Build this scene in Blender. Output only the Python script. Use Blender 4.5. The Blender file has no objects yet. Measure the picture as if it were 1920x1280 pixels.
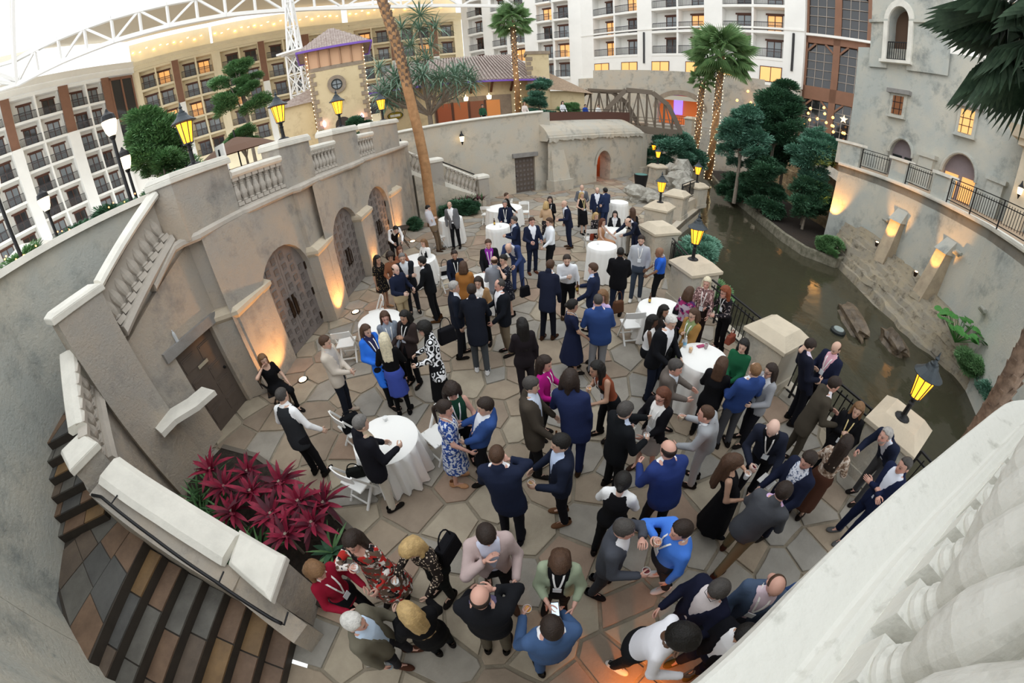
import bpy, bmesh, math, random
import numpy as np
from mathutils import Vector, Matrix
from math import sin, cos, pi, radians, atan2, hypot, sqrt
S = bpy.context.scene
COL = S.collection
# ---------------------------------------------------------------- camera (full-frame fisheye), world, exposure
EYE = (0.0, 0.0, 4.8)
cd = bpy.data.cameras.new('camera')
cam = bpy.data.objects.new('camera', cd)
COL.objects.link(cam)
cd.type = 'PANO'
cd.panorama_type = 'FISHEYE_LENS_POLYNOMIAL'
cd.sensor_width = 36.0
cd.sensor_height = 24.0
cd.fisheye_fov = radians(200)
FMM = 712.5 * 36 / 1920
cd.fisheye_polynomial_k0 = 0.0
cd.fisheye_polynomial_k1 = -1 / FMM
cd.fisheye_polynomial_k2 = 0.0
cd.fisheye_polynomial_k3 = 0.0371 / FMM ** 3
cd.fisheye_polynomial_k4 = 0.0
cd.clip_start = 0.02
cd.clip_end = 500
cam.matrix_world = Matrix(((0.9977, 0.0677, 0.0, 0.0), (-0.0383, 0.5637, -0.8251, 0.0), (-0.0559, 0.8232, 0.5650, 4.8), (0, 0, 0, 1)))
S.camera = cam
S.view_settings.view_transform = 'Standard'
S.view_settings.look = 'None'
S.view_settings.gamma = 1
S.view_settings.use_curve_mapping = False
S.view_settings.exposure = 0.75
S.cycles.use_denoising = True
S.cycles.max_bounces = 6
S.cycles.diffuse_bounces = 3
S.cycles.glossy_bounces = 3
S.cycles.transparent_max_bounces = 8
W = bpy.data.worlds.new('daylight')
S.world = W
W.use_nodes = True
_bg = W.node_tree.nodes['Background']
_bg.inputs[0].default_value = (0.93, 0.97, 1.0, 1)
_bg.inputs[1].default_value = 1.0
RNG = random.Random(7)
NPR = np.random.default_rng(7)
# ---------------------------------------------------------------- materials
def _nt(name):
    m = bpy.data.materials.new(name)
    m.use_nodes = True
    nt = m.node_tree
    b = nt.nodes['Principled BSDF']
    return m, nt, b
def rgb(c):
    if isinstance(c, str):
        c = c.lstrip('#')
        c = [int(c[i:i + 2], 16) / 255 for i in (0, 2, 4)]
        return tuple((v / 12.92 if v <= .04045 else ((v + .055) / 1.055) ** 2.4) for v in c) + (1,)
    return tuple(c)[:3] + (1,)
MATS = {}
def mat(name, col='808080', rough=.6, metal=0, var=0, vs=3.0, bump=0, bs=40, emit=None, es=0, alpha=1, trans=0, col2=None, spec=.5, coat=0, coords='Object', rnd=0, detail=5, ramp=(.35, .65)):
    """principled material; var/col2: noise mottling of base colour; bump: noise relief; rnd: per object value jitter"""
    if name in MATS: return MATS[name]
    m, nt, b = _nt(name)
    L = nt.links.new
    N = nt.nodes.new
    c = rgb(col)
    b.inputs['Base Color'].default_value = c
    b.inputs['Roughness'].default_value = rough
    b.inputs['Metallic'].default_value = metal
    b.inputs['Specular IOR Level'].default_value = spec
    if trans: b.inputs['Transmission Weight'].default_value = trans
    if coat: b.inputs['Coat Weight'].default_value = coat
    if alpha < 1: b.inputs['Alpha'].default_value = alpha
    tc = None
    if var or col2 or bump or rnd:
        tc = N('ShaderNodeTexCoord')
    out = None
    if var or col2:
        n = N('ShaderNodeTexNoise')
        n.inputs['Scale'].default_value = vs
        n.inputs['Detail'].default_value = detail
        n.inputs['Roughness'].default_value = .62
        L(tc.outputs[coords], n.inputs['Vector'])
        r = N('ShaderNodeValToRGB')
        r.color_ramp.elements[0].position = ramp[0]
        r.color_ramp.elements[1].position = ramp[1]
        if col2:
            r.color_ramp.elements[0].color = rgb(col2)
            r.color_ramp.elements[1].color = c
        else:
            r.color_ramp.elements[0].color = tuple(v * (1 - var) for v in c[:3]) + (1,)
            r.color_ramp.elements[1].color = tuple(min(1, v * (1 + var)) for v in c[:3]) + (1,)
        L(n.outputs['Fac'], r.inputs['Fac'])
        out = r.outputs['Color']
        L(out, b.inputs['Base Color'])
    if rnd:
        oi = N('ShaderNodeObjectInfo')
        mr = N('ShaderNodeMapRange')
        mr.inputs['To Min'].default_value = 1 - rnd
        mr.inputs['To Max'].default_value = 1 + rnd
        L(oi.outputs['Random'], mr.inputs['Value'])
        mx = N('ShaderNodeVectorMath')
        mx.operation = 'SCALE'
        if out: L(out, mx.inputs[0])
        else: mx.inputs[0].default_value = c[:3]
        L(mr.outputs[0], mx.inputs['Scale'])
        L(mx.outputs[0], b.inputs['Base Color'])
    if bump:
        n2 = N('ShaderNodeTexNoise')
        n2.inputs['Scale'].default_value = bs
        n2.inputs['Detail'].default_value = 6
        L(tc.outputs[coords], n2.inputs['Vector'])
        bp = N('ShaderNodeBump')
        bp.inputs['Strength'].default_value = bump
        bp.inputs['Distance'].default_value = .02
        L(n2.outputs['Fac'], bp.inputs['Height'])
        L(bp.outputs['Normal'], b.inputs['Normal'])
    if emit:
        b.inputs['Emission Color'].default_value = rgb(emit)
        b.inputs['Emission Strength'].default_value = es
    MATS[name] = m
    return m
def stucco(name, base, dark, warm, scale=.55, bump=.5):
    """old painted plaster: two scales of mottling, grey weather stains, brownish patches, fine relief"""
    if name in MATS: return MATS[name]
    m, nt, b = _nt(name)
    L = nt.links.new
    N = nt.nodes.new
    g = N('ShaderNodeNewGeometry')
    def noise(s, d=6, r=.62):
        n = N('ShaderNodeTexNoise'); n.inputs['Scale'].default_value = s; n.inputs['Detail'].default_value = d; n.inputs['Roughness'].default_value = r
        L(g.outputs['Position'], n.inputs['Vector'])
        return n.outputs['Fac']
    def ramp(f, a, bb):
        r = N('ShaderNodeMapRange'); r.inputs['From Min'].default_value = a; r.inputs['From Max'].default_value = bb
        L(f, r.inputs['Value'])
        return r.outputs[0]
    def mix(f, a, bb):
        x = N('ShaderNodeMix'); x.data_type = 'RGBA'
        L(f, x.inputs[0])
        for s, v in ((x.inputs[6], a), (x.inputs[7], bb)):
            if isinstance(v, tuple): s.default_value = v
            else: L(v, s)
        return x.outputs[2]
    c = mix(ramp(noise(scale * 1.3), .40, .62), rgb(base), rgb(warm))
    c = mix(ramp(noise(scale * 2.2, 8, .7), .52, .72), c, rgb(dark))
    c = mix(ramp(noise(scale * 9, 8, .7), .62, .80), c, rgb(dark))
    L(c, b.inputs['Base Color'])
    b.inputs['Roughness'].default_value = .88
    b.inputs['Specular IOR Level'].default_value = .2
    bp = N('ShaderNodeBump'); bp.inputs['Strength'].default_value = bump; bp.inputs['Distance'].default_value = .03
    h = N('ShaderNodeMath'); h.operation = 'ADD'
    L(noise(scale * 5, 10, .7), h.inputs[0]); L(noise(scale * 40, 4), h.inputs[1])
    L(h.outputs[0], bp.inputs['Height']); L(bp.outputs['Normal'], b.inputs['Normal'])
    MATS[name] = m
    return m
def printcloth(name, base, cols, scale=14, kind='voronoi', thr=.5, rough=.85):
    """printed fabric: blotches of one or more colours over a ground"""
    if name in MATS: return MATS[name]
    m, nt, b = _nt(name)
    L = nt.links.new
    N = nt.nodes.new
    tc = N('ShaderNodeTexCoord')
    prev = rgb(base)
    for i, c in enumerate(cols):
        if kind == 'voronoi':
            v = N('ShaderNodeTexVoronoi'); v.inputs['Scale'].default_value = scale * (1 + .37 * i)
            src = v.outputs['Distance']; lo, hi = thr - .04, thr
            inv = True
        elif kind == 'ring':
            v = N('ShaderNodeTexVoronoi'); v.inputs['Scale'].default_value = scale
            s2 = N('ShaderNodeMath'); s2.operation = 'PINGPONG'; s2.inputs[1].default_value = .2
            L(v.outputs['Distance'], s2.inputs[0]); src = s2.outputs[0]; lo, hi = .09, .12; inv = False
        else:
            v = N('ShaderNodeTexNoise'); v.inputs['Scale'].default_value = scale * (1 + .3 * i); v.inputs['Detail'].default_value = 2
            src = v.outputs['Fac']; lo, hi = thr, thr + .03; inv = False
        mp = N('ShaderNodeVectorMath'); mp.operation = 'ADD'; mp.inputs[1].default_value = (i * 3.7, i * 1.9, 0)
        L(tc.outputs['Object'], mp.inputs[0]); L(mp.outputs[0], v.inputs['Vector'])
        r = N('ShaderNodeMapRange'); r.inputs['From Min'].default_value = lo; r.inputs['From Max'].default_value = hi
        if inv: r.inputs['To Min'].default_value = 1; r.inputs['To Max'].default_value = 0
        L(src, r.inputs['Value'])
        x = N('ShaderNodeMix'); x.data_type = 'RGBA'; L(r.outputs[0], x.inputs[0])
        if isinstance(prev, tuple): x.inputs[6].default_value = prev
        else: L(prev, x.inputs[6])
        x.inputs[7].default_value = rgb(c)
        prev = x.outputs[2]
    L(prev, b.inputs['Base Color'])
    b.inputs['Roughness'].default_value = rough
    b.inputs['Specular IOR Level'].default_value = .2
    MATS[name] = m
    return m
# ---------------------------------------------------------------- mesh builder
class MB:
    def __init__(s):
        s.v = []; s.f = []; s.mi = []; s.mats = []; s.cur = 0
    def m(s, material):
        if material not in s.mats: s.mats.append(material)
        s.cur = s.mats.index(material)
        return s
    def add(s, vs, fs):
        n = len(s.v)
        s.v.extend(tuple(map(float, p)) for p in vs)
        s.f.extend(tuple(i + n for i in f) for f in fs)
        s.mi.extend([s.cur] * len(fs))
        return s
    def box(s, c, d, rz=0, M=None, taper=1, skew=(0, 0)):
        x, y, z = (k / 2 for k in d)
        P = []
        for sz in (-1, 1):
            t = taper if sz > 0 else 1
            for sx, sy in ((-1, -1), (1, -1), (1, 1), (-1, 1)):
                p = Vector((sx * x * t + (skew[0] if sz > 0 else 0), sy * y * t + (skew[1] if sz > 0 else 0), sz * z))
                if M: p = M @ p
                elif rz: p = Vector((p.x * cos(rz) - p.y * sin(rz), p.x * sin(rz) + p.y * cos(rz), p.z))
                P.append(p + Vector(c))
        return s.add(P, [(3, 2, 1, 0), (4, 5, 6, 7), (0, 1, 5, 4), (1, 2, 6, 5), (2, 3, 7, 6), (3, 0, 4, 7)])
    def beam(s, a, b, w, h=None, up=(0, 0, 1)):
        """square bar from a to b"""
        a = Vector(a); b = Vector(b); h = h or w
        d = (b - a)
        if d.length < 1e-6: return s
        d.normalize(); u = Vector(up)
        if abs(d.dot(u)) > .98: u = Vector((1, 0, 0))
        r = d.cross(u).normalized() * (w / 2); q = r.cross(d).normalized() * (h / 2)
        P = [a - r - q, a + r - q, a + r + q, a - r + q, b - r - q, b + r - q, b + r + q, b - r + q]
        return s.add(P, [(3, 2, 1, 0), (4, 5, 6, 7), (0, 1, 5, 4), (1, 2, 6, 5), (2, 3, 7, 6), (3, 0, 4, 7)])
    def tube(s, pts, r, n=8, cap=True, closed=False):
        pts = [Vector(p) for p in pts]
        R = r if isinstance(r, (list, tuple)) else [r] * len(pts)
        k = len(pts); P = []; prev = None
        for i, p in enumerate(pts):
            if closed: d = pts[(i + 1) % k] - pts[i - 1]
            else: d = pts[min(i + 1, k - 1)] - pts[max(i - 1, 0)]
            d.normalize()
            if prev is None:
                u = Vector((0, 0, 1)) if abs(d.z) < .9 else Vector((1, 0, 0))
                a = d.cross(u).normalized()
            else:
                a = (prev - d * prev.dot(d)).normalized()
            prev = a; b = d.cross(a)
            for j in range(n):
                t = 2 * pi * j / n
                P.append(p + (a * cos(t) + b * sin(t)) * R[i])
        F = []
        for i in range(k if closed else k - 1):
            for j in range(n):
                F.append((i * n + j, i * n + (j + 1) % n, ((i + 1) % k) * n + (j + 1) % n, ((i + 1) % k) * n + j))
        if cap and not closed:
            F.append(tuple(range(n - 1, -1, -1))); F.append(tuple((k - 1) * n + j for j in range(n)))
        return s.add(P, F)
    def lathe(s, prof, n=16, c=(0, 0, 0), M=None, cap=True, sq=None):
        """prof: (radius, z) pairs; sq: superellipse list -> square plan"""
        P = []
        for r, z in prof:
            for j in range(n):
                t = 2 * pi * (j + (.5 if sq else 0)) / n
                k = 1 / max(abs(cos(t)), abs(sin(t))) if sq else 1
                p = Vector((r * k * cos(t), r * k * sin(t), z))
                if M: p = M @ p
                P.append(p + Vector(c))
        F = []
        for i in range(len(prof) - 1):
            for j in range(n):
                F.append((i * n + j, i * n + (j + 1) % n, (i + 1) * n + (j + 1) % n, (i + 1) * n + j))
        if cap:
            F.append(tuple(range(n - 1, -1, -1))); F.append(tuple((len(prof) - 1) * n + j for j in range(n)))
        return s.add(P, F)
    def prism(s, poly, z0, z1, top=None):
        """vertical prism on a plan polygon (counter-clockwise); z0/z1 numbers or per-vertex lists; top: another plan polygon"""
        n = len(poly); top = top or poly
        Z0 = z0 if isinstance(z0, (list, tuple)) else [z0] * n
        Z1 = z1 if isinstance(z1, (list, tuple)) else [z1] * n
        P = [(p[0], p[1], z) for p, z in zip(poly, Z0)] + [(p[0], p[1], z) for p, z in zip(top, Z1)]
        return s.add(P, [tuple(range(n - 1, -1, -1)), tuple(range(n, 2 * n))] + [(i, (i + 1) % n, n + (i + 1) % n, n + i) for i in range(n)])
    def slab(s, poly3, off):
        """extrude a 3-D polygon by a vector"""
        n = len(poly3); o = Vector(off)
        P = [Vector(p) for p in poly3]; P += [p + o for p in P[:n]]
        return s.add(P, [tuple(range(n - 1, -1, -1)), tuple(range(n, 2 * n))] + [(i, (i + 1) % n, n + (i + 1) % n, n + i) for i in range(n)])
    def ribbon(s, pts, prof, closed=False):
        """sweep a (offset-to-the-right, height) profile along a plan polyline of (x,y,z)"""
        k = len(pts); n = len(prof); P = []
        for i, p in enumerate(pts):
            a = pts[max(i - 1, 0)]; b = pts[min(i + 1, k - 1)]
            dx, dy = b[0] - a[0], b[1] - a[1]; l = hypot(dx, dy) or 1; nx, ny = dy / l, -dx / l
            for o, h in prof: P.append((p[0] + nx * o, p[1] + ny * o, p[2] + h))
        F = []
        for i in range(k - 1):
            for j in range(n):
                F.append((i * n + j, i * n + (j + 1) % n, (i + 1) * n + (j + 1) % n, (i + 1) * n + j))
        F.append(tuple(range(n - 1, -1, -1))); F.append(tuple((k - 1) * n + j for j in range(n)))
        return s.add(P, F)
    def data(s, name, smooth=False):
        me = bpy.data.meshes.new(name)
        me.from_pydata(s.v, [], s.f)
        for m in s.mats: me.materials.append(m)
        if len(s.mats) > 1: me.polygons.foreach_set('material_index', s.mi)
        if smooth: me.polygons.foreach_set('use_smooth', [True] * len(s.f))
        me.update()
        return me
    def o(s, name, material=None, parent=None, smooth=False, bevel=0, fix=True):
        if material is not None:
            s.mats = [material]; s.mi = [0] * len(s.f)
        me = s.data(name, smooth)
        if fix:
            bm = bmesh.new(); bm.from_mesh(me); bmesh.ops.recalc_face_normals(bm, faces=bm.faces); bm.to_mesh(me); bm.free()
        return link(name, me, parent, bevel)
def link(name, me, parent=None, bevel=0):
    o = bpy.data.objects.new(name, me)
    COL.objects.link(o)
    if parent: o.parent = parent
    if bevel:
        b = o.modifiers.new('bevel', 'BEVEL'); b.width = bevel; b.segments = 2; b.limit_method = 'ANGLE'
    return o
def smooth_by_angle(o, a=40):
    me = o.data
    me.polygons.foreach_set('use_smooth', [True] * len(me.polygons))
    bm = bmesh.new(); bm.from_mesh(me)
    for e in bm.edges:
        if len(e.link_faces) == 2 and e.calc_face_angle(0) > radians(a): e.smooth = False
    bm.to_mesh(me); bm.free()
    return o
def empty(name, loc=(0, 0, 0), rz=0, parent=None):
    o = bpy.data.objects.new(name, None)
    COL.objects.link(o)
    o.location = loc; o.rotation_euler = (0, 0, rz); o.empty_display_size = .2
    if parent: o.parent = parent
    return o
def tag(o, label=None, cat=None, group=None, kind=None):
    if label: o['label'] = label
    if cat: o['category'] = cat
    if group: o['group'] = group
    if kind: o['kind'] = kind
    return o
def thing(name, label, cat, loc=(0, 0, 0), rz=0, group=None):
    return tag(empty(name, loc, rz), label, cat, group)
def struct(o, label=None):
    o['kind'] = 'structure'
    if label: o['label'] = label
    return o
def copy_tree(o, parent=None, loc=None, rz=None, label=None, scale=None):
    c = o.copy(); COL.objects.link(c)
    if parent is not None: c.parent = parent
    if loc is not None: c.location = loc
    if rz is not None: c.rotation_euler = (0, 0, rz)
    if scale is not None: c.scale = (scale,) * 3 if not isinstance(scale, (tuple, list)) else scale
    if label: c['label'] = label
    for ch in o.children: copy_tree(ch, c)
    return c
def lamp(name, kind, loc, power, col, size=.1, parent=None, spot=None, to=None, blend=.6):
    l = bpy.data.lights.new(name, kind); l.energy = power; l.color = rgb(col)[:3]
    if kind == 'AREA': l.size = size
    else: l.shadow_soft_size = size
    o = bpy.data.objects.new(name, l); COL.objects.link(o); o.location = loc
    if spot: l.spot_size = radians(spot); l.spot_blend = blend
    if to is not None:
        o.rotation_euler = (Vector(to) - Vector(loc)).to_track_quat('-Z', 'Y').to_euler()
    if parent: o.parent = parent
    return o
def lerp(a, b, t): return tuple(x + (y - x) * t for x, y in zip(a, b))
# ---------------------------------------------------------------- surface nets: one smooth closed skin around a distance field
def surface_net(F, org, h):
    """F: (nx,ny,nz) field, negative inside -> verts (n,3), quads (m,4)"""
    s = F < 0
    c = np.zeros(tuple(d - 1 for d in F.shape), np.uint8)
    for i in (0, 1):
        for j in (0, 1):
            for k in (0, 1):
                c += s[i:F.shape[0] - 1 + i, j:F.shape[1] - 1 + j, k:F.shape[2] - 1 + k]
    act = (c > 0) & (c < 8)
    I, J, K = np.nonzero(act)
    if not len(I): return np.zeros((0, 3)), np.zeros((0, 4), int)
    idx = -np.ones(act.shape, np.int64); idx[I, J, K] = np.arange(len(I))
    off = [(i, j, k) for i in (0, 1) for j in (0, 1) for k in (0, 1)]
    V = np.stack([F[I + a, J + b, K + d] for a, b, d in off], 1)
    acc = np.zeros((len(I), 3)); cnt = np.zeros(len(I))
    O = np.array(off, float)
    for a in range(8):
        for b in range(a + 1, 8):
            if np.abs(O[a] - O[b]).sum() != 1: continue
            m = (V[:, a] < 0) != (V[:, b] < 0)
            if not m.any(): continue
            t = V[m, a] / (V[m, a] - V[m, b])
            acc[m] += O[a] + (O[b] - O[a]) * t[:, None]; cnt[m] += 1
    P = (np.stack([I, J, K], 1) + acc / cnt[:, None]) * np.asarray(h) + np.asarray(org)
    Q = []
    for ax in range(3):
        u, w = (ax + 1) % 3, (ax + 2) % 3
        sl0 = [slice(None)] * 3; sl1 = [slice(None)] * 3
        sl0[ax] = slice(0, -1); sl1[ax] = slice(1, None)
        for q in (u, w): sl0[q] = sl1[q] = slice(1, -1)
        A = s[tuple(sl0)]; B = s[tuple(sl1)]
        E = np.argwhere(A != B)
        if not len(E): continue
        fl = A[tuple(E.T)]
        E = E.copy(); E[:, u] += 1; E[:, w] += 1
        def cell(du, dw):
            X = E.copy(); X[:, u] -= du; X[:, w] -= dw
            return idx[X[:, 0], X[:, 1], X[:, 2]]
        q = np.stack([cell(1, 1), cell(0, 1), cell(0, 0), cell(1, 0)], 1)
        q[~fl] = q[~fl][:, ::-1]
        Q.append(q)
    Q = np.concatenate(Q) if Q else np.zeros((0, 4), int)
    Q = Q[(Q >= 0).all(1)]
    return P, Q
def np_mesh(name, V, Q, mats=(), smooth=True, col=None):
    me = bpy.data.meshes.new(name)
    n = len(Q); k = Q.shape[1] if n else 4
    me.vertices.add(len(V)); me.vertices.foreach_set('co', np.ascontiguousarray(V, np.float32).ravel())
    me.loops.add(n * k); me.loops.foreach_set('vertex_index', np.ascontiguousarray(Q, np.int32).ravel())
    me.polygons.add(n); me.polygons.foreach_set('loop_start', np.arange(0, n * k, k, dtype=np.int32))
    me.polygons.foreach_set('loop_total', np.full(n, k, np.int32))
    if smooth: me.polygons.foreach_set('use_smooth', np.ones(n, bool))
    if col is not None:
        a = me.color_attributes.new('Col', 'FLOAT_COLOR', 'POINT')
        a.data.foreach_set('color', np.ascontiguousarray(col, np.float32).ravel())
    for m in mats: me.materials.append(m)
    me.update(calc_edges=True); me.validate()
    return me
def smin(a, b, k): 
    h = np.clip(.5 + .5 * (b - a) / k, 0, 1)
    return b + (a - b) * h - k * h * (1 - h)
def sd_cone(G, a, b, ra, rb):
    """tapered capsule"""
    X, Y, Z = G
    a = np.asarray(a, float); b = np.asarray(b, float); d = b - a; L2 = max(d @ d, 1e-9)
    x, y, z = X - a[0], Y - a[1], Z - a[2]
    t = np.clip((x * d[0] + y * d[1] + z * d[2]) / L2, 0, 1)
    return np.sqrt((x - t * d[0]) ** 2 + (y - t * d[1]) ** 2 + (z - t * d[2]) ** 2) - (ra + (rb - ra) * t)
def sd_ell(G, c, r):
    X, Y, Z = G
    k = np.sqrt(((X - c[0]) / r[0]) ** 2 + ((Y - c[1]) / r[1]) ** 2 + ((Z - c[2]) / r[2]) ** 2)
    return (k - 1) * min(r)
def grid(lo, hi, h):
    ax = [np.arange(lo[i], hi[i] + h, h) for i in range(3)]
    G = np.meshgrid(*ax, indexing='ij', sparse=True)
    return G, tuple(lo)
# ---------------------------------------------------------------- people
def skinmat():
    if 'skin' in MATS: return MATS['skin']
    m, nt, b = _nt('skin')
    a = nt.nodes.new('ShaderNodeVertexColor'); a.layer_name = 'Col'
    nt.links.new(a.outputs[0], b.inputs['Base Color'])
    b.inputs['Roughness'].default_value = .5
    b.inputs['Subsurface Weight'].default_value = .0
    b.inputs['Specular IOR Level'].default_value = .35
    MATS['skin'] = m
    return m
PROF = {  # z, rx, ry  for a 1.75 m figure
    'm': [(.78, .165, .115), (.90, .172, .122), (1.03, .155, .115), (1.16, .160, .118), (1.28, .178, .122), (1.38, .180, .112), (1.44, .150, .085), (1.49, .085, .070), (1.53, .062, .062)],
    'f': [(.78, .172, .118), (.90, .176, .124), (1.04, .132, .098), (1.16, .138, .106), (1.27, .152, .128), (1.37, .155, .104), (1.44, .125, .074), (1.49, .065, .058), (1.53, .052, .052)]}
ARM = {'down': (.25, .03, .80), 'hold': (.17, .30, 1.10), 'low': (.20, .28, .96), 'sip': (.07, .22, 1.40), 'pocket': (.215, .07, .87),
       'cross': (-.10, .215, 1.17), 'clasp': (.035, .27, 1.00), 'ear': (.125, .07, 1.49), 'face': (.06, .17, 1.40), 'head': (.14, .03, 1.60),
       'reach': (.10, .50, 1.18), 'shake': (.02, .56, 1.08), 'table': (.15, .31, 1.04), 'back': (.09, -.18, .98), 'hip': (.20, .0, 1.0), 'phone': (.07, .30, 1.16),
       'chest': (.04, .20, 1.24), 'wide': (.34, .16, .92), 'lap': (.10, .26, .98)}
HEADH = .0115
def _head(sex):
    G, o = grid((-.105, -.125, -.215), (.105, .135, .14), HEADH)
    X, Y, Z = G
    w = 1.0 if sex == 'm' else .95
    F = sd_ell(G, (0, -.008, .028), (.077 * w, .097, .093))
    F = smin(F, sd_ell(G, (0, .028, -.045), (.060 * w, .072, .082)), .03)
    F = smin(F, sd_ell(G, (0, .068, -.102), (.026 * w, .026, .022)), .03)
    F = smin(F, sd_cone(G, (0, .094, .002), (0, .108, -.034), .007, .0125), .012)
    for s in (-1, 1):
        F = smin(F, sd_ell(G, (s * .079 * w, -.008, -.018), (.011, .022, .032)), .008)
        F = np.maximum(F, -(np.sqrt((X - s * .030) ** 2 + (Y - .106) ** 2 + (Z - .004) ** 2) - .017))
        F = np.minimum(F, np.sqrt((X - s * .030) ** 2 + (Y - .083) ** 2 + (Z - .003) ** 2) - .0125)
        F = smin(F, sd_cone(G, (s * .014, .092, .028), (s * .046, .079, .030), .006, .005), .012)
    F = smin(F, sd_ell(G, (0, .090, -.068), (.024, .014, .010)), .008)
    F = smin(F, sd_cone(G, (0, -.020, -.07), (0, -.026, -.155), .050 if sex == 'm' else .043, .048 if sex == 'm' else .042), .03)
    return surface_net(F, o, HEADH)
_HC = {}
def head_mesh(sex):
    if sex not in _HC: _HC[sex] = _head(sex)
    return _HC[sex]
def _hair(style):
    G, o = grid((-.20, -.26, -.48), (.20, .15, .24), .0155)
    X, Y, Z = G
    cr = lambda e: sd_ell(G, (0, -.008, .030), (.077 + e, .097 + e, .093 + e))
    def cut(F, B): return np.maximum(F, -B)
    face = np.maximum(np.maximum(-(Y - .020), Z - .090 + .45 * np.abs(X)), -(Z + 1))
    low = np.maximum(Z + .075, -(Z + 1))
    nr = np.sin(X * 95 + 1) * np.sin(Y * 80 + Z * 60) * np.sin(Z * 88 + 2)
    if style in ('short', 'crop', 'grey', 'recede', 'ring'):
        F = cr({'crop': .007, 'short': .017, 'grey': .014, 'recede': .011, 'ring': .009}[style])
        F = cut(F, face); F = cut(F, np.maximum(low, -(Y + 9)))
        F = cut(F, np.maximum(np.maximum(-(Y + .012), Z + .01), -(Z + 1)))
        if style == 'recede': F = cut(F, np.maximum(np.maximum(-(Y - .0), -(Z - .06)), np.abs(X) - .055))
        if style == 'ring': F = cut(F, -(Z - .052 + .0 * Y) if False else np.maximum(-(Z - .055 + .25 * np.maximum(Y, 0)), -1 + 0 * X))
        return surface_net(F, o, .0155)
    e = {'curly': .034, 'afro': .050}.get(style, .019)
    F = cr(e)
    F = cut(F, face)
    if style in ('curly', 'afro'):
        F = smin(F, cut(sd_ell(G, (0, -.03, -.02), (.105, .10, .10)), np.maximum(-(Y - .015), -1 + 0 * X)), .03)
        if style == 'curly': F = smin(F, np.minimum(sd_cone(G, (.085, -.03, .0), (.105, -.04, -.15), .045, .04), sd_cone(G, (-.085, -.03, .0), (-.105, -.04, -.15), .045, .04)), .03); F = smin(F, sd_cone(G, (0, -.08, 0), (0, -.10, -.17), .06, .05), .04)
        F = F + .008 * nr
        F = cut(F, face)
        return surface_net(F, o, .0155)
    L = {'bob': -.13, 'mid': -.22, 'long': -.36, 'xlong': -.44, 'pony': -.05, 'bun': -.05}[style]
    if style in ('bob', 'mid', 'long', 'xlong'):
        for s in (-1, 1):
            F = smin(F, sd_cone(G, (s * .074, -.012, .0), (s * .088, -.02 if L > -.2 else -.03, max(L, -.24)), .030, .032), .03)
            F = smin(F, sd_cone(G, (s * .045, -.075, .0), (s * .06, -.105, L), .045, .036 if L < -.2 else .045), .04)
        F = smin(F, sd_cone(G, (0, -.08, .0), (0, -.12, L), .05, .036), .04)
        F = F + .004 * np.sin(X * 140) * np.sin(Y * 90 + 1)
    else:
        F = cut(F, low)
        F = cut(F, np.maximum(np.maximum(-(Y + .02), Z + .03), -(Z + 1)))
        if style == 'pony': F = smin(F, np.minimum(sd_cone(G, (0, -.095, .05), (0, -.15, -.02), .026, .030), sd_cone(G, (0, -.15, -.02), (.02, -.14, -.27), .030, .014)), .012)
        else: F = smin(F, sd_ell(G, (0, -.12, .0), (.042, .038, .04)), .012)
    F = cut(F, np.maximum(np.maximum(-(Y - .030), Z - .085 + .45 * np.abs(X)), np.abs(X) - .074))
    return surface_net(F, o, .0155)
_HR = {}
def hair_mesh(style):
    if style not in _HR: _HR[style] = _hair(style)
    return _HR[style]
def _hand(curl):
    """right hand: wrist at the origin, fingers along +Y, palm facing -Z, thumb on the -X side"""
    m = MB()
    m.lathe([(.001, -.012), (.026, -.004), (.036, .03), (.040, .065), (.038, .085), (.02, .092)], 8, M=Matrix(((1, 0, 0), (0, 0, 1), (0, .42, 0))).to_4x4())
    for i, (x, ln, r) in enumerate(((-.029, .068, .0085), (-.010, .076, .009), (.010, .071, .0085), (.028, .056, .0075))):
        p = Vector((x, .078, 0)); pts = [p - Vector((0, .02, 0)), p]; a = curl * .55
        d = Vector((x * 1.2, 1, 0)).normalized()
        for k, f in enumerate((.45, .32, .23)):
            p = p + Vector((d.x * cos(a), d.y * cos(a), -sin(a))) * ln * f; pts.append(p); a += curl * .75
        m.tube(pts, [r, r, r * .95, r * .9, r * .6], 6)
    a = curl * .5
    p0 = Vector((-.026, .018, -.002)); p1 = p0 + Vector((-.026, .026, -.010 - .012 * curl)); p2 = p1 + Vector((-.010 + .008 * curl, .030, -.010 - .012 * curl)); p3 = p2 + Vector((.004 + .012 * curl, .024, -.006 - .008 * curl))
    m.tube([p0, p1, p2, p3], [.013, .011, .0095, .006], 6)
    V = np.array(m.v); tri = []
    for f in m.f:
        if len(f) == 4: tri.append(f)
        else:
            for i in range(1, len(f) - 1): tri.append((f[0], f[i], f[i + 1], f[i + 1]))
    return V, np.array(tri)
_HD = {}
def hand_mesh(curl):
    if curl not in _HD: _HD[curl] = _hand(curl)
    return _HD[curl]
def torso_at(P, z, sc, b):
    zs = [p[0] for p in P]
    return np.interp(z, zs, [p[1] * b for p in P]), np.interp(z, zs, [p[2] * (1 + (b - 1) * 1.3) for p in P])
SHOES = {}
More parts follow.
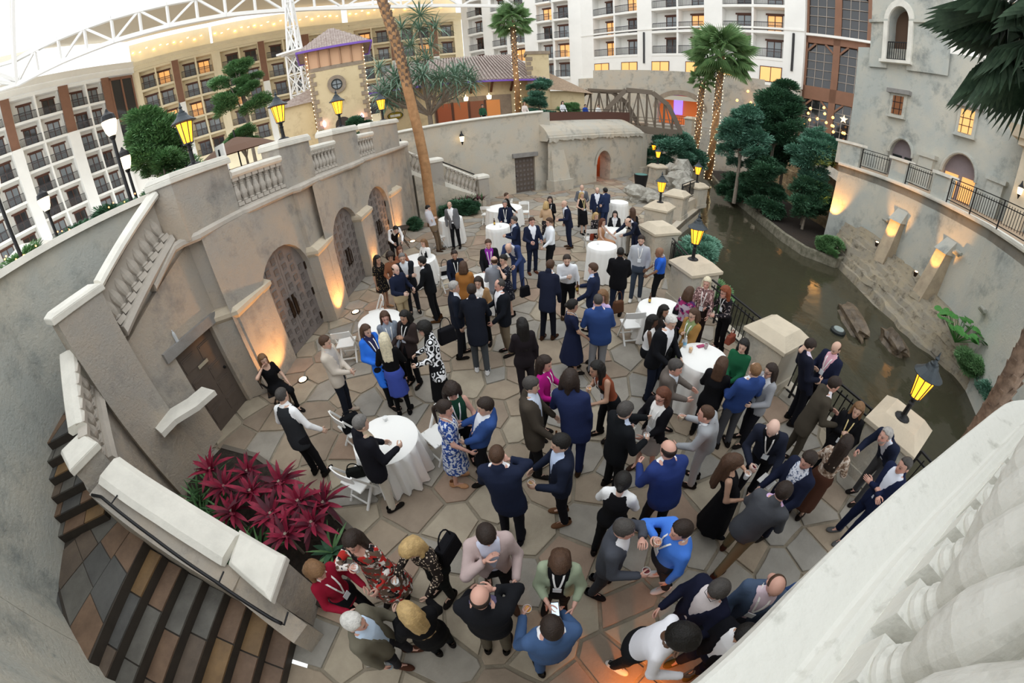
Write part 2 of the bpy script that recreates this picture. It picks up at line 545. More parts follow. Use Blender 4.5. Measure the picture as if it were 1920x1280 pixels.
def shoe_mesh(kind):
    if kind in SHOES: return SHOES[kind]
    G, o = grid((-.07, -.12, -.012), (.07, .24, .13), .013)
    X, Y, Z = G
    F = smin(sd_ell(G, (0, .03, .028), (.046, .135, .040)), sd_ell(G, (0, .12, .018), (.044, .075, .028)), .02)
    F = smin(F, sd_cone(G, (0, -.045, .05), (0, -.05, .105), .040, .040), .03)
    F = np.maximum(F, -(Z - .002))
    if kind == 'heel':
        F = np.maximum(F, -(np.sqrt((Y - .03) ** 2 + (Z + .02) ** 2) - .06) + 0 * X)
    V, Q = surface_net(F, o, .013)
    V[:, 2] = np.maximum(V[:, 2], 0)
    me = np_mesh('shoe_' + kind, V, Q)
    SHOES[kind] = (V, Q)
    bpy.data.meshes.remove(me)
    return SHOES[kind]
SHOEME = {}
def shoe_obj(kind, material, loc, rz, parent):
    k = (kind, material.name)
    if k not in SHOEME:
        V, Q = shoe_mesh(kind)
        SHOEME[k] = np_mesh('shoe', V, Q, [material])
    o = link('shoe', SHOEME[k], parent)
    o.location = loc; o.rotation_euler = (0, 0, rz)
    return o
SKIN = {'l': (.62, .40, .30), 'p': (.70, .47, .38), 't': (.47, .28, .19), 'b': (.24, .125, .075), 'd': (.12, .062, .038), 'r': (.64, .36, .28)}
HAIRC = {'black': '15120f', 'dark': '2a1e17', 'brown': '4a3323', 'lbrown': '7a5a3c', 'blond': 'b89a68', 'plat': 'd8cdb0', 'red': '7d3f22', 'auburn': '5c3421', 'grey': '6f6c69', 'dgrey': '45413e', 'lgrey': 'a5a19c', 'white': 'cfccc6'}
def cloth(name, c):
    if isinstance(c, str) and c in MATS: return MATS[c]
    return mat('fabric_' + str(c), c, rough=.9, spec=.12, bump=.25, bs=14)
PEOPLE = {}
def person(label, x, y, fx, fy, sex='m', ht=1.76, hair=('short', 'dark'), skin='l', b=1.0, outfit=None, arms=('down', 'down'), lean=(0, 0), hy=0, hp=12, seat=0, z0=0, stride=.06, beard=0, lany=None, name='', fine=True, glasses=0, near=0, only_top=False):
    """outfit keys: jacket, vest, shirt, sleeve(0 none,1 short,2 long), pants, skirt(colour,hem), dress(colour,hem), shoe(kind,colour)"""
    out = dict(outfit or {})
    s = ht / 1.75
    P = PROF[sex]
    zh = .91  # hip joint of the unit figure
    drop = 0
    if seat: drop = zh * s - (seat + .09)
    H = .026 if fine else .034
    rng = random.Random(hash(label) % 9999 if False else sum(map(ord, label)))
    yaw = atan2(fy, fx) - pi / 2
    ca, sa = cos(-yaw), sin(-yaw)
    lx, ly = lean[0] * ca - lean[1] * sa, lean[0] * sa + lean[1] * ca
    l = hypot(lx, ly)
    if l > .62: lx, ly = lx * .62 / l, ly * .62 / l; l = .62
    hz = 1.615 - (l ** 2) * .35
    def spine(z):
        t = np.clip((z - zh) / (1.55 - zh), -.4, 1.2)
        return lx / s * t - .0 * t, ly / s * t - (.10 * l if not seat else 0) + .012
    zs = 1 - (l ** 2) * .22   # leaning shortens the trunk
    def W(p):  # unit figure -> local metres
        return (p[0] * s, p[1] * s, p[2] * s - drop)
    root_mats = [skinmat()]
    sc = np.array(SKIN[skin])
    def torso(G, e, z0_, z1_, bb=b):
        X, Y, Z = G
        u = (Z + drop) / s
        rx, ry = torso_at(P, u, s, bb)
        cx, cy = spine(u)
        rx = rx * s + e; ry = ry * s + e
        k = np.sqrt(((X - cx * s) / rx) ** 2 + ((Y - cy * s) / ry) ** 2)
        F = (k - 1) * np.minimum(rx, ry)
        return np.maximum(F, np.maximum(z0_ * s - drop - Z, Z - (z1_ * s - drop)))
    cx, cy = spine(1.40)
    sw = (.168 if sex == 'm' else .145) * (1 + (b - 1) * .7)
    A = {}
    for side, nm in ((1, arms[1]), (-1, arms[0])):   # arms = (left, right)
        sh = Vector((cx + side * sw, cy - .005, 1.405))
        t = Vector(ARM[nm] if isinstance(nm, str) else nm)
        cx2, cy2 = spine(t.z)
        tg = Vector((side * t.x + (cx2 if t.z > 1.0 else cx * .6), t.y + (cy if t.z > 1.0 else cy * .7), t.z))
        L1, L2 = .295, .262
        d = tg - sh
        D = min(max(d.length, .14), L1 + L2 - .004)
        d.normalize(); tg = sh + d * D
        hint = Vector((side * .55, -.45, -1)) if nm not in ('head', 'ear', 'sip', 'face') else Vector((side * 1.1, .15, -.7))
        hint = (hint - d * hint.dot(d)).normalized()
        a = (L1 * L1 - L2 * L2 + D * D) / (2 * D)
        h = sqrt(max(L1 * L1 - a * a, 0))
        el = sh + d * a + hint * h
        A[side] = (Vector(W(sh)), Vector(W(el)), Vector(W(tg)))
    LG = {}
    for side in (-1, 1):
        ph = stride * side * (1 if rng.random() < .5 else -1) if not seat else 0
        if seat:
            hip = Vector((side * .085, .0, zh)); hip = Vector(W(hip))
            kn = Vector((side * .11, .43 * s, seat + .07)); an = Vector((side * .11, (.43 + rng.uniform(-.1, .05)) * s, .085))
        else:
            hip = Vector(W((side * .085, -.10 * l * .6 + .005, zh))); an = Vector((side * .105 * s, ph * s, .085)); kn = Vector(((hip.x + an.x) / 2, (hip.y + an.y) / 2 + .03, .50 * s))
        LG[side] = (hip, kn, an)
    pts = [v for t in (A, LG) for k in t for v in t[k]]
    lo = [min(min(p[i] for p in pts) - .16, -.26 * s * b) for i in range(3)]; hi = [max(max(p[i] for p in pts) + .16, .26 * s * b) for i in range(3)]
    lo[2] = 0 - .03; hi[2] = 1.58 * s - drop
    lo[0] = min(lo[0], lx - .27 * b); hi[0] = max(hi[0], lx + .27 * b); lo[1] = min(lo[1], ly - .22 * b); hi[1] = max(hi[1], ly + .24 * b)
    # ---- skin: one continuous body
    G, o = grid(lo, hi, H * 1.08)
    F = torso(G, -.012, .80, 1.50)
    for k in (-1, 1):
        sh, el, wr = A[k]
        F = smin(F, sd_cone(G, sh, el, .046 * s, .037 * s), .03)
        F = smin(F, sd_cone(G, el, wr, .038 * s, .026 * s), .02)
        hip, kn, an = LG[k]
        F = smin(F, sd_cone(G, hip, kn, .080 * s, .052 * s), .03)
        F = smin(F, sd_cone(G, kn, an, .050 * s, .034 * s), .02)
        F = smin(F, sd_cone(G, an - Vector((0, .02, .035)), an + Vector((0, .11, -.05)), .038, .028), .02)
    ncx, ncy = spine(1.50)
    F = smin(F, sd_cone(G, W((ncx, ncy + .01, 1.45)), W((ncx, ncy + .02, 1.53)), .044 * s, .046 * s), .02)
    V, Q = surface_net(F, o, H * 1.08)
    Vs = [V]; Qs = [Q]; Cs = [np.tile(np.r_[sc, 1], (len(V), 1))]
    n = len(V)
    # ---- head
    hc = Vector((lx * 1.02, ly * 1.02 + .035 * s, (hz if not l else hz) * s - drop))
    R = Matrix.Rotation(hy, 3, 'Z') @ Matrix.Rotation(-radians(hp), 3, 'X')
    hs = .98 * (s ** .5)
    HV, HQ = head_mesh(sex)
    Rn = np.array(R)
    V2 = HV @ Rn.T * hs + np.array(hc)
    C = np.tile(np.r_[sc, 1], (len(HV), 1))
    x_, y_, z_ = HV.T
    lips = (np.abs(x_) < .024) & (np.abs(z_ + .070) < .010) & (y_ > .085)
    C[lips, :3] = sc * np.array([.86, .52, .52]) * (.9 if sex == 'm' else .8)
    hcol = np.array(rgb(HAIRC[hair[1]])[:3])
    brow = (np.abs(np.abs(x_) - .031) < .018) & (np.abs(z_ - .033) < .0062) & (y_ > .07)
    C[brow, :3] = hcol * .35 + sc * .5
    eye = (np.hypot(np.abs(x_) - .030, z_ - .003) < .0135) & (y_ > .07)
    C[eye, :3] = sc * .35 + .02
    ck = np.exp(-((np.abs(x_) - .042) ** 2 + (z_ + .035) ** 2) / .0009) * (y_ > .04)
    C[:, :3] *= 1 + ck[:, None] * np.array([.12, -.10, -.10])
    if beard:
        bm_ = (z_ < -.052) & (z_ > -.14) & (y_ > .01) & ~lips
        C[bm_, :3] = hcol * .8 * beard + C[bm_, :3] * (1 - beard)
    if hair[0] in ('bald', 'ring'):
        pass
    Vs.append(V2); Qs.append(HQ + n); Cs.append(C); n += len(HV)
    # ---- hands
    HN = {}
    for k in (-1, 1):
        sh, el, wr = A[k]
        nm = arms[1] if k > 0 else arms[0]
        if nm == 'pocket': HN[k] = None; continue
        d = (wr - el).normalized()
        curl = {'down': .35, 'hold': .75, 'low': .7, 'sip': .8, 'phone': .7, 'clasp': .6, 'cross': .4, 'table': .3, 'reach': .15, 'shake': .3, 'wide': .2}.get(nm, .5)
        nrm = Vector((-k, .15, -.15))
        nrm = (nrm - d * nrm.dot(d)).normalized()        # palm normal
        zz = -nrm; xx = d.cross(zz).normalized()
        hv, hq = hand_mesh(curl)
        hv = hv.copy()
        if k < 0: hv[:, 0] *= -1
        B = np.array([list(xx), list(d), list(zz)])
        if (xx.z * (-1 if k > 0 else 1)) < 0 and nm != 'down':
            hv[:, 0] *= -1
        Vs.append(hv * (s * (.98 if sex == 'm' else .9)) @ B + np.array(wr)); Qs.append(hq + n)
        Cs.append(np.tile(np.r_[sc, 1], (len(hv), 1))); n += len(hv)
        HN[k] = (wr + d * .075 * s + nrm * .035, d, nrm)
    me = np_mesh('person', np.concatenate(Vs), np.concatenate(Qs), root_mats, col=np.concatenate(Cs))
    ob = link('person', me)
    ob.location = (x, y, z0); ob.rotation_euler = (0, 0, yaw)
    tag(ob, label, 'person')
    def piece(nm, F, G, o, h, material, parent=ob):
        V, Q = surface_net(F, o, h)
        if not len(V): return None
        return link(nm, np_mesh(nm, V, Q, [material]), parent)
    # ---- hair
    if hair[0] != 'bald':
        V3, Q3 = hair_mesh(hair[0])
        hm = mat('hair_' + hair[1], HAIRC[hair[1]], rough=.55, spec=.35, var=.16, vs=30, bump=.5, bs=90)
        Rz = np.array(Matrix.Rotation(hy, 3, 'Z')); zc = np.maximum(V3[:, 2], -.06)
        Vh = np.c_[V3[:, :2], zc] @ Rn.T; lowz = np.minimum(V3[:, 2] + .06, 0)
        pv = np.array([0, -.09, -.06]); sh_ = np.clip(-lowz / .12, 0, 1)[:, None]
        Vh = Vh * (1 - sh_) + (np.c_[V3[:, :2], zc] @ Rz.T + (pv @ Rn.T - pv @ Rz.T) * .55) * sh_; Vh[:, 2] += lowz
        link('hair', np_mesh('hair', Vh * hs + np.array(hc), Q3, [hm]), ob)
    if glasses:
        g = MB()
        for k in (-1, 1):
            g.tube([(k * .031 + .021 * cos(t), .108, .003 + .015 * sin(t)) for t in [i * pi / 4 for i in range(8)]], .0022, 4, closed=True)
            g.beam((k * .052, .106, .008), (k * .080, .0, .0), .004)
        g.beam((-.012, .11, .008), (.012, .11, .008), .004)
        g.v = [tuple(R @ Vector(v) * hs + hc) for v in g.v]
        g.o('glasses', mat('glasses_frame', '1a1614', rough=.3), ob, fix=False)
    # ---- clothes
    def sleeves(G, F, e, upto, k=.035):
        for q in (-1, 1):
            sh, el, wr = A[q]
            F = smin(F, sd_cone(G, sh, el, .046 * s + e, .038 * s + e), k)
            if upto > 1: 
                w2 = el + (wr - el) * (.97 if upto == 2 else .6)
                F = smin(F, sd_cone(G, el, w2, .040 * s + e, .028 * s + e), .02)
        return F
    zl = .80 if not seat else .84
    tl = list(lo); tl[2] = .40 * s - drop if not seat else max(seat - .1, 0)
    jk = out.get('jacket'); vest = out.get('vest'); dr = out.get('dress')
    shirt = out.get('shirt', 'e6e6e6')
    slv = out.get('sleeve', 2)
    G2, o2 = grid(tl, hi, H)
    X2, Y2, Z2 = G2
    u2 = (Z2 + drop) / s
    scx, scy = spine(u2)
    hemJ = out.get('hem', .76 if sex == 'm' else .80)
    if seat: hemJ = max(hemJ, .86)
    if not dr:
        F = torso(G2, .006, .86 if jk or vest else (.80 if not out.get('untuck') else .76), 1.475)
        if not jk: 
            if slv == 1:
                for q in (-1, 1):
                    sh, el, wr = A[q]
                    F = smin(F, sd_cone(G2, sh, sh + (el - sh) * .72, .052 * s, .050 * s), .035)
            elif slv: F = sleeves(G2, F, .012, slv)
        if out.get('collar', 0 if slv < 2 else 1):
            c0 = W((ncx, ncy + .008, 1.462)); 
            ring = np.maximum(sd_cone(G2, c0, W((ncx, ncy + .012, 1.50)), .074 * s, .068 * s), -(Z2 - (1.452 * s - drop)))
            F = np.minimum(F, np.maximum(ring, Z2 - (1.525 * s - drop)))
            F = np.maximum(F, -np.maximum(np.abs(X2 - ncx * s) - .02 * s * (u2 - 1.42) / .1, -(Y2 - ncy * s)) if False else F)
        if slv == 0: pass
        piece('blouse' if sex == 'f' else 'shirt', F, G2, o2, H, cloth('c', shirt))
    if dr:
        c_, hem = dr
        gl = list(lo); gl[2] = hem - .04
        G3, o3 = grid(gl, hi, H)
        X3, Y3, Z3 = G3
        F = torso(G3, .008, .86, 1.46)
        F = dress_skirt(F, G3, s, drop, hem, spine, W, out.get('flare', .22), b, seat, LG)
        if slv: F = sleeves(G3, F, .010, slv) if slv > 1 else sleeves1(G3, F, A, s)
        nk = np.sqrt((X3 - ncx * s) ** 2 + (Y3 - (ncy + .07) * s) ** 2 + (Z3 - (1.47 * s - drop)) ** 2) - .085
        F = np.maximum(F, -nk)
        piece('dress', F, G3, o3, H, cloth('c', c_))
    if jk or vest:
        e = .020 if jk else .014
        F = torso(G2, e, hemJ, 1.475)
        if jk:
            for q in (-1, 1):
                F = smin(F, np.sqrt((X2 - A[q][0].x * .97) ** 2 + (Y2 - A[q][0].y) ** 2 + (Z2 - A[q][0].z) ** 2) - .066 * s, .04)
            F = sleeves(G2, F, out.get('fit', .017), out.get('jsleeve', 2))
            c0 = W((ncx, ncy - .012, 1.455))
            F = smin(F, np.maximum(sd_cone(G2, c0, W((ncx, ncy - .018, 1.495)), .085 * s, .074 * s), (Y2 - (ncy + .03) * s)), .012)
        zb = out.get('button', 1.06 if jk else 1.16)
        v = np.where(u2 > zb, .088 * (u2 - zb) / (1.47 - zb), (.004 + out.get('open', .10) * np.clip(zb - u2, 0, .4)) if jk else -.01)
        if out.get('open', 0) > .3: v = np.maximum(v, .045)
        F = np.maximum(F, -np.maximum(np.abs(X2 - scx * s) - v * s * (1.15 if sex == 'm' else 1.3), -(Y2 - scy * s)))
        if vest: 
            for q in (-1, 1): F = np.maximum(F, -(sd_cone(G2, A[q][0] + Vector((q * .03, 0, -.02)), A[q][0] + Vector((q * .03, 0, .1)), .085 * s, .08 * s)))
        piece('jacket' if jk else 'waistcoat', F, G2, o2, H, cloth('c', jk or vest))
    if out.get('pants'):
        gl = list(lo); gh = list(hi); gh[2] = 1.06 * s - drop + .03
        G4, o4 = grid(gl, gh, H)
        F = torso(G4, .012, .80, 1.00)
        crop = out.get('crop', .055)
        for q in (-1, 1):
            hip, kn, an = LG[q]
            w_ = out.get('legw', 1.0)
            F = smin(F, sd_cone(G4, hip, kn, .092 * s * (1 + (b - 1) * .6), .066 * s * w_), .03)
            F = smin(F, sd_cone(G4, kn, an + Vector((0, 0, -.01)), .066 * s * w_, .056 * s * w_), .02)
        F = np.maximum(F, crop - G4[2])
        piece('trousers', F, G4, o4, H, cloth('c', out['pants']))
    if out.get('skirt'):
        c_, hem = out['skirt']
        gl = list(lo); gl[2] = hem - .04; gh = list(hi); gh[2] = 1.08 * s - drop
        G4, o4 = grid(gl, gh, H)
        F = torso(G4, .012, .86, 1.04)
        F = dress_skirt(F, G4, s, drop, hem, spine, W, out.get('flare', .19), b, seat, LG)
        piece('skirt', F, G4, o4, H, cloth('c', c_))
    if out.get('tights'):
        gl = list(lo); gh = list(hi); gh[2] = .8
        G4, o4 = grid(gl, gh, H)
        F = None
        for q in (-1, 1):
            hip, kn, an = LG[q]
            f1 = smin(sd_cone(G4, hip, kn, .086 * s, .060 * s), sd_cone(G4, kn, an, .058 * s, .041 * s), .02)
            F = f1 if F is None else np.minimum(F, f1)
        piece('tights', F, G4, o4, H, cloth('c', out['tights']))
    sk, scol = out.get('shoe', ('flat', '1c1816'))
    for q in (-1, 1):
        an = LG[q][2]
        shoe_obj(sk, cloth('c', scol) if scol not in ('skin',) else skinmat(), (an.x, an.y, 0), -q * .12, ob)
    # ---- lanyard and badge
    if lany:
        g = MB(); zb = 1.08 if lany != 'short' else 1.2
        zb = max(zb, .98)
        ee = .03 if (jk or vest) and out.get('button', 1.06) < zb - .02 and False else .018
        def front(xx, z):
            rx, ry = torso_at(P, z, s, b); c1, c2 = spine(z)
            return Vector(W((c1 + xx, c2 + (ry) * sqrt(max(0, 1 - (xx / max(rx, .01)) ** 2)), z))) + Vector((0, ee, 0))
        for k in (-1, 1):
            L_ = [front(k * .055 * (1 - t) ** .8 + k * .004, 1.475 - (1.475 - zb) * t) for t in (0, .25, .5, .75, 1)]
            L_[0].y -= .03
            L_.insert(0, Vector(W((ncx + k * .072, ncy - .01, 1.505))))
            L_.insert(0, Vector(W((ncx + k * .03, ncy - .082, 1.50))))
            for a_, b_ in zip(L_[:-1], L_[1:]): g.beam(a_, b_, .018, .004, up=(0, 1, .3))
        lm = mat('lanyard_' + (lany if lany != 'short' and lany != True else 'white'), {'gold': 'd8c48a', 'dark': '2b3040'}.get(lany, 'eceae6'), rough=.7)
        lo_ = g.o('lanyard', lm, ob)
        g = MB(); q = front(0, zb - .055)
        g.box(q + Vector((0, .012, 0)), (.085, .006, .10)); g.o('badge', mat('badge_card', 'e9edf0', rough=.4), ob)
    PEOPLE[name or label] = (ob, HN, yaw, (x, y, z0))
    return ob
def sleeves1(G, F, A, s):
    for q in (-1, 1):
        sh, el, wr = A[q]
        F = smin(F, sd_cone(G, sh, sh + (el - sh) * .7, .052 * s, .046 * s), .035)
    return F
def dress_skirt(F, G, s, drop, hem, spine, W, flare, b, seat, LG):
    X, Y, Z = G
    if seat:
        for q in (-1, 1):
            hip, kn, an = LG[q]
            F = smin(F, sd_cone(G, hip, kn, .105 * s, .085 * s), .06)
        return F
    ztop = 1.0 * s
    t = np.clip((ztop - Z) / max(ztop - hem, .1), 0, 1)
    rx = (.150 + (flare - .150) * t ** .8) * s * b; ry = (.115 + (flare * .92 - .115) * t ** .8) * s * b
    a = np.arctan2(Y, X)
    rx = rx * (1 + .035 * t * np.sin(a * 9)); ry = ry * (1 + .035 * t * np.sin(a * 9))
    f = (np.sqrt((X / rx) ** 2 + (Y / ry) ** 2) - 1) * np.minimum(rx, ry)
    f = np.maximum(f, np.maximum(hem - Z, Z - ztop))
    return smin(F, f, .03)
def hand_world(name, side):
    ob, HN, yaw, base = PEOPLE[name]
    h = HN[side] or (Vector((side * .22, .1, .9)), Vector((0, 1, 0)), Vector((-side, 0, 0)))
    p, d, n = h
    M = Matrix.Rotation(yaw, 3, 'Z')
    return M @ p + Vector(base), M @ d, M @ n
# ---------------------------------------------------------------- shared materials
PL = stucco('plaster_grey', 'aaa49b', '85827d', 'b7a998')
PLB = stucco('plaster_pale', 'bdb8ac', '8f8c84', 'c5b9a6')
PLG = stucco('plaster_cool', 'b3b6b0', '848986', 'c3bfb2', scale=.4)
ROCK = stucco('rock_grey', 'a9a192', '5f584c', 'b8ab93', scale=1.5, bump=1.0)
CAST = mat('cast_stone', 'ddd9ce', rough=.8, var=.08, vs=2.5, bump=.25, bs=25)
CASTW = mat('cast_stone_weathered', 'e3e2da', rough=.85, col2='bdbcb2', vs=7, bump=.4, bs=22, ramp=(.27, .44), detail=12)
TAN = mat('cast_stone_tan', 'c9bca6', rough=.85, var=.08, vs=2, bump=.3, bs=30)
RELIEF = mat('relief_stone', 'b9b1a6', rough=.85, var=.08, vs=3, bump=.3, bs=30)
METAL = mat('black_metal', '17171a', rough=.45, metal=.3)
METALG = mat('dark_green_metal', '262b2b', rough=.5, metal=.3)
DOORG = mat('door_grey_wood', '7d7571', rough=.7, var=.10, vs=6, bump=.3, bs=30)
DOORD = mat('door_grey_shadow', '5d5653', rough=.7)
DOORB = mat('door_brown_wood', '5b5048', rough=.6, var=.08, vs=5)
LINT = mat('lintel_stone', '8a8783', rough=.85, var=.1, vs=4, bump=.4)
WHITE = mat('white_paint', 'e9e8e4', rough=.5)
LINEN = mat('white_linen', 'efeeea', rough=.9, bump=.12, bs=9)
SOIL = mat('soil_mulch', '2e261f', rough=1, var=.4, vs=14, bump=.8, bs=30)
def frame2(p0, p1):
    """plan frame along p0->p1: origin, unit direction, unit normal to the right"""
    dx, dy = p1[0] - p0[0], p1[1] - p0[1]; l = hypot(dx, dy)
    return (p0[0], p0[1]), (dx / l, dy / l), (dy / l, -dx / l), l
def fp(fr, u, w, z):
    o, e, n, l = fr
    return (o[0] + e[0] * u + n[0] * w, o[1] + e[1] * u + n[1] * w, z)
def arch_pts(c, hw, spring, apex, n=14):
    return [(c - hw * cos(pi * i / n), spring + (apex - spring) * sin(pi * i / n)) for i in range(n + 1)]
def wall_arch(b, fr, z0, z1, openings, depth=.25, u0=0, u1=None, thick=.4, ztop=None):
    """wall front with arched openings, reveals and a top"""
    l = fr[3] if u1 is None else u1
    zt = ztop or (lambda u: z1)
    us = u0
    for c, hw, spring, apex in sorted(openings):
        P = [(us, z0), (c - hw, z0), (c - hw, zt(c - hw)), (us, zt(us))]
        b.add([fp(fr, u, 0, z) for u, z in P], [(0, 1, 2, 3)])
        A = arch_pts(c, hw, spring, apex) if apex > spring else [(c - hw, spring), (c + hw, spring)]
        for (a, ha), (d, hd) in zip(A[:-1], A[1:]):
            b.add([fp(fr, a, 0, ha), fp(fr, d, 0, hd), fp(fr, d, 0, zt(d)), fp(fr, a, 0, zt(a))], [(0, 1, 2, 3)])
        R = [(c - hw, z0)] + A + [(c + hw, z0)]
        for (a, ha), (d, hd) in zip(R[:-1], R[1:]):
            b.add([fp(fr, a, 0, ha), fp(fr, d, 0, hd), fp(fr, d, -depth, hd), fp(fr, a, -depth, ha)], [(0, 1, 2, 3)])
        us = c + hw
    P = [(us, z0), (l, z0), (l, zt(l)), (us, zt(us))]
    b.add([fp(fr, u, 0, z) for u, z in P], [(0, 1, 2, 3)])
    b.add([fp(fr, u0, 0, zt(u0)), fp(fr, l, 0, zt(l)), fp(fr, l, -thick, zt(l)), fp(fr, u0, -thick, zt(u0))], [(0, 1, 2, 3)])
# ---------------------------------------------------------------- plaza floor: irregular flagstones in mortar
def inside(p, poly):
    c = False; n = len(poly)
    for i in range(n):
        a, b = poly[i], poly[i - 1]
        if (a[1] > p[1]) != (b[1] > p[1]) and p[0] < (b[0] - a[0]) * (p[1] - a[1]) / (b[1] - a[1]) + a[0]: c = not c
    return c
PLAZA = [(-2.7, -2.5), (6.6, -2.5), (6.4, 2.3), (5.75, 5), (5.3, 8.1), (5.5, 11), (6.4, 13.6), (8.3, 15.9), (10.5, 18.4), (10.9, 24), (12, 29.5), (8, 28.5), (2.5, 23.5), (-1, 21.5), (-6, 19.5), (-5.5, 16), (-5.2, 12), (-5.7, 7), (-6.6, 4.3), (-6.4, 2.2), (-3, 1.2), (-2.7, 1)]
floor = MB().prism(PLAZA, -.25, -.022).o('floor', mat('mortar', '8d8372', rough=.95, var=.12, vs=8, bump=.5, bs=60))
struct(floor)
def clip_poly(poly, nx, ny, d):
    """keep nx*x+ny*y <= d"""
    out = []
    for i in range(len(poly)):
        a, b = poly[i], poly[(i + 1) % len(poly)]
        fa, fb = nx * a[0] + ny * a[1] - d, nx * b[0] + ny * b[1] - d
        if fa <= 0: out.append(a)
        if (fa < 0) != (fb < 0):
            t = fa / (fa - fb); out.append((a[0] + (b[0] - a[0]) * t, a[1] + (b[1] - a[1]) * t))
    return out
STONE = [mat('flagstone_' + n, c, rough=.82, col2=c2, vs=2.2, bump=.35, bs=22, ramp=(.3, .7), coords='Object') for n, c, c2 in
         (('tan', 'a59580', '8f806e'), ('grey', 'a29b8f', '8b857b'), ('rust', 'a48d79', '8d7867'), ('sand', 'b0a48f', '998d7b'), ('slate', '9b968d', '86827a'), ('brown', '998977', '847565'))]
rs = random.Random(11)
pts = []
for _ in range(9000):
    p = (rs.uniform(-7, 12.5), rs.uniform(-2.4, 29.5))
    if not inside(p, PLAZA): continue
    dd = (.62 if p[1] < 12 else .85) * rs.choice((.55, .8, 1, 1.4))
    if all((p[0] - q[0]) ** 2 + (p[1] - q[1]) ** 2 > dd * dd for q in pts): pts.append(p)
stones = []
PCL = [((6.6, -2.5), (6.4, 2.3)), ((6.4, 2.3), (5.75, 5)), ((5.75, 5), (5.3, 8.1)), ((8.3, 15.9), (10.5, 18.4)), ((10.5, 18.4), (10.9, 24)), ((10.9, 24), (12, 29.5)), ((6.4, 13.6), (8.3, 15.9)), ((5.5, 11), (6.4, 13.6))]
PA = np.array(pts)
for i, p in enumerate(pts):
    poly = [(p[0] - 1.5, p[1] - 1.5), (p[0] + 1.5, p[1] - 1.5), (p[0] + 1.5, p[1] + 1.5), (p[0] - 1.5, p[1] + 1.5)]
    dist = np.hypot(PA[:, 0] - p[0], PA[:, 1] - p[1])
    for j in np.argsort(dist)[1:22]:
        q = pts[j]; l = dist[j]; nx, ny = (q[0] - p[0]) / l, (q[1] - p[1]) / l
        poly = clip_poly(poly, nx, ny, nx * (p[0] + q[0]) / 2 + ny * (p[1] + q[1]) / 2 - .018)
        if len(poly) < 3: break
    for a_, c_ in PCL:
        if len(poly) > 2 and min(a_[1], c_[1]) - 2 < p[1] < max(a_[1], c_[1]) + 2:
            ex, ey = c_[0] - a_[0], c_[1] - a_[1]; el_ = hypot(ex, ey); nx, ny = ey / el_, -ex / el_
            poly = clip_poly(poly, nx, ny, nx * a_[0] + ny * a_[1] - .3)
    if len(poly) >= 3: stones.append((hypot(p[0], p[1]), p, poly))
stones.sort(key=lambda t: t[0])
rest = MB()
for k, (d, p, poly) in enumerate(stones):
    h = rs.uniform(-.004, .006)
    loc = [(q[0] - p[0], q[1] - p[1]) for q in poly]
    ring = []
    for a, b in zip(loc, loc[1:] + loc[:1]):
        ring.append((a[0] * .985 + b[0] * .0, a[1] * .985)); m_ = ((a[0] + b[0]) / 2, (a[1] + b[1]) / 2)
        if hypot(a[0] - b[0], a[1] - b[1]) > .45: ring.append((m_[0] * rs.uniform(.94, .995), m_[1] * rs.uniform(.94, .995)))
    top = [(x * .975, y * .975) for x, y in ring]
    mt = STONE[rs.choices(range(6), (5, 4, 2, 4, 3, 4))[0]]
    if k < 296:
        o = MB().prism(ring, -.03, h - .006, None).prism([(x, y) for x, y in ring], h - .006, h, top).o('flagstone', mt, floor, fix=False)
        o.location = (p[0], p[1], 0)
    else:
        rest.m(mt).prism([(x + p[0], y + p[1]) for x, y in ring], -.03, h, [(x + p[0], y + p[1]) for x, y in top])
if rest.f: tag(rest.o('flagstone_paving', None, floor), kind='stuff')
# ---------------------------------------------------------------- left terrace wall with three arched doors
wall_left = MB()
def baluster_mesh():
    b = MB()
    b.box((0, 0, .05), (.16, .16, .10)); b.box((0, 0, .74), (.16, .16, .12))
    b.lathe([(.055, .10), (.068, .115), (.055, .135), (.048, .15), (.070, .22), (.086, .30), (.084, .36), (.060, .46), (.042, .55), (.050, .57), (.042, .59), (.046, .62), (.066, .64), (.066, .66), (.05, .68)], 10, cap=False)
    return b
BAL = baluster_mesh().data('baluster', False)
BAL.materials.append(RELIEF)
bm_ = bmesh.new(); bm_.from_mesh(BAL); bmesh.ops.recalc_face_normals(bm_, faces=bm_.faces); bm_.to_mesh(BAL); bm_.free()
def baluster(loc, parent, h=.8, rz=0, shear=0, me=None):
    o = link('baluster', me or BAL, parent)
    o.matrix_world = Matrix.Translation(loc) @ Matrix.Rotation(rz, 4, 'Z') @ Matrix(((1, 0, 0, 0), (0, 1, 0, 0), (shear, 0, 1, 0), (0, 0, 0, 1))) @ Matrix.Diagonal((1, 1, h / .8, 1))
    return o
ZT = 3.66
SEG = [  # door-bay front lines, door centre along the line, half width, spring, apex
    ((-5.42, 5.6), (-4.99, 8.9), 2.02, 1.0, 1.62, 2.62), ((-4.78, 9.3), (-4.62, 11.9), 1.35, .98, 1.62, 2.62), ((-4.66, 12.4), (-4.34, 15.0), 1.15, .98, 1.62, 2.62)]
for p0, p1, c, hw, sp, ap in SEG:
    wall_arch(wall_left, frame2(p0, p1), 0, ZT, [(c, hw, sp, ap)], .22)
FW = frame2((-6.36, 2.55), (-5.83, 5.62))
SD = frame2((-6.06 + .1, 4.30), (-5.93 + .12, 5.45))
wing_top = lambda u: 2.68 + (u - 1.0) * .44 if u < 3.2 else ZT
wall_arch(wall_left, FW, 0, ZT, [(2.36, .53, 2.0, 2.0)], .2, ztop=wing_top)
wall_arch(wall_left, frame2((-4.45, 15.6), (-4.15, 17.4)), 0, ZT, [], .2)
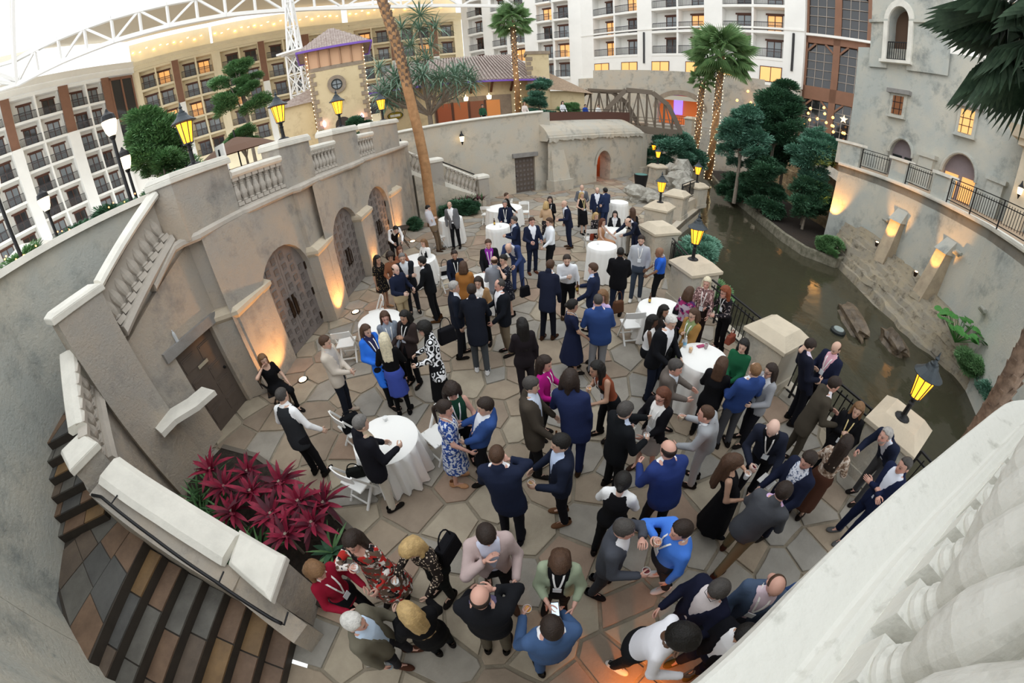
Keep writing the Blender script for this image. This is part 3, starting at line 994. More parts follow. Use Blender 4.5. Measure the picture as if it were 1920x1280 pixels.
wall_left.add([(-4.15, 17.4, 0), (-5.4, 17.9, 0), (-5.4, 17.9, ZT), (-4.15, 17.4, ZT)], [(0, 1, 2, 3)])
wall_left = struct(wall_left.o('wall_left', PL))
PIL = [((-5.93, 5.46), (-5.36, 5.72), (-5.30, 6.93), (-5.62, 7.0)), ((-5.2, 8.60), (-4.76, 8.62), (-4.80, 9.68), (-5.1, 9.72)), ((-4.85, 11.52), (-4.50, 11.48), (-4.50, 12.60), (-4.8, 12.65)), ((-4.62, 14.62), (-4.34, 14.66), (-4.22, 15.85), (-4.5, 15.9))]
PFR = mat('plaster_warm', 'b9a88f', rough=.88, col2='a3947f', vs=2.5, bump=.5, bs=18)
for k, q in enumerate(PIL):
    cx_ = sum(p[0] for p in q) / 4; cy_ = sum(p[1] for p in q) / 4
    mb = MB(); zt = 1.95
    mb.prism(q, 0, zt)
    pil = mb.o('pilaster', PL, wall_left)
    big = [(cx_ + (p[0] - cx_) * 1.17 + .03, cy_ + (p[1] - cy_) * 1.10) for p in q]
    back = [(p[0] - .25, p[1]) for p in q]
    MB().prism(q, zt - .04, zt + .05, big).prism(big, zt + .05, zt + .13).prism(big, zt + .13, zt + .24, [(x - .10 if i in (1, 2) else x, y) for i, (x, y) in enumerate(q)]).o('pilaster_cap', TAN, pil)
    up = [(q[0][0] - .3, q[0][1]), (q[1][0] - .16, q[1][1] + .03), (q[2][0] - .14, q[2][1] - .02), (q[3][0] - .3, q[3][1])]
    top_ = [(x + (.02 if i in (1, 2) else 0), y) for i, (x, y) in enumerate(up)]
    MB().prism(up, zt + .1, ZT).o('upper_pilaster', PL, wall_left)
STR = [(-6.02, 4.6, 3.18), (-5.86, 5.25, 3.60), (-5.74, 5.42, 3.62), (-5.50, 5.60, 3.62), (-5.42, 6.95, 3.62), (-5.32, 7.05, 3.62), (-5.03, 8.55, 3.62), (-4.84, 8.62, 3.62), (-4.88, 9.72, 3.62), (-4.82, 9.85, 3.62), (-4.64, 11.40, 3.62), (-4.56, 11.5, 3.62), (-4.55, 12.62, 3.62), (-4.66, 12.75, 3.62), (-4.42, 14.55, 3.62), (-4.36, 14.66, 3.62), (-4.24, 15.9, 3.62), (-4.1, 17.4, 3.62)]
MB().ribbon(STR, [(-.2, 0), (.07, 0), (.12, .05), (.12, .12), (.06, .17), (-.2, .17)]).o('string_course', RELIEF, wall_left)
PAN = [((-5.38, 6.92), (-5.02, 8.42)), ((-4.92, 9.82), (-4.72, 11.05)), ((-4.62, 12.75), (-4.42, 13.9)), ]
PIER = [((-5.72, 5.36), (-5.45, 5.52), (-5.36, 6.95), (-5.9, 7.0)), ((-5.0, 8.38), (-4.83, 8.45), (-4.86, 9.82), (-5.3, 9.85)), ((-4.72, 11.0), (-4.58, 11.1), (-4.56, 12.70), (-5.05, 12.75)), ((-4.45, 13.9), (-4.36, 14.0), (-4.12, 16.6), (-4.75, 16.6))]
PIER[0] = ((-6.02, 5.30), (-5.52, 5.40), (-5.38, 6.93), (-5.9, 7.0)); PIER[1] = ((-5.45, 8.36), (-4.98, 8.40), (-4.88, 9.82), (-5.35, 9.85))
PIER[2] = ((-5.15, 10.98), (-4.70, 11.02), (-4.57, 12.72), (-5.05, 12.75)); PIER[3] = ((-4.85, 13.85), (-4.42, 13.88), (-4.10, 16.4), (-4.6, 16.5))
for q in PIER:
    cx_ = sum(p[0] for p in q) / 4; cy_ = sum(p[1] for p in q) / 4
    pr = MB().prism(q, 3.7, 4.78).o('parapet_pier', PL, wall_left)
    big = [(cx_ + (p[0] - cx_) * 1.22, cy_ + (p[1] - cy_) * 1.06) for p in q]
    sm = [(cx_ + (p[0] - cx_) * 1.05, cy_ + (p[1] - cy_) * 1.0) for p in q]
    MB().prism(big, 4.76, 4.86).prism(big, 4.86, 4.95, sm).o('coping', CAST, pr, bevel=.015)
for p0, p1 in PAN:
    fr = frame2(p0, p1)
    pb = MB().slab([fp(fr, 0, -.10, 3.72), fp(fr, fr[3], -.10, 3.72), fp(fr, fr[3], -.10, 4.5), fp(fr, 0, -.10, 4.5)], (fr[2][0] * -.2, fr[2][1] * -.2, 0)).o('baluster_panel', RELIEF, wall_left)
    MB().ribbon([fp(fr, 0, 0, 3.70), fp(fr, fr[3], 0, 3.70)], [(-.12, 0), (.02, 0), (.02, .10), (-.02, .14), (-.12, .14)]).o('panel_sill', RELIEF, pb)
    MB().ribbon([fp(fr, 0, 0, 4.44), fp(fr, fr[3], 0, 4.44)], [(-.3, 0), (.03, 0), (.07, .05), (.08, .12), (.03, .17), (-.3, .17)]).o('panel_rail', CAST, pb)
    n = int(fr[3] / .175)
    for i in range(n):
        baluster(fp(fr, (i + .5) * fr[3] / n, -.06, 3.84), pb, .62, atan2(fr[1][1], fr[1][0]))
# ---------------------------------------------------------------- doors
def door_leafs(name, fr, c, hw, spring, apex, w, studs=True):
    d = empty(name, fp(fr, c, w, 0), atan2(fr[1][1], fr[1][0]))
    struct(d)
    A = arch_pts(0, hw, spring, apex, 14)
    for s in (-1, 1):
        pts = [(s * .006, 0.01)] + ([(x, z) for x, z in A if x * s >= -1e-6] if s > 0 else [(x, z) for x, z in A if x <= 1e-6])
        if s > 0: poly = [(.006, .01), (.006, apex)] + [(x, z) for x, z in A if x > .01] + [(hw, .01)]
        else: poly = [(-.006, .01), (-hw, .01)] + [(x, z) for x, z in A if x < -.01] + [(-.006, apex)]
        leaf = MB().slab([(x, 0, z) for x, z in poly], (0, .06, 0)).o('door_leaf', DOORG, d)
        b = MB(); b.tube([(s * .09, -.05, .85), (s * .09, -.09, .9), (s * .09, -.09, 1.25), (s * .09, -.05, 1.3)], .018, 6); b.box((s * .09, -.02, 1.075), (.07, .03, .55)); b.o('pull_handle', mat('bronze', '3a2b22', rough=.4, metal=.6), leaf)
        for z in (.25, 1.0, 1.75):
            MB().box((s * (hw - .05), -.01, z), (.06, .03, .2)).o('hinge', mat('bronze', '3a2b22'), leaf)
        if studs:
            for r in range(9):
                for cc in range(3):
                    x = s * (.17 + cc * .29); z = .22 + r * .265 + (.10 if cc == 1 else 0)
                    lim = spring + (apex - spring) * sqrt(max(0, 1 - ((abs(x) + .09) / hw) ** 2)) - .1
                    if z > lim: continue
                    o = link('door_stud', STUD, leaf); o.location = (x, 0, z)
    b = MB(); b.slab([(x, 0, z) for x, z in [(-hw, 0)] + A + [(hw, 0)]], (0, .02, 0)); ob = b.o('door_backing', DOORD, d); ob.location = (0, .06, 0)
    return d
sb = MB(); sb.add([(-.075, 0, -.075), (.075, 0, -.075), (.075, 0, .075), (-.075, 0, .075), (-.075, -.02, -.075), (.075, -.02, -.075), (.075, -.02, .075), (-.075, -.02, .075), (-.05, -.005, -.05), (.05, -.005, -.05), (.05, -.005, .05), (-.05, -.005, .05)],
                   [(0, 1, 5, 4), (1, 2, 6, 5), (2, 3, 7, 6), (3, 0, 4, 7), (4, 5, 9, 8), (5, 6, 10, 9), (6, 7, 11, 10), (7, 4, 8, 11), (8, 9, 10, 11)])
STUD = sb.data('door_stud'); STUD.materials.append(mat('door_stud_wood', '6a625e', rough=.7))
for k, (p0, p1, c, hw, sp, ap) in enumerate(SEG):
    door_leafs('door_%d' % (k + 1), frame2(p0, p1), c, hw, sp, ap, -.16)
d4 = struct(empty('door_4', fp(FW, 2.36, -.13, 0), atan2(FW[1][1], FW[1][0])))
MB().box((0, .03, 1.0), (1.06, .06, 2.0)).o('door_leaf', DOORB, d4)
for r, z in enumerate((.32, .72, 1.12, 1.62)):
    for x in (-.25, .25):
        b = MB(); b.box((x, -.006, z), (.36, .012, .30)); b.box((x, -.018, z + .10), (.30, .012, .035)); b.o('door_panel', DOORB, d4)
MB().box((.0, -.03, 1.42), (.28, .012, .07)).o('door_sign', mat('sign_tan', 'a89f8c', rough=.6), d4)
MB().lathe([(.03, 0), (.03, .05), (.02, .07)], 8, M=Matrix.Rotation(pi / 2, 4, 'X')).o('door_knob', METAL, d4).location = (.42, 0, 1.02)
lt = MB().box((fp(FW, 2.36, .02, 2.09)), (1.5, .12, .20), atan2(FW[1][1], FW[1][0])).o('door_lintel', LINT, wall_left)
b = MB(); b.lathe([(.035, 0), (.035, .15), (.028, .18), (.012, .21), (.012, .24)], 10)
wb_ = b.o('water_bottle', mat('clear_plastic', 'd8dde0', rough=.15, alpha=.75)); wb_.location = fp(FW, 2.02, .03, 2.19); tag(wb_, 'clear plastic water bottle left standing on the grey door lintel', 'bottle')
terr = MB()
terr.prism([(-5.5, 6.3), (-5.1, 9), (-4.75, 12), (-4.3, 17.6), (-9, 17.7), (-40, 40), (-48, 30), (-30, 5), (-8.1, 5.5), (-6.5, 6.5)], 3.4, 3.62)
terr.prism([(-9, 17.5), (-3.2, 20.3), (.8, 22.2), (2.6, 23.2), (9, 30), (14, 36), (12, 60), (-20, 70), (-45, 45), (-30, 22)], 3.4, 3.60)
struct(terr.o('floor_terrace', mat('terrace_paving', 'a58f78', rough=.9, var=.12, vs=3)))
# ---------------------------------------------------------------- the curved staircase on the left
stair = MB()
SW = [(-6.30, 2.55), (-6.30, 3.85)]
post1 = ((-6.56, 2.85), (-6.12, 2.75), (-6.02, 3.62), (-6.46, 3.72))
stw = MB()
def wallrun(b, a, c, za, zc, t=.28, z0=0, n=6):
    fr = frame2(a, c)
    b.add([fp(fr, 0, 0, z0), fp(fr, fr[3], 0, z0), fp(fr, fr[3], 0, zc), fp(fr, 0, 0, za), fp(fr, 0, -t, z0), fp(fr, fr[3], -t, z0), fp(fr, fr[3], -t, zc), fp(fr, 0, -t, za)], [(0, 1, 2, 3), (5, 4, 7, 6), (3, 2, 6, 7), (0, 3, 7, 4), (1, 5, 6, 2)])
wallrun(stw, (-2.55, .93), (-3.30, 1.28), .45, .95)
wallrun(stw, (-3.30, 1.28), (-5.30, 1.62), .95, 2.02)
wallrun(stw, (-5.30, 1.62), (-5.62, 1.86), 2.02, 2.25)
wallrun(stw, (-5.62, 1.86), (-6.34, 2.85), 1.75, 2.62)
wall_stair = struct(stw.o('wall_stair', PL))
def capped_post(q, z0, z1, parent, t=.10, grow=1.16, m=CAST):
    cx_ = sum(p[0] for p in q) / len(q); cy_ = sum(p[1] for p in q) / len(q)
    big = [(cx_ + (p[0] - cx_) * grow, cy_ + (p[1] - cy_) * grow) for p in q]
    sm = [(cx_ + (p[0] - cx_) * grow * .8, cy_ + (p[1] - cy_) * grow * .8) for p in q]
    po = MB().prism(q, z0, z1).o('stair_post', PL, parent)
    MB().prism(big, z1, z1 + t).prism(big, z1 + t, z1 + t * 1.5, sm).o('post_cap', m, po, bevel=.012)
    return po
capped_post(((-3.36, 1.30), (-2.72, 1.02), (-2.70, 1.50), (-3.40, 1.72)), 0, 1.0, wall_stair)
capped_post(((-5.92, 1.62), (-5.40, 1.42), (-5.26, 1.86), (-5.80, 1.98)), 0, 2.32, wall_stair)
capped_post(post1, 0, 3.72, wall_stair)
MB().ribbon([(-5.22, 1.60, 2.0), (-4.8, 1.54, 1.80), (-4.3, 1.48, 1.53), (-3.8, 1.40, 1.26), (-3.45, 1.33, 1.08)], [(.07, 0), (-.36, 0), (-.38, .06), (-.30, .11), (.0, .11), (.09, .06)]).o('stair_coping', CAST, wall_stair)
def sloped_balustrade(a, c, za, zc, parent, h=.62, n=8, base=True):
    """raked balustrade between plan points a,c; za/zc: height of the base rail"""
    fr = frame2(a, c); sl = (zc - za) / fr[3]
    par = MB().ribbon([fp(fr, 0, 0, za), fp(fr, fr[3], 0, zc)], [(-.28, -.05), (.10, -.05), (.14, .02), (.10, .12), (-.24, .12)]).o('base_rail', RELIEF, parent)
    MB().ribbon([fp(fr, 0, -.06, za + h + .12), fp(fr, fr[3], -.06, zc + h + .12)], [(-.15, 0), (.12, 0), (.15, .05), (.12, .11), (.02, .14), (-.13, .14), (-.18, .07)]).o('hand_rail', CAST, par)
    for i in range(n):
        u = (i + .5) * fr[3] / n
        baluster(fp(fr, u, -.06, za + sl * u + .11), par, h + .02, atan2(fr[1][1], fr[1][0]), sl)
    return par
fr_ = frame2((-6.14, 3.72), (-5.90, 5.32))
sb1 = sloped_balustrade((-6.14, 3.72), (-5.90, 5.32), 2.92, 3.80, wall_stair, .70, 9)
MB().slab([fp(fr_, 0, -.12, 2.9), fp(fr_, fr_[3], -.12, 3.78), fp(fr_, fr_[3], -.12, 4.55), fp(fr_, 0, -.12, 3.65)], (-.12, .02, 0)).o('balustrade_back', RELIEF, wall_stair)
sb2 = sloped_balustrade((-5.72, 2.02), (-6.34, 2.80), 1.80, 2.46, wall_stair, .55, 6)
fr_ = frame2((-5.72, 2.02), (-6.34, 2.80))
MB().ribbon([(-5.62, 4.28, 1.22), (-5.72, 3.9, 1.25), (-5.98, 3.55, 1.28), (-6.12, 3.2, 1.26)], [(-.35, 0), (.10, 0), (.14, .05), (.10, .10), (-.35, .10)]).o('wall_ledge', CAST, wall_stair)
TILE = [mat('step_tile_' + n, c, rough=.55, col2=c2, vs=3, bump=.25, bs=25) for n, c, c2 in (('brown', '6b5d50', '584c42'), ('rust', '7d6450', '66503f'), ('slate', '5b5a57', '4b4a48'), ('ochre', '8a6d49', '735a3d'), ('grey', '6d6a63', '595650'))]
RISER = mat('step_riser', '3a332c', rough=.8, var=.15, vs=5)
flr = struct(MB().prism([(-7.2, .6), (-6.3, -.35), (-5.2, -.6), (-4.86, -.6), (-4.86, 1.4), (-5.4, 1.75), (-5.7, 1.9)], 0, 1.235).o('floor_landing', RISER))
def tiles_quad(poly4, nx, ny, z, h, parent, seed):
    """divide a plan quad (a,b,c,d) into nx*ny tiles standing slightly proud"""
    r = random.Random(seed); a, b, c, d = [Vector((p[0], p[1])) for p in poly4]
    for j in range(ny):
        cuts = [0] + sorted(min(max((i + r.uniform(-.18, .18)) / nx, .05), .95) for i in range(1, nx)) + [1]
        for i in range(nx):
            P = []
            for u, v in ((cuts[i], j / ny), (cuts[i + 1], j / ny), (cuts[i + 1], (j + 1) / ny), (cuts[i], (j + 1) / ny)):
                P.append((a * (1 - u) + b * u) * (1 - v) + (d * (1 - u) + c * u) * v)
            m_ = sum(P, Vector((0, 0))) / 4
            P = [m_ + (p - m_) * (1 - .012 / max((p - m_).length, .05)) for p in P]
            dz = r.uniform(-.002, .003)
            MB().prism([(p.x, p.y) for p in P], z, z + h + dz).o('stone_tile', TILE[r.choices(range(5), (4, 3, 4, 1, 3))[0]], parent, fix=True)
N1 = 8; RH = .155
E_far = [(-2.90 - .283 * k, .95 + .042 * k) for k in range(N1 + 1)]
E_near = [(-2.94 - .293 * k, -.95 - .0 * k) for k in range(N1 + 1)]
for k in range(N1 - 1):
    q = [E_near[k], E_far[k], E_far[k + 1], E_near[k + 1]]
    st = struct(MB().prism([q[0], (q[1]), q[2], q[3]][::-1] if False else [q[1], q[2], q[3], q[0]], 0, RH * (k + 1) - .02).o('stair_step', RISER))
    tiles_quad([q[0], q[1], q[2], q[3]], 3, 1, RH * (k + 1) - .02, .022, st, k)
tiles_quad([(-4.9, -.55), (-4.86, 1.3), (-6.0, 1.62), (-6.75, .5)], 3, 3, 1.235, .008, flr, 40)
tiles_quad([(-4.95, -.60), (-6.72, .45), (-6.35, -.2), (-5.4, -.6)], 2, 1, 1.235, .008, flr, 41)
for k in range(6):
    a = (-6.93 - .155 * k, .64 + .215 * k); c = (-5.85 - .155 * k, 1.42 + .215 * k)
    a2 = (a[0] - .155, a[1] + .215); c2 = (c[0] - .155, c[1] + .215)
    if k == 5: a2 = (-8.15, 3.4); c2 = (-6.75, 3.1); 
    st = struct(MB().prism([a, c, c2, a2], 1.0, 1.24 + .15 * (k + 1) - .02).o('stair_step', RISER))
    tiles_quad([a, c, c2, a2], 3, 2 if k == 5 else 1, 1.24 + .15 * (k + 1) - .02, .022, st, 60 + k)
for k in range(9):
    y0 = 3.3 + .27 * k
    st = struct(MB().prism([(-8.1, y0 + .15), (-6.5, y0), (-6.5 + .02, y0 + .27), (-8.1, y0 + .42)], 1.5, 2.16 + .155 * (k + 1)).o('stair_step', TILE[k % 3]))
OW = [(-2.6, -.98), (-4.4, -.95), (-5.3, -.60), (-6.24, -.28), (-6.95, .66), (-7.56, 1.54), (-8.1, 2.6), (-8.2, 3.8), (-7.95, 5.4), (-7.55, 7.1)]
ow = MB()
for i in range(len(OW) - 1):
    wallrun(ow, OW[i + 1], OW[i], 4.62, 4.62, .3)
wall_outer = struct(ow.o('wall_outer', PLG))
MB().ribbon([(x, y, 4.62) for x, y in OW[::-1]], [(-.42, 0), (.10, 0), (.13, .05), (.08, .12), (-.38, .12)]).o('coping', CAST, wall_outer)
def offs(pl, d):
    out = []
    for i in range(len(pl)):
        a = pl[max(i - 1, 0)]; b = pl[min(i + 1, len(pl) - 1)]
        dx, dy = b[0] - a[0], b[1] - a[1]; l = hypot(dx, dy); out.append((pl[i][0] + dy / l * d, pl[i][1] - dx / l * d) + tuple(pl[i][2:]))
    return out
def handrail(pts, label, wall_dir, r=.022, every=2):
    t = thing('handrail', label, 'handrail', pts[0])
    o = Vector(pts[0])
    MB().tube([Vector(p) - o for p in pts], r, 8).o('rail', METAL, t, smooth=True)
    for p in pts[::every]:
        d = Vector(wall_dir(p)); MB().tube([Vector(p) - o, Vector(p) - o + Vector((0, 0, -.05)), Vector(p) - o + d + Vector((0, 0, -.06))], .011, 6).o('bracket', METAL, t)
    return t
handrail([(-7.92, 3.42, 3.16), (-7.98, 3.0, 3.16), (-7.93, 2.72, 3.14)], 'short black iron handrail piece on outer stair wall beside the half landing', lambda p: (-.15, .02, 0))
handrail([(-7.38, 6.85, 4.45), (-7.62, 5.9, 4.02), (-7.80, 5.1, 3.75), (-7.95, 4.3, 3.35)], 'black iron handrail climbing the outer wall to the terrace', lambda p: (-.15, .0, 0))
handrail([(-7.62, 2.02, 3.04), (-7.50, 1.82, 3.02), (-7.36, 1.66, 2.78), (-6.82, .86, 2.25), (-6.60, .48, 2.20), (-6.45, .2, 2.15)], 'black iron handrail on curved outer wall above the upper flight', lambda p: (-.12, .05, 0))
handrail([(-5.45, -.42, 2.2), (-5.15, -.46, 2.15), (-4.75, -.62, 2.02), (-4.0, -.78, 1.62), (-3.2, -.80, 1.2)], 'black iron handrail along the near wall of lower stair flight', lambda p: (0, -.16, 0))
handrail([(-5.28, 1.35, 2.02), (-5.12, 1.38, 1.98), (-4.9, 1.33, 1.98), (-4.2, 1.20, 1.62), (-3.4, 1.02, 1.2), (-2.72, .82, .88), (-2.62, .80, .86)], 'black iron handrail curving down the inner wall of lower stair', lambda p: (0, .16, 0))
sl = thing('step_light', 'small recessed bronze step light low on landing wall', 'light', (-6.62, .24, 1.5), 2.2)
MB().box((0, 0, 0), (.05, .16, .26)).o('light_frame', METAL, sl)
MB().box((.02, 0, 0), (.03, .09, .19)).o('light_lens', mat('step_light_glow', 'ffb35c', emit='ff9a3c', es=3), sl)
lamp('step_light_lamp', 'SPOT', (.1, 0, .05), 9, 'ff9440', .03, sl, spot=80, to=None)
sl.children[-1].rotation_euler = (0, radians(-40), 0)
# ---------------------------------------------------------------- back wall, back stair, vaulted building
wb = MB()
BWL = [(-9, 17.4), (-3, 20.1), (.60, 21.84)]
for a, c in zip(BWL[:-1], BWL[1:]): wallrun(wb, a, c, 4.05 + (a[0] + 9) * .04, 4.05 + (c[0] + 9) * .04, .45)
FB = frame2((.60, 21.84), (3.0, 23.05))
wall_arch(wb, FB, 0, 4.5, [(.92, .66, 2.08, 2.08)], .22, ztop=lambda u: 4.44 + u * .05)
wall_back = struct(wb.o('wall_back', PLB))
MB().ribbon([(-9, 17.4, 4.05), (-3, 20.1, 4.29), (.6, 21.84, 4.44), (2.55, 22.82, 4.56)], [(-.5, 0), (.10, 0), (.13, .05), (.08, .12), (-.48, .12)]).o('coping', CAST, wall_back)
d5 = struct(empty('door_5', fp(FB, .92, -.14, 0), atan2(FB[1][1], FB[1][0])))
MB().box((0, .03, 1.04), (1.32, .06, 2.08)).o('door_leaf', DOORB, d5)
for r in range(7):
    for c in range(5):
        if r < 6 or True:
            o = link('door_stud', STUD, d5); o.location = (-.48 + c * .24, 0, .22 + r * .27)
            o.data = STUD
MB().lathe([(.03, 0), (.03, .05), (.02, .07)], 8, M=Matrix.Rotation(pi / 2, 4, 'X')).o('door_knob', METAL, d5).location = (-.56, 0, 1.0)
MB().box(fp(FB, .92, .04, 2.2), (1.62, .2, .24), atan2(FB[1][1], FB[1][0])).o('door_lintel', LINT, wall_back)
BS = frame2((-0.95, 19.75), (-4.1, 18.15))
bst = MB()
for k in range(18):
    u = .30 + k * .20
    bst.add([], [])
    q = [fp(BS, u, .1, 0)[:2], fp(BS, u, 1.75, 0)[:2], fp(BS, u + .20, 1.75, 0)[:2], fp(BS, u + .20, .1, 0)[:2]]
    bst.prism(q, 0, .165 * (k + 1))
back_stair = struct(bst.o('stair_back', mat('stair_stone', '8d8375', rough=.9, var=.1, vs=3)))
ws = MB()
wallrun(ws, fp(BS, 0, .0, 0)[:2], fp(BS, 2.25, .0, 0)[:2], .38, 1.45, .25)
wallrun(ws, fp(BS, 2.25, 0, 0)[:2], fp(BS, 3.55, 0, 0)[:2], 1.45, 2.2, .25)
wall_bs = struct(ws.o('wall_stair_back', PLB))
FBS = frame2(fp(BS, .25, 0, 0)[:2], fp(BS, 2.0, 0, 0)[:2])
def bal_open(a, c, za, zc, parent, h, n):
    fr = frame2(a, c); sl = (zc - za) / fr[3]
    par = MB().ribbon([fp(fr, 0, 0, za), fp(fr, fr[3], 0, zc)], [(-.12, -.22), (.12, -.22), (.12, .04), (-.12, .04)]).o('base_rail', CAST, parent)
    MB().ribbon([fp(fr, 0, 0, za + h), fp(fr, fr[3], 0, zc + h)], [(-.11, 0), (.11, 0), (.14, .05), (.10, .13), (-.10, .13), (-.14, .05)]).o('hand_rail', CAST, par)
    for i in range(n):
        u = (i + .5) * fr[3] / n
        baluster(fp(fr, u, 0, za + sl * u + .03), par, h - .03, atan2(fr[1][1], fr[1][0]), sl)
bal_open(fp(BS, .22, .12, 0)[:2], fp(BS, 2.02, .12, 0)[:2], .52, 1.55, wall_bs, .82, 9)
bal_open(fp(BS, 2.72, .12, 0)[:2], fp(BS, 3.65, .12, 0)[:2], 1.85, 2.45, wall_bs, .82, 5)
def sq(fr, u, w, a, b=None): 
    b = b or a
    return [fp(fr, u - a / 2, w - b / 2, 0)[:2], fp(fr, u + a / 2, w - b / 2, 0)[:2], fp(fr, u + a / 2, w + b / 2, 0)[:2], fp(fr, u - a / 2, w + b / 2, 0)[:2]]
capped_post(sq(BS, 0, .12, .56), 0, 1.42, wall_bs, .13)
capped_post(sq(BS, 2.38, .12, .62), 0, 2.62, wall_bs, .13)
capped_post(sq(BS, 3.95, .12, .62), 0, 3.66, wall_bs, .13)
MB().tube([fp(BS, .1, .62, 1.55), fp(BS, 2.1, .62, 2.65)], .03, 8).o('stair_handrail', METAL, wall_bs)
FV = frame2((2.75, 22.25), (10.88, 28.25))
vb = MB()
wall_arch(vb, FV, 0, 3.0, [(5.03, .72, 1.15, 2.02)], .9, thick=.5)
LV = FV[3]
nv = 10
prof = [(.12 - 3.6 * (1 - cos(pi / 2 * i / nv)), 3.02 + 1.42 * sin(pi / 2 * i / nv)) for i in range(nv + 1)]
us = [-.05 + (LV - .6) * i / 24 for i in range(25)]
P = []
for i, u in enumerate(us):
    for j, (w, z) in enumerate(prof):
        t = max(0, (u - (LV - 2.2)) / 1.7); zz = z - (1.0 * t ** 2.2) * (j / nv) 
        P.append(fp(FV, u, w, zz))
k = nv + 1
vb.add(P, [(i * k + j, (i + 1) * k + j, (i + 1) * k + j + 1, i * k + j + 1) for i in range(24) for j in range(nv)])
vb.add([fp(FV, 0, 0, 3.0), fp(FV, LV, 0, 3.0), fp(FV, LV, -5, 3.0), fp(FV, 0, -5, 3.0)], [(0, 1, 2, 3)])
vb.add([fp(FV, LV, 0, -1), fp(FV, LV, -5, -1), fp(FV, LV, -5, 3.2), fp(FV, LV, 0, 3.05)], [(0, 1, 2, 3)])
vb.add([fp(FV, -.05, w, z) for w, z in prof] + [fp(FV, -.05, prof[-1][0], 2.9), fp(FV, -.05, 0, 2.9)], [tuple(range(nv + 3))])
vault = tag(vb.o('vaulted_building', PLB), 'old grey stone vault with rounded roof and arched opening at plaza end', 'building')
ev = MB(); r_ = random.Random(3)
lo_e = []
for i in range(60):
    u = -.05 + (LV - .5) * i / 59; lo_e.append((u, 2.86 + r_.uniform(-.10, .08), .14 + r_.uniform(0, .06)))
for (u0, z0, w0), (u1, z1, w1) in zip(lo_e[:-1], lo_e[1:]):
    ev.add([fp(FV, u0, 0, z0), fp(FV, u1, 0, z1), fp(FV, u1, w1, z1 + .04), fp(FV, u0, w0, z0 + .04), fp(FV, u0, .0, 3.2), fp(FV, u1, .0, 3.2), fp(FV, u1, w1, 3.12), fp(FV, u0, w0, 3.12)], [(0, 1, 2, 3), (3, 2, 6, 7), (7, 6, 5, 4)])
ev.o('broken_eave', PLB, vault)
MB().prism([fp(FV, .0, .45, 0)[:2], fp(FV, 1.5, .55, 0)[:2], fp(FV, 1.6, -.2, 0)[:2], fp(FV, 0, -.2, 0)[:2]], 0, .62).prism([fp(FV, .1, .30, 0)[:2], fp(FV, 1.4, .40, 0)[:2], fp(FV, 1.45, -.2, 0)[:2], fp(FV, .1, -.2, 0)[:2]], .62, 2.35, [fp(FV, .25, .02, 0)[:2], fp(FV, 1.2, .08, 0)[:2], fp(FV, 1.3, -.2, 0)[:2], fp(FV, .2, -.2, 0)[:2]]).o('buttress', PLB, vault)
MB().prism([fp(FV, LV - .75, .25, 0)[:2], fp(FV, LV + .1, .2, 0)[:2], fp(FV, LV + .1, -.6, 0)[:2], fp(FV, LV - .75, -.1, 0)[:2]], 0, .55).prism([fp(FV, LV - .6, .05, 0)[:2], fp(FV, LV + .08, .05, 0)[:2], fp(FV, LV + .08, -2, 0)[:2], fp(FV, LV - .6, -.1, 0)[:2]], .55, 2.75).o('corner_buttress', PLB, vault)
ar = MB()
A = arch_pts(5.03, .72, 1.15, 2.02, 16); A2 = arch_pts(5.03, .95, 1.15, 2.26, 16)
for i in range(16):
    ar.add([fp(FV, *A[i][:1], .04, A[i][1]), fp(FV, A[i + 1][0], .04, A[i + 1][1]), fp(FV, A2[i + 1][0], .06, A2[i + 1][1]), fp(FV, A2[i][0], .06, A2[i][1])], [(0, 1, 2, 3)])
ar.o('arch_surround', PLB, vault)
MB().add([fp(FV, 4.2, -.9, 0), fp(FV, 4.2, -2.6, 0), fp(FV, 4.2, -2.6, 2.6), fp(FV, 4.2, -.9, 2.6)], [(0, 1, 2, 3)]).add([fp(FV, 4.2, -2.6, 0), fp(FV, 6.0, -2.6, 0), fp(FV, 6.0, -2.6, 2.6), fp(FV, 4.2, -2.6, 2.6)], [(0, 1, 2, 3)]).add([fp(FV, 6.0, -.9, 0), fp(FV, 6.0, -2.6, 0), fp(FV, 6.0, -2.6, 2.6), fp(FV, 6.0, -.9, 2.6)], [(0, 1, 2, 3)]).add([fp(FV, 4.2, -.9, 2.6), fp(FV, 6, -.9, 2.6), fp(FV, 6, -2.6, 2.6), fp(FV, 4.2, -2.6, 2.6)], [(0, 1, 2, 3)]).o('passage', mat('passage_plaster', '9a6a48', rough=.9), vault)
lamp('passage_lamp', 'POINT', fp(FV, 5.2, -1.6, 2.2), 40, 'ff8a45', .1, vault)
MB().box(fp(FV, 5.3, -1.2, 1.0), (.06, .5, 2.0), atan2(FV[1][1], FV[1][0])).o('wood_door', mat('passage_wood', '5e351f', rough=.7), vault)
# ---------------------------------------------------------------- river, banks, far retaining wall
WZ = -.6
RIV = [(6.5, -3), (18, -3), (14.4, 1), (13.2, 4.8), (13.5, 8.7), (14.6, 12), (13.6, 14), (14.4, 18), (17, 26), (20, 36), (13.5, 36), (12.4, 29), (11, 24), (10.6, 18.3), (8.2, 15.8), (6.3, 13.5), (5.3, 11), (5.1, 8), (5.6, 5), (6.2, 2)]
m, nt, b_ = _nt('river_water')
b_.inputs['Base Color'].default_value = rgb('4d4a3a'); b_.inputs['Roughness'].default_value = .06; b_.inputs['Transmission Weight'].default_value = .35; b_.inputs['IOR'].default_value = 1.33
n_ = nt.nodes.new('ShaderNodeTexNoise'); n_.inputs['Scale'].default_value = 1.6; n_.inputs['Detail'].default_value = 5
g_ = nt.nodes.new('ShaderNodeNewGeometry'); nt.links.new(g_.outputs['Position'], n_.inputs['Vector'])
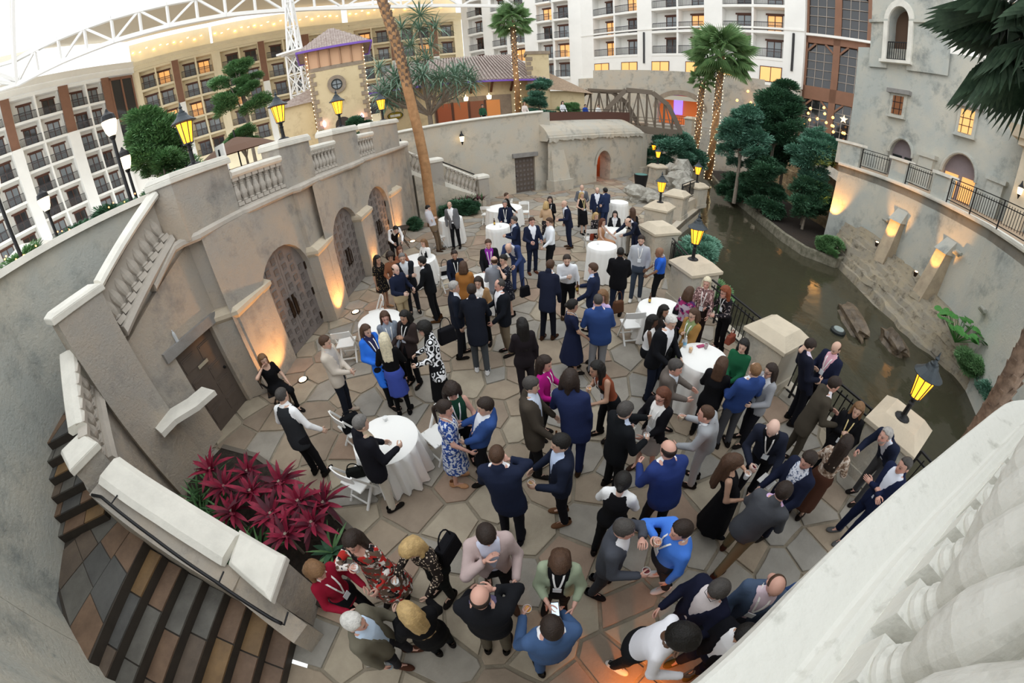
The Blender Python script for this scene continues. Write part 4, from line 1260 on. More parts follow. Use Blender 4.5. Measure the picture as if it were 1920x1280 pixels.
bp_ = nt.nodes.new('ShaderNodeBump'); bp_.inputs['Strength'].default_value = .18; bp_.inputs['Distance'].default_value = .08
nt.links.new(n_.outputs['Fac'], bp_.inputs['Height']); nt.links.new(bp_.outputs['Normal'], b_.inputs['Normal'])
water = tag(MB().add([(x, y, WZ) for x, y in RIV], [tuple(range(len(RIV)))]).o('river_water', m), kind='stuff')
water['label'] = 'dark olive river water winding beside the plaza'
struct(MB().add([(x, y, WZ - .75) for x, y in ((2, -6), (30, -6), (30, 60), (2, 60))], [(0, 1, 2, 3)]).o('floor_riverbed', mat('river_bed', '4a4434', rough=1, col2='2c281e', vs=.9, bump=.6, bs=4, coords='Object')))
pe = MB()
EDGE = [(6.6, -2.5), (6.4, 2.3), (5.75, 5), (5.3, 8.1), (5.5, 11), (6.4, 13.6), (8.3, 15.9), (10.5, 18.4), (10.9, 24), (12, 29.5), (13.4, 36)]
for a, c in zip(EDGE[:-1], EDGE[1:]): wallrun(pe, a, c, .02, .02, .3, -1.4)
struct(pe.o('wall_river', PLB))
def rock_mesh(seed, d, sub=2, rough=.25, layers=0):
    r = random.Random(seed); bm = bmesh.new()
    bmesh.ops.create_icosphere(bm, subdivisions=sub, radius=1)
    ph = [r.uniform(0, 6) for _ in range(6)]
    for v in bm.verts:
        p = v.co
        f = 1 + rough * (sin(p.x * 3 + ph[0]) * sin(p.y * 2.6 + ph[1]) + .6 * sin(p.z * 5 + ph[2]) * sin(p.x * 6 + ph[3]) + .35 * sin(p.y * 11 + ph[4]) * sin(p.z * 9 + ph[5]))
        if layers: f *= 1 + .10 * (1 if sin(p.z * layers + ph[0] + p.x) > 0 else -1)
        v.co = Vector((p.x * d[0] * f, p.y * d[1] * f, max(p.z * d[2] * f, -d[2] * .8)))
    me = bpy.data.meshes.new('rock'); bm.to_mesh(me); bm.free(); me.materials.append(ROCK)
    return me
def rock_bank(name, inner, outer, z_in, z_out, seed, parent=None, n=46, k=17, amp=.22):
    """inner/outer plan polylines (water side / wall side); long stepped strata between them"""
    r = random.Random(seed)
    def resample(pl, n):
        L = [0]
        for a, c in zip(pl[:-1], pl[1:]): L.append(L[-1] + hypot(c[0] - a[0], c[1] - a[1]))
        out = []
        for i in range(n):
            t = L[-1] * i / (n - 1); j = min(max(q for q in range(len(L)) if L[q] <= t + 1e-9), len(pl) - 2)
            out.append(lerp(pl[j], pl[j + 1], (t - L[j]) / (L[j + 1] - L[j])))
        return out
    A = resample(inner, n); B = resample(outer, n); V = []; m_ = k // 2
    ph = [(r.uniform(0, 6), r.uniform(.12, .35), r.uniform(0, 6), r.uniform(.5, 1.1)) for _ in range(m_ + 1)]
    for i in range(n):
        zi = np.interp(i / (n - 1), np.linspace(0, 1, len(z_in)), z_in) if isinstance(z_in, list) else z_in
        zo = np.interp(i / (n - 1), np.linspace(0, 1, len(z_out)), z_out) if isinstance(z_out, list) else z_out
        for s in range(k):
            j = (s + 1) // 2; p = ph[min(j, m_)]
            t = (j + .55 * sin(i * p[1] + p[0]) + .3 * sin(i * p[3] + p[2])) / m_ if 0 < s < k - 1 else s / (k - 1)
            t = min(max(t, 0), 1); h = (s // 2) / m_ if s < k - 1 else 1
            e = -.03 if s % 2 else 0
            x, y = lerp(A[i], B[i], t + e); V.append((x + r.uniform(-.015, .015), y + r.uniform(-.015, .015), zi + (zo - zi) * min(1, h ** .75 + .02 * sin(i * .4 + j)) + r.uniform(-.012, .012)))
    return MB().add(V, [(i * k + j, i * k + j + 1, (i + 1) * k + j + 1, (i + 1) * k + j) for i in range(n - 1) for j in range(k - 1)])
RW = [(9.4, -1.2), (10.6, .8), (12.2, 2.7), (13.5, 4.3), (14.8, 6.0), (15.8, 8.7), (16.3, 10.4), (16.4, 12.2), (16.0, 14.6)]
wr = MB()
for a, c in zip(RW[:-1], RW[1:]):
    wallrun(wr, c, a, 3.72, 3.72, .5, -1.2)
wall_right = struct(wr.o('wall_right', PLG))
tr = MB().prism(RW + [(20, 20), (34, 30), (50, 24), (50, -8), (14, -8)], 3.3, 3.68).o('floor_terrace_right', mat('terrace_paving', 'a58f78'))
struct(tr)
BANK_IN = [(11.6, -1.5), (12.1, 1.2), (12.9, 3.0), (13.2, 4.8), (12.9, 6.3), (13.6, 8.7), (14.5, 11.6), (15.1, 13.6)]
BANK_OUT = [(10.4, -1.0), (11.2, .6), (12.6, 2.5), (13.8, 4.2), (15.0, 6.0), (15.9, 8.7), (16.4, 10.5), (16.3, 13.5)]
bank = rock_bank('rock_bank', BANK_IN, BANK_OUT, -.75, [.55, .6, .6, .55, .75, .95, 1.1, 1.3], 4, n=90).o('rock_bank', ROCK)
smooth_by_angle(bank, 25)
tag(bank, 'layered grey limestone ledge running along the foot of far river wall', 'rock')
for nm, loc, d, rz, sd, lab in (('rock_log', (11.05, 7.6, WZ), (.42, 1.35, .30), -.45, 5, 'long brown rock lying in the river parallel to the ledge'), ('rock_log', (11.7, 6.2, WZ + .05), (.40, .75, .36), -.35, 6, 'blunt grey brown rock in river at near end of the long rock')):
    o = link('river_rock', rock_mesh(sd, d, 3, .22, 5), None); o.location = loc; o.rotation_euler = (0, 0, rz)
    o.data.materials[0] = mat('rock_wet', '6e5f4c', rough=.5, col2='453a2e', vs=3, bump=.8, bs=12)
    tag(o, lab, 'rock')
KERB = [(15.6, 12.3), (14.4, 12.0), (13.5, 13.2), (13.6, 15), (14.2, 17.6), (15.2, 21.5), (16.6, 26.8), (19, 33)]
MB().ribbon([(x, y, -.75) for x, y in KERB], [(-.16, 0), (.20, 0), (.18, .50), (.06, .60), (-.10, .56)]).o('river_kerb', mat('kerb_stone', '8a8474', rough=.95, col2='5c5a49', vs=4, bump=.8, bs=12)).__setitem__('kind', 'structure')
struct(MB().prism([(14.5, 12.1), (16.0, 13.2), (19, 17), (26, 26), (30, 34), (19.1, 33), (16.7, 26.8), (15.3, 21.5), (14.3, 17.6), (13.7, 15), (13.6, 13.2)], -1, -.22).o('floor_bank', SOIL))
struct(MB().prism([(13.4, 36), (20, 36), (30, 34), (34, 30), (46, 22), (60, 30), (40, 60), (12, 60)], -1.2, 3.55).o('floor_far_terrace', PLB))
rb = rock_bank('x', [(16.2, 13.4), (17.6, 16), (18.6, 19), (19.6, 23), (21, 27)], [(18.0, 13.2), (19.8, 16), (21, 20), (22, 24), (23.5, 28)], -.3, [2.0, 2.2, 2.6, 2.8], 9, n=60).o('rock_terrace', mat('rock_warm', 'a08a68', rough=.95, col2='6b5a42', vs=2, bump=.9, bs=10))
tag(smooth_by_angle(rb, 25), 'warm lit layered rock terrace behind the river bank shrubs', 'rock')
# ---------------------------------------------------------------- lanterns, piers, railings
GLOW = mat('lantern_glass', 'ffb640', emit='ff9a1e', es=2.0, rough=.3)
CORE = mat('lantern_core', 'ffe9b0', emit='ffd27a', es=6)
WGLOW = mat('globe_glass', 'fff2d8', emit='ffe2b0', es=2.2)
LMET = mat('lantern_metal', '3a4146', rough=.45, metal=.4)
def lantern(label, loc, s=1.0, group=None, power=35, n=8):
    t = thing('pier_lamp', label, 'lamp', loc, 0, group)
    MB().lathe([(.15, 0), (.15, .02), (.12, .04), (.06, .06), (.05, .10), (.045, .30), (.06, .33), (.04, .36), (.05, .42), (.10, .45), (.10, .47)], 12).o('post', METAL, t, smooth=False)
    fr = MB()
    for i in range(n):
        a = 2 * pi * (i + .5) / n
        fr.beam((.105 * cos(a), .105 * sin(a), .46), (.185 * cos(a), .185 * sin(a), .90), .016)
    fr.lathe([(.12, .45), (.12, .475)], n).lathe([(.19, .885), (.205, .905), (.19, .92)], 16)
    fr.o('lantern_frame', LMET, t)
    for i in range(n):
        a0, a1 = 2 * pi * (i + .54) / n, 2 * pi * (i + 1.46) / n
        MB().slab([(.10 * cos(a0), .10 * sin(a0), .47), (.10 * cos(a1), .10 * sin(a1), .47), (.18 * cos(a1), .18 * sin(a1), .89), (.18 * cos(a0), .18 * sin(a0), .89)], (-.006 * cos((a0 + a1) / 2), -.006 * sin((a0 + a1) / 2), 0)).o('glass_pane', GLOW, t)
    MB().lathe([(.03, .5), (.06, .6), (.06, .75), (.02, .82)], 10).o('bulb', CORE, t)
    MB().lathe([(.27, .90), (.275, .915), (.20, .97), (.13, 1.03), (.10, 1.09), (.075, 1.10), (.075, 1.13), (.045, 1.14), (.025, 1.19), (.042, 1.22), (.02, 1.25), (.004, 1.34)], 16).o('lantern_roof', LMET, t)
    if s != 1: t.scale = (s, s, s)
    if power: lamp('lantern_light', 'POINT', (0, 0, .68), power, 'ffa040', .12, t)
    return t
def pier(label, c, rz, size=.92, h=1.02, cap=.97, lampd=None, zb=0):
    t = thing('stone_pier', label, 'pier', (c[0], c[1], zb), rz)
    b = MB(); b.box((0, 0, h / 2), (size, size, h)); b.box((0, 0, .1), (size + .06, size + .06, .2)); b.o('pier_body', PLB, t)
    q = cap / 2 + .03
    b = MB(); b.lathe([(q - .04, h), (q, h + .03), (q, h + .11), (q - .02, h + .12), (q * .58, h + .28)], 4, sq=1); b.o('pier_cap', TAN, t, bevel=.008)
    return (c[0], c[1], zb + h + .28)
PR = [('tall tan stone pier with black lantern, nearest the white foreground balustrade', (6.03, 2.33), .33, 1), ('wide tan stone pier without lantern beside the woman in green sweater', (5.13, 5.05), .35, 0),
      ('tan stone pier with lantern behind the blond woman in floral blouse', (4.78, 8.2), .2, 1), ('tan stone pier without lantern behind the man in grey pullover', (4.97, 11.2), .2, 0),
      ('stone pier with lantern in front of the plaza waste bin', (6.1, 13.95), -.75, 1), ('stone pier beside the iron gate, left of the gate', (7.95, 16.3), .8, 0),
      ('stone pier with lantern at the water edge, right of the iron gate', (10.1, 18.5), .5, 1), ('far stone pier with lantern beside the pile of pale boulders', (10.35, 24.6), .3, 1), ('farthest small stone pier with lantern near the vault corner', (11.9, 29.2), .3, 1)]
for lb, c, rz, lp in PR:
    top = pier(lb, c, rz, .80 if c[1] > 20 else .90)
    if lp: lantern('lit amber lantern with black post on the ' + {2.33: 'nearest river pier at lower right', 8.2: 'second pier, behind the blond woman', 13.95: 'pier in front of waste bin', 18.5: 'pier right of iron gate', 24.6: 'pier beside pale boulders', 29.2: 'farthest pier near vault'}[c[1]], (top[0] - (.12 if c[1] < 9 else 0), top[1], top[2] - .005), .93, None, 30 if c[1] < 20 else 20)
for lb, p in (('lit lantern on first parapet pier above the service door', (-5.62, 6.22)), ('lit lantern on second parapet pier, above the first arched door', (-5.10, 8.95)), ('lit lantern on third parapet pier before round tower window', (-4.82, 12.1)), ('lit lantern on last parapet pier beside the round sign', (-4.42, 15.6))):
    lantern(lb, (p[0], p[1], 4.945), .92, None, 18)
def railing(label, a, c, z=0, h=1.0, gap=.13, kick=.12):
    t = thing('iron_railing', label, 'railing', (a[0], a[1], z))
    L = hypot(c[0] - a[0], c[1] - a[1]); d = Vector(((c[0] - a[0]) / L, (c[1] - a[1]) / L, 0))
    for zz, nm in ((h, 'top_rail'), (h - .16, 'mid_rail'), (kick, 'bottom_rail')):
        MB().beam((0, 0, zz), d * L + Vector((0, 0, zz)), .045 if zz == h else .03, .03).o(nm, METAL, t)
    n = max(2, int(L / gap)); me = MB().box((0, 0, (h - kick) / 2 - .08), (.018, .018, h - kick - .16)).data('baluster_bar'); me.materials.append(METAL)
    for i in range(n + 1):
        if i % 12 == 0: MB().box(d * (L * i / n) + Vector((0, 0, h / 2)), (.04, .04, h)).o('rail_post', METAL, t)
        else:
            o = link('bar', me, t); o.location = d * (L * i / n) + Vector((0, 0, kick + .08))
    return t
railing('black iron railing between the nearest lantern pier and wide pier', (5.85, 2.85), (5.40, 4.5))
railing('black iron railing between wide pier and the second lantern pier', (5.25, 5.6), (4.98, 7.62))
railing('black iron railing between second lantern pier and the plain pier', (5.02, 8.75), (5.18, 10.6))
railing('short black iron railing below the nearest lantern pier', (6.2, 1.8), (6.35, .2))
railing('dark iron gate panel between two stone piers by the river', (8.4, 16.75), (9.75, 18.1), .55, .95, .10)
struct(MB().beam((8.2, 16.55, .25), (9.9, 18.25, .25), .3, .6).o('wall_gate', PLB))
BL = [(-1.6, -1.25), (-.9, -.75), (-.35, -.36), (.0, -.16), (.45, .04), (.9, .25), (1.23, .36), (1.7, .46), (2.37, .55), (3.0, .615), (3.36, .64), (3.7, .58), (4.3, .40)]
fgt = thing('terrace_balustrade', 'large white weathered stone ledge and baluster relief across the lower right foreground', 'balustrade', (0, 0, 0))
def bend(pl, n=40):
    P = np.array(pl); t = np.linspace(0, len(pl) - 1, n); i = np.clip(t.astype(int), 0, len(pl) - 2); f = (t - i)[:, None]
    q = P[i] * (1 - f) + P[i + 1] * f
    for _ in range(2): q[1:-1] = (q[:-2] + q[1:-1] * 2 + q[2:]) / 4
    return [tuple(v) for v in q]
BLS = bend(BL, 70)
def at_off(pl, o, z): return [(x, y, z) for x, y in offs([(p[0], p[1]) for p in pl], o)]
MB().ribbon(at_off(BLS, 0, 3.6), [(.02, -.16), (.0, -.13), (.0, -.02), (.012, 0), (.185, 0), (.20, .012), (.215, .045), (.23, .05), (.262, .05), (.275, .08), (.40, .085), (.42, -.2)]).o('ledge', CASTW, fgt)
bb = MB(); bb.box((0, .012, .06), (.17, .17, .16)); bb.box((0, .012, .88), (.17, .17, .10))
bb.lathe([(.088, .14), (.092, .155), (.088, .17), (.07, .178), (.066, .19), (.076, .20), (.079, .215), (.07, .228), (.066, .24), (.09, .30), (.112, .38), (.118, .46), (.105, .54), (.07, .66), (.055, .70), (.06, .715), (.055, .74), (.085, .78), (.085, .81), (.06, .83)], 20, cap=False)
me = bb.data('baluster'); me.materials.append(CASTW)
bm_ = bmesh.new(); bm_.from_mesh(me); bmesh.ops.recalc_face_normals(bm_, faces=bm_.faces); bm_.to_mesh(me); bm_.free()
q = offs([(x, y) for x, y in BLS], .375); acc = 0; last = q[0]
q = [(a[0] + (b_[0] - a[0]) * t, a[1] + (b_[1] - a[1]) * t) for a, b_ in zip(q[:-1], q[1:]) for t in (0, .25, .5, .75)]
for i in range(1, len(q)):
    acc += hypot(q[i][0] - last[0], q[i][1] - last[1]); last = q[i]
    if acc > .228:
        acc = 0; o = link('baluster', me, fgt); o.location = (q[i][0], q[i][1], 3.67); o.rotation_euler = (0, 0, atan2(q[i][1] - q[i - 1][1], q[i][0] - q[i - 1][0]))
MB().ribbon(at_off(BLS, .39, 3.4), [(0, 0), (0, 1.1), (.12, 1.1), (.12, 0)]).o('relief_back', CASTW, fgt)
MB().ribbon(at_off(BLS, .24, 4.50), [(0, 0), (0, .1), (.06, .14), (.5, .14), (.5, 0)]).o('coping', CASTW, fgt)
MB().ribbon(at_off(BLS, .34, 0), [(0, 0), (0, 3.46), (.4, 3.46), (.4, 0)]).o('wall_terrace', PLB).__setitem__('kind', 'structure')
struct(MB().prism([(-1.6, -2.0), (0, -.75), (.9, -.3), (1.7, -.1), (3.1, 0), (4.4, -.2), (4.4, -4), (-1.6, -4)], 3.4, 3.6).o('floor_viewing_terrace', STONE[3]))
# ---------------------------------------------------------------- tables, chairs and what stands on them
def cloth_table(label, c, r, h, group=None, tall=False, seed=0):
    t = thing('cocktail_table' if tall else 'round_table', label, 'table', (c[0], c[1], 0), seed)
    MB().lathe([(r - .01, h - .03), (r - .01, h - .004)], 32).o('tabletop', mat('ply', 'a58a66', rough=.7), t)
    MB().lathe([(.03, .02), (.03, h - .03)], 8).lathe([(.28, 0), (.28, .02)], 16).o('pedestal', METAL, t)
    V = []; n = 96; rows = 9; k = 15 if tall else 18
    P = [(0, h + .001)] 
    prof = [(r * .5, h + .002), (r * .97, h + .002), (r, h - .006)] + [(r + .004 + (.05 if tall else .06) * (i / rows), h - .02 - (h - .05) * i / rows) for i in range(1, rows + 1)]
    for rr, z in prof:
        w = max(0, (h - z) / h)
        for j in range(n):
            a = 2 * pi * j / n
            f = rr + w ** .7 * ((.055 if not tall else .035) * sin(a * k + seed + .6 * sin(a * 3)) + .02 * sin(a * 7 + seed * 2))
            V.append((f * cos(a), f * sin(a), z))
    V.append((0, 0, h + .002))
    m_ = MB().add(V, [(i * n + j, i * n + (j + 1) % n, (i + 1) * n + (j + 1) % n, (i + 1) * n + j) for i in range(len(prof) - 1) for j in range(n)] + [(len(V) - 1, j, (j + 1) % n) for j in range(n)])
    o = m_.o('tablecloth', LINEN, t, smooth=True)
    smooth_by_angle(o, 55)
    return t
TB = {}
for nm, lb, c, r, h in (('a', 'low round table in white cloth beside the vested waiter and folding chairs', (-1.95, 3.62), .50, .75), ('b', 'low round white table between the first arched door and two white chairs', (-2.92, 7.12), .50, .75),
    ('c', 'low round white table beside man with purple shirt', (-.62, 8.7), .50, .75), ('d', 'low white table where the waiter bends, near the third arched door', (-2.66, 10.6), .55, .75),
    ('e', 'white clothed table between man in grey cardigan and man in grey blazer', (-2.0, 14.0), .45, 1.0), ('f', 'tall white cocktail table beside man in navy suit holding phone', (-.22, 12.3), .40, 1.05),
    ('g', 'tall white cocktail table left of the man in grey pullover', (2.72, 9.95), .42, 1.05), ('h', 'low white table where seated woman in tan dress shakes hands', (3.72, 12.3), .50, .75),
    ('i', 'low white table with beer bottle beside two seated women', (3.3, 6.8), .52, .75), ('j', 'tall white cocktail table left of the woman in green sweater', (3.22, 4.62), .44, 1.05),
    ('k', 'farthest tall white cocktail table behind two men in navy', (4.72, 15.0), .40, 1.05), ('l', 'low white table ringed by white chairs below the back stair', (.05, 15.9), .75, .75)):
    cloth_table(lb, c, r, h, None, h > .9, ord(nm) * .7); TB[nm] = (c, h)
def chair_proto():
    t = thing('folding_chair', 'x', 'chair')
    MB().box((0, .0, .44), (.42, .40, .035)).o('seat', WHITE, t, bevel=.012)
    for s in (-1, 1):
        MB().beam((s * .20, .22, 0), (s * .205, -.20, .82), .035, .03).o('back_leg', WHITE, t)
        MB().beam((s * .175, -.22, 0), (s * .18, .14, .46), .035, .03).o('front_leg', WHITE, t)
    MB().beam((-.17, -.16, .10), (.17, -.16, .10), .025).o('stretcher', WHITE, t); MB().beam((-.19, .17, .1), (.19, .17, .1), .025).o('stretcher', WHITE, t)
    b = MB()
    P = []
    for i in range(9):
        x = -.22 + .44 * i / 8; y = -.195 - .035 * cos((i - 4) / 4 * pi / 2)
        P += [(x, y, .70), (x, y - .012, .83 + .02 * cos((i - 4) / 4 * pi / 2)), (x, y - .03, .83 + .02 * cos((i - 4) / 4 * pi / 2)), (x, y - .02, .70)]
    b.add(P, [(i * 4 + j, i * 4 + (j + 1) % 4, (i + 1) * 4 + (j + 1) % 4, (i + 1) * 4 + j) for i in range(8) for j in range(4)] + [(3, 2, 1, 0), (32, 33, 34, 35)])
    b.o('backrest', WHITE, t)
    return t
CH = chair_proto()
CHL = [('white folding chair with black bag, left of the lowest white table', (-2.75, 4.2), 0.9), ('white folding chair holding a tangled black strap, front of lowest white table', (-2.36, 3.12), 2.3 - 1.2), ('white folding chair tucked against right side of lowest white table', (-1.25, 3.95), 3.9),
       ('white folding chair with oval back beside man in cream blazer', (-3.72, 6.78), 1.7), ('white folding chair behind the table by the first door', (-3.3, 8.0), 3.5), ('white folding chair with black bag beside tanned man in navy jacket', (-1.72, 9.9), 2.0),
       ('empty white folding chair facing the beer bottle table', (2.62, 6.75), 1.6), ('white folding chair of the woman in tan dress with red bag', (2.95, 12.3), 1.6), ('white folding chair beside the man in grey cardigan', (-2.45, 13.6), .4),
       ('white folding chair, left one at the far round table', (-.7, 16.2), 1.3), ('white folding chair, right one at the far round table', (.9, 16.2), 4.6), ('white folding chair just behind the far round table', (.2, 16.95), 3.1)]
for i, (lb, c, rz) in enumerate(CHL):
    if i == 0: o = CH; o['label'] = lb
    else: o = copy_tree(CH, None, label=lb)
    o.location = (c[0], c[1], 0); o.rotation_euler = (0, 0, rz - pi / 2)
_g = (-4.84, 5.24, 1.26)
bc = copy_tree(CH, None, (_g[0], _g[1], 0), -1.0, 'black metal folding chair against the wall beside the service door')
for ch in bc.children:
    ch.data = ch.data.copy(); ch.data.materials[0] = METAL
GLASS = mat('clear_glass', 'f2f4f4', rough=.05, alpha=.35)
BEER = mat('beer_glass', '4a2a10', rough=.12, coat=.5)
def bottle_mesh():
    b = MB(); b.m(BEER).lathe([(.030, 0), (.031, .01), (.031, .12), (.026, .145), (.014, .17), (.0125, .215), (.014, .22), (.014, .235)], 10)
    b.m(mat('bottle_label', 'c9a542', rough=.6)).lathe([(.0318, .03), (.0318, .10)], 10, cap=False)
    return b.data('beer_bottle')
BOT = bottle_mesh()
def cup_parts(fluid='amber', parent=None):
    c = {'amber': 'd99a2b', 'white': 'e9e3cf', 'red': '6b1722', 'clear': 'e6eaea', 'tan': 'd8b27c'}[fluid]
    MB().lathe([(.028, 0), (.041, .105)], 12, cap=False).lathe([(.001, .001), (.028, .002)], 12, cap=False).o('cup_wall', GLASS, parent, smooth=True)
    MB().lathe([(.027, .004), (.037, .08)], 12).o('drink', mat('drink_' + fluid, c, rough=.2), parent)
    MB().lathe([(.040, .103), (.043, .106), (.040, .109)], 12, cap=False).o('cup_rim', mat('cup_rim', 'f4f4f2', rough=.3), parent)
def cup(label, loc, fluid='amber'):
    t = thing('drink_cup', label, 'cup', loc); cup_parts(fluid, t); return t
def bottle(label, loc, rot=None):
    o = link('beer_bottle', BOT); o.location = loc
    if rot is not None: o.rotation_mode = 'QUATERNION'; o.rotation_quaternion = rot
    return tag(o, label, 'bottle')
def water_bottle(label, loc, rot=None):
    t = thing('water_bottle', label, 'bottle', loc)
    MB().lathe([(.032, 0), (.034, .01), (.034, .13), (.026, .165), (.012, .19), (.012, .2)], 10).o('bottle_body', mat('clear_plastic', 'd8dde0', rough=.15, alpha=.75), t, smooth=True)
    MB().lathe([(.035, .05), (.035, .11)], 10, cap=False).o('bottle_label', mat('label_blue', '7fb6d6', rough=.5), t)
    MB().lathe([(.014, .2), (.014, .22)], 8).o('bottle_cap', WHITE, t)
    if rot is not None: t.rotation_mode = 'QUATERNION'; t.rotation_quaternion = rot
    return t
def votive(label, loc):
    t = thing('votive_holder', label, 'candle holder', loc)
    MB().lathe([(.035, 0), (.042, .07)], 12).o('holder_glass', GLASS, t); MB().lathe([(.02, .01), (.02, .03)], 8).o('candle', WHITE, t); return t
bottle('brown beer bottle standing on table beside seated women', (3.12, 7.08, .755))
votive('small glass votive on the low table near the vested waiter', (-2.02, 4.0, .755))
bottle('dark bottle on tall cocktail table before man with lanyard', (-.32, 12.45, 1.055)); votive('votive on the tall cocktail table beside the phone holder', (-.12, 12.15, 1.055))
cup('amber drink in clear cup at left of tall table by green sweater', (3.02, 4.78, 1.055)); cup('amber drink in clear cup at near edge of tall table by green sweater', (3.26, 4.28, 1.055)); cup('cup of pink drink at far side of tall table by green sweater', (3.36, 4.85, 1.055), 'red')
water_bottle('clear water bottle with blue label on tall table by tan cardigan', (2.98, 4.95, 1.055))
MB().box((3.3, 4.92, 1.062), (.16, .07, .016), .2).o('phone_case', mat('magenta_case', 'a3295f', rough=.4)); tag(bpy.data.objects['phone_case'], 'magenta wallet lying on tall table by green sweater', 'wallet')
for k, (x, y, z, l) in enumerate(((2.62, 10.05, 1.055, 'votive on tall cocktail table left of grey pullover man'), (3.9, 12.2, .755, 'votive on the handshake table'), (-2.5, 10.7, .755, 'votive on table where the waiter bends'), (-.7, 8.9, .755, 'votive on table beside purple shirt man'), (-2.9, 7.3, .755, 'votive on table by first arched door'))): votive(l, (x, y, z))
def bag(label, loc, rz, col, d=(.34, .13, .26), strap=.22):
    t = thing('handbag', label, 'bag', loc, rz)
    MB().box((0, 0, d[2] / 2), d, taper=.82).o('bag_body', cloth('x', col), t, bevel=.03)
    MB().tube([(d[0] * .3 * cos(a), 0, d[2] * .95 + strap * sin(a)) for a in [pi * i / 8 for i in range(9)]], .009, 6).o('bag_strap', cloth('x', col), t)
    return t
bag('black tote bag hanging on white chair left of lowest table', (-2.70, 4.12, .46), .7, '121316', (.38, .14, .30), .1)
bag('tangled black bag with strap on white chair in front of lowest table', (-2.38, 3.15, .46), .3, '141614', (.30, .12, .18), .12)
bag('black bag on chair beside tanned man in navy jacket', (-1.75, 9.95, .46), .3, '141416')
bag('red brown handbag on chair of woman in tan dress', (2.95, 12.15, .46), 1.2, '7d3524', (.34, .14, .22), .1)
bag('red brown bag on the ground behind woman in green sweater', (4.55, 5.75, .46), .5, '8a4a3a', (.3, .14, .2), .12)
bag('black bag on the table beside two seated women', (3.62, 6.62, .752), .8, '131316', (.34, .16, .16), .06)
ts = thing('tray_stand', 'folding waiter stand with a round dark tray near the third arched door', 'tray stand', (-3.95, 14.0, 0), .3)
for s in (-1, 1):
    for q_ in (-.2, .2): MB().beam((q_, s * .18 + q_ * .1, 0), (-q_, s * .18 + q_ * .1, .78), .03).o('leg', mat('walnut', '3d2b20', rough=.5), ts)
MB().lathe([(.30, .78), (.33, .80), (.33, .83), (.30, .805)], 24).o('serving_tray', mat('tray_brown', '2f2923', rough=.6), ts)
for i, (x, y) in enumerate(((-4.72, 6.05), (-4.33, 8.99), (-3.75, 14.66), (-4.35, 11.9))):
    t = thing('floor_uplight', ('glowing round uplight set in the paving before first pilaster', 'glowing round uplight set in the paving before second pilaster', 'glowing round uplight set in paving near the tray stand', 'glowing round uplight set in the paving before third pilaster')[i], 'light', (x, y, .005))
    MB().lathe([(.13, 0), (.13, .012), (.10, .016)], 16).o('trim_ring', METAL, t); MB().lathe([(.095, .005), (.095, .018), (.05, .024)], 16).o('lens', mat('uplight_glow', 'ffe2b0', emit='ffcf90', es=14), t)
    lamp('uplight_beam', 'SPOT', (0, 0, .04), 110, 'ffb060', .05, t, spot=85, to=(-.75, .2, 1.2))
t = thing('waste_bin', 'tall black tapered waste bin with teal lid behind stone pier', 'bin', (8.25, 22.0, 0))
MB().lathe([(.30, 0), (.42, .95), (.43, 1.0), (.40, 1.0)], 20).o('bin_body', METAL, t); MB().lathe([(.39, .98), (.36, 1.02)], 20).o('bin_liner', mat('teal_liner', '4f7f78', rough=.5), t)
for k, (x, y, z, d, rz, lb) in enumerate(((7.3, 19.4, 0, (.9, .7, .55), .3, 'pale grey boulder on the plaza below the waste bin'), (8.1, 19.2, 0, (.6, .5, .45), 1.0, 'smaller pale boulder right of plaza boulder'), (11.2, 23.0, .1, (1.1, .9, .8), .4, 'large pale fractured boulder behind the lantern piers'), (11.9, 24.6, .3, (1.0, .9, .9), 1.2, 'tall pale boulder beside far lantern pier'), (11.0, 21.3, 0, (1.0, .8, .6), 2.0, 'low pale boulder right of waste bin'))):
    o = link('boulder', rock_mesh(20 + k, d, 3, .3, 4)); o.location = (x, y, z + d[2] * .3); o.rotation_euler = (0, 0, rz); o.data.materials[0] = mat('boulder_pale', 'b5b1a6', rough=.95, col2='8a867c', vs=3, bump=.8, bs=10); tag(o, lb, 'rock')
t = thing('pond_light', 'round black fixture on a slab under the river surface', 'light', (9.9, 7.2, WZ - .15)); MB().lathe([(.26, 0), (.26, .22), (.22, .26)], 20).o('drum', METALG, t); MB().lathe([(.18, .255), (.17, .28)], 20).o('lens', mat('lens_grey', '8f9a98', rough=.2), t)
tag(MB().prism([(9.6, 8.1), (10.9, 6.0), (9.9, 5.8), (8.3, 6.5), (8.6, 7.4)], WZ - .3, WZ - .12).o('sunken_slab', mat('slab_green', '8c9184', rough=.6, var=.1)), 'pale green sunken slab in the river under the black fixture', 'slab')
t = thing('wall_sconce', 'low amber wall lamp at the foot of the lower right stone wall', 'lamp', (1.05, -.02, .42))
MB().lathe([(.05, 0), (.09, .02), (.06, .16), (.02, .2)], 10).o('shade', METAL, t); MB().beam((0, 0, .15), (.03, -.12, .15), .03).o('bracket', METAL, t)
lamp('sconce_light', 'SPOT', (0, .06, -.02), 18, 'ff8f35', .05, t, spot=140, to=(.15, 1.0, -.5))
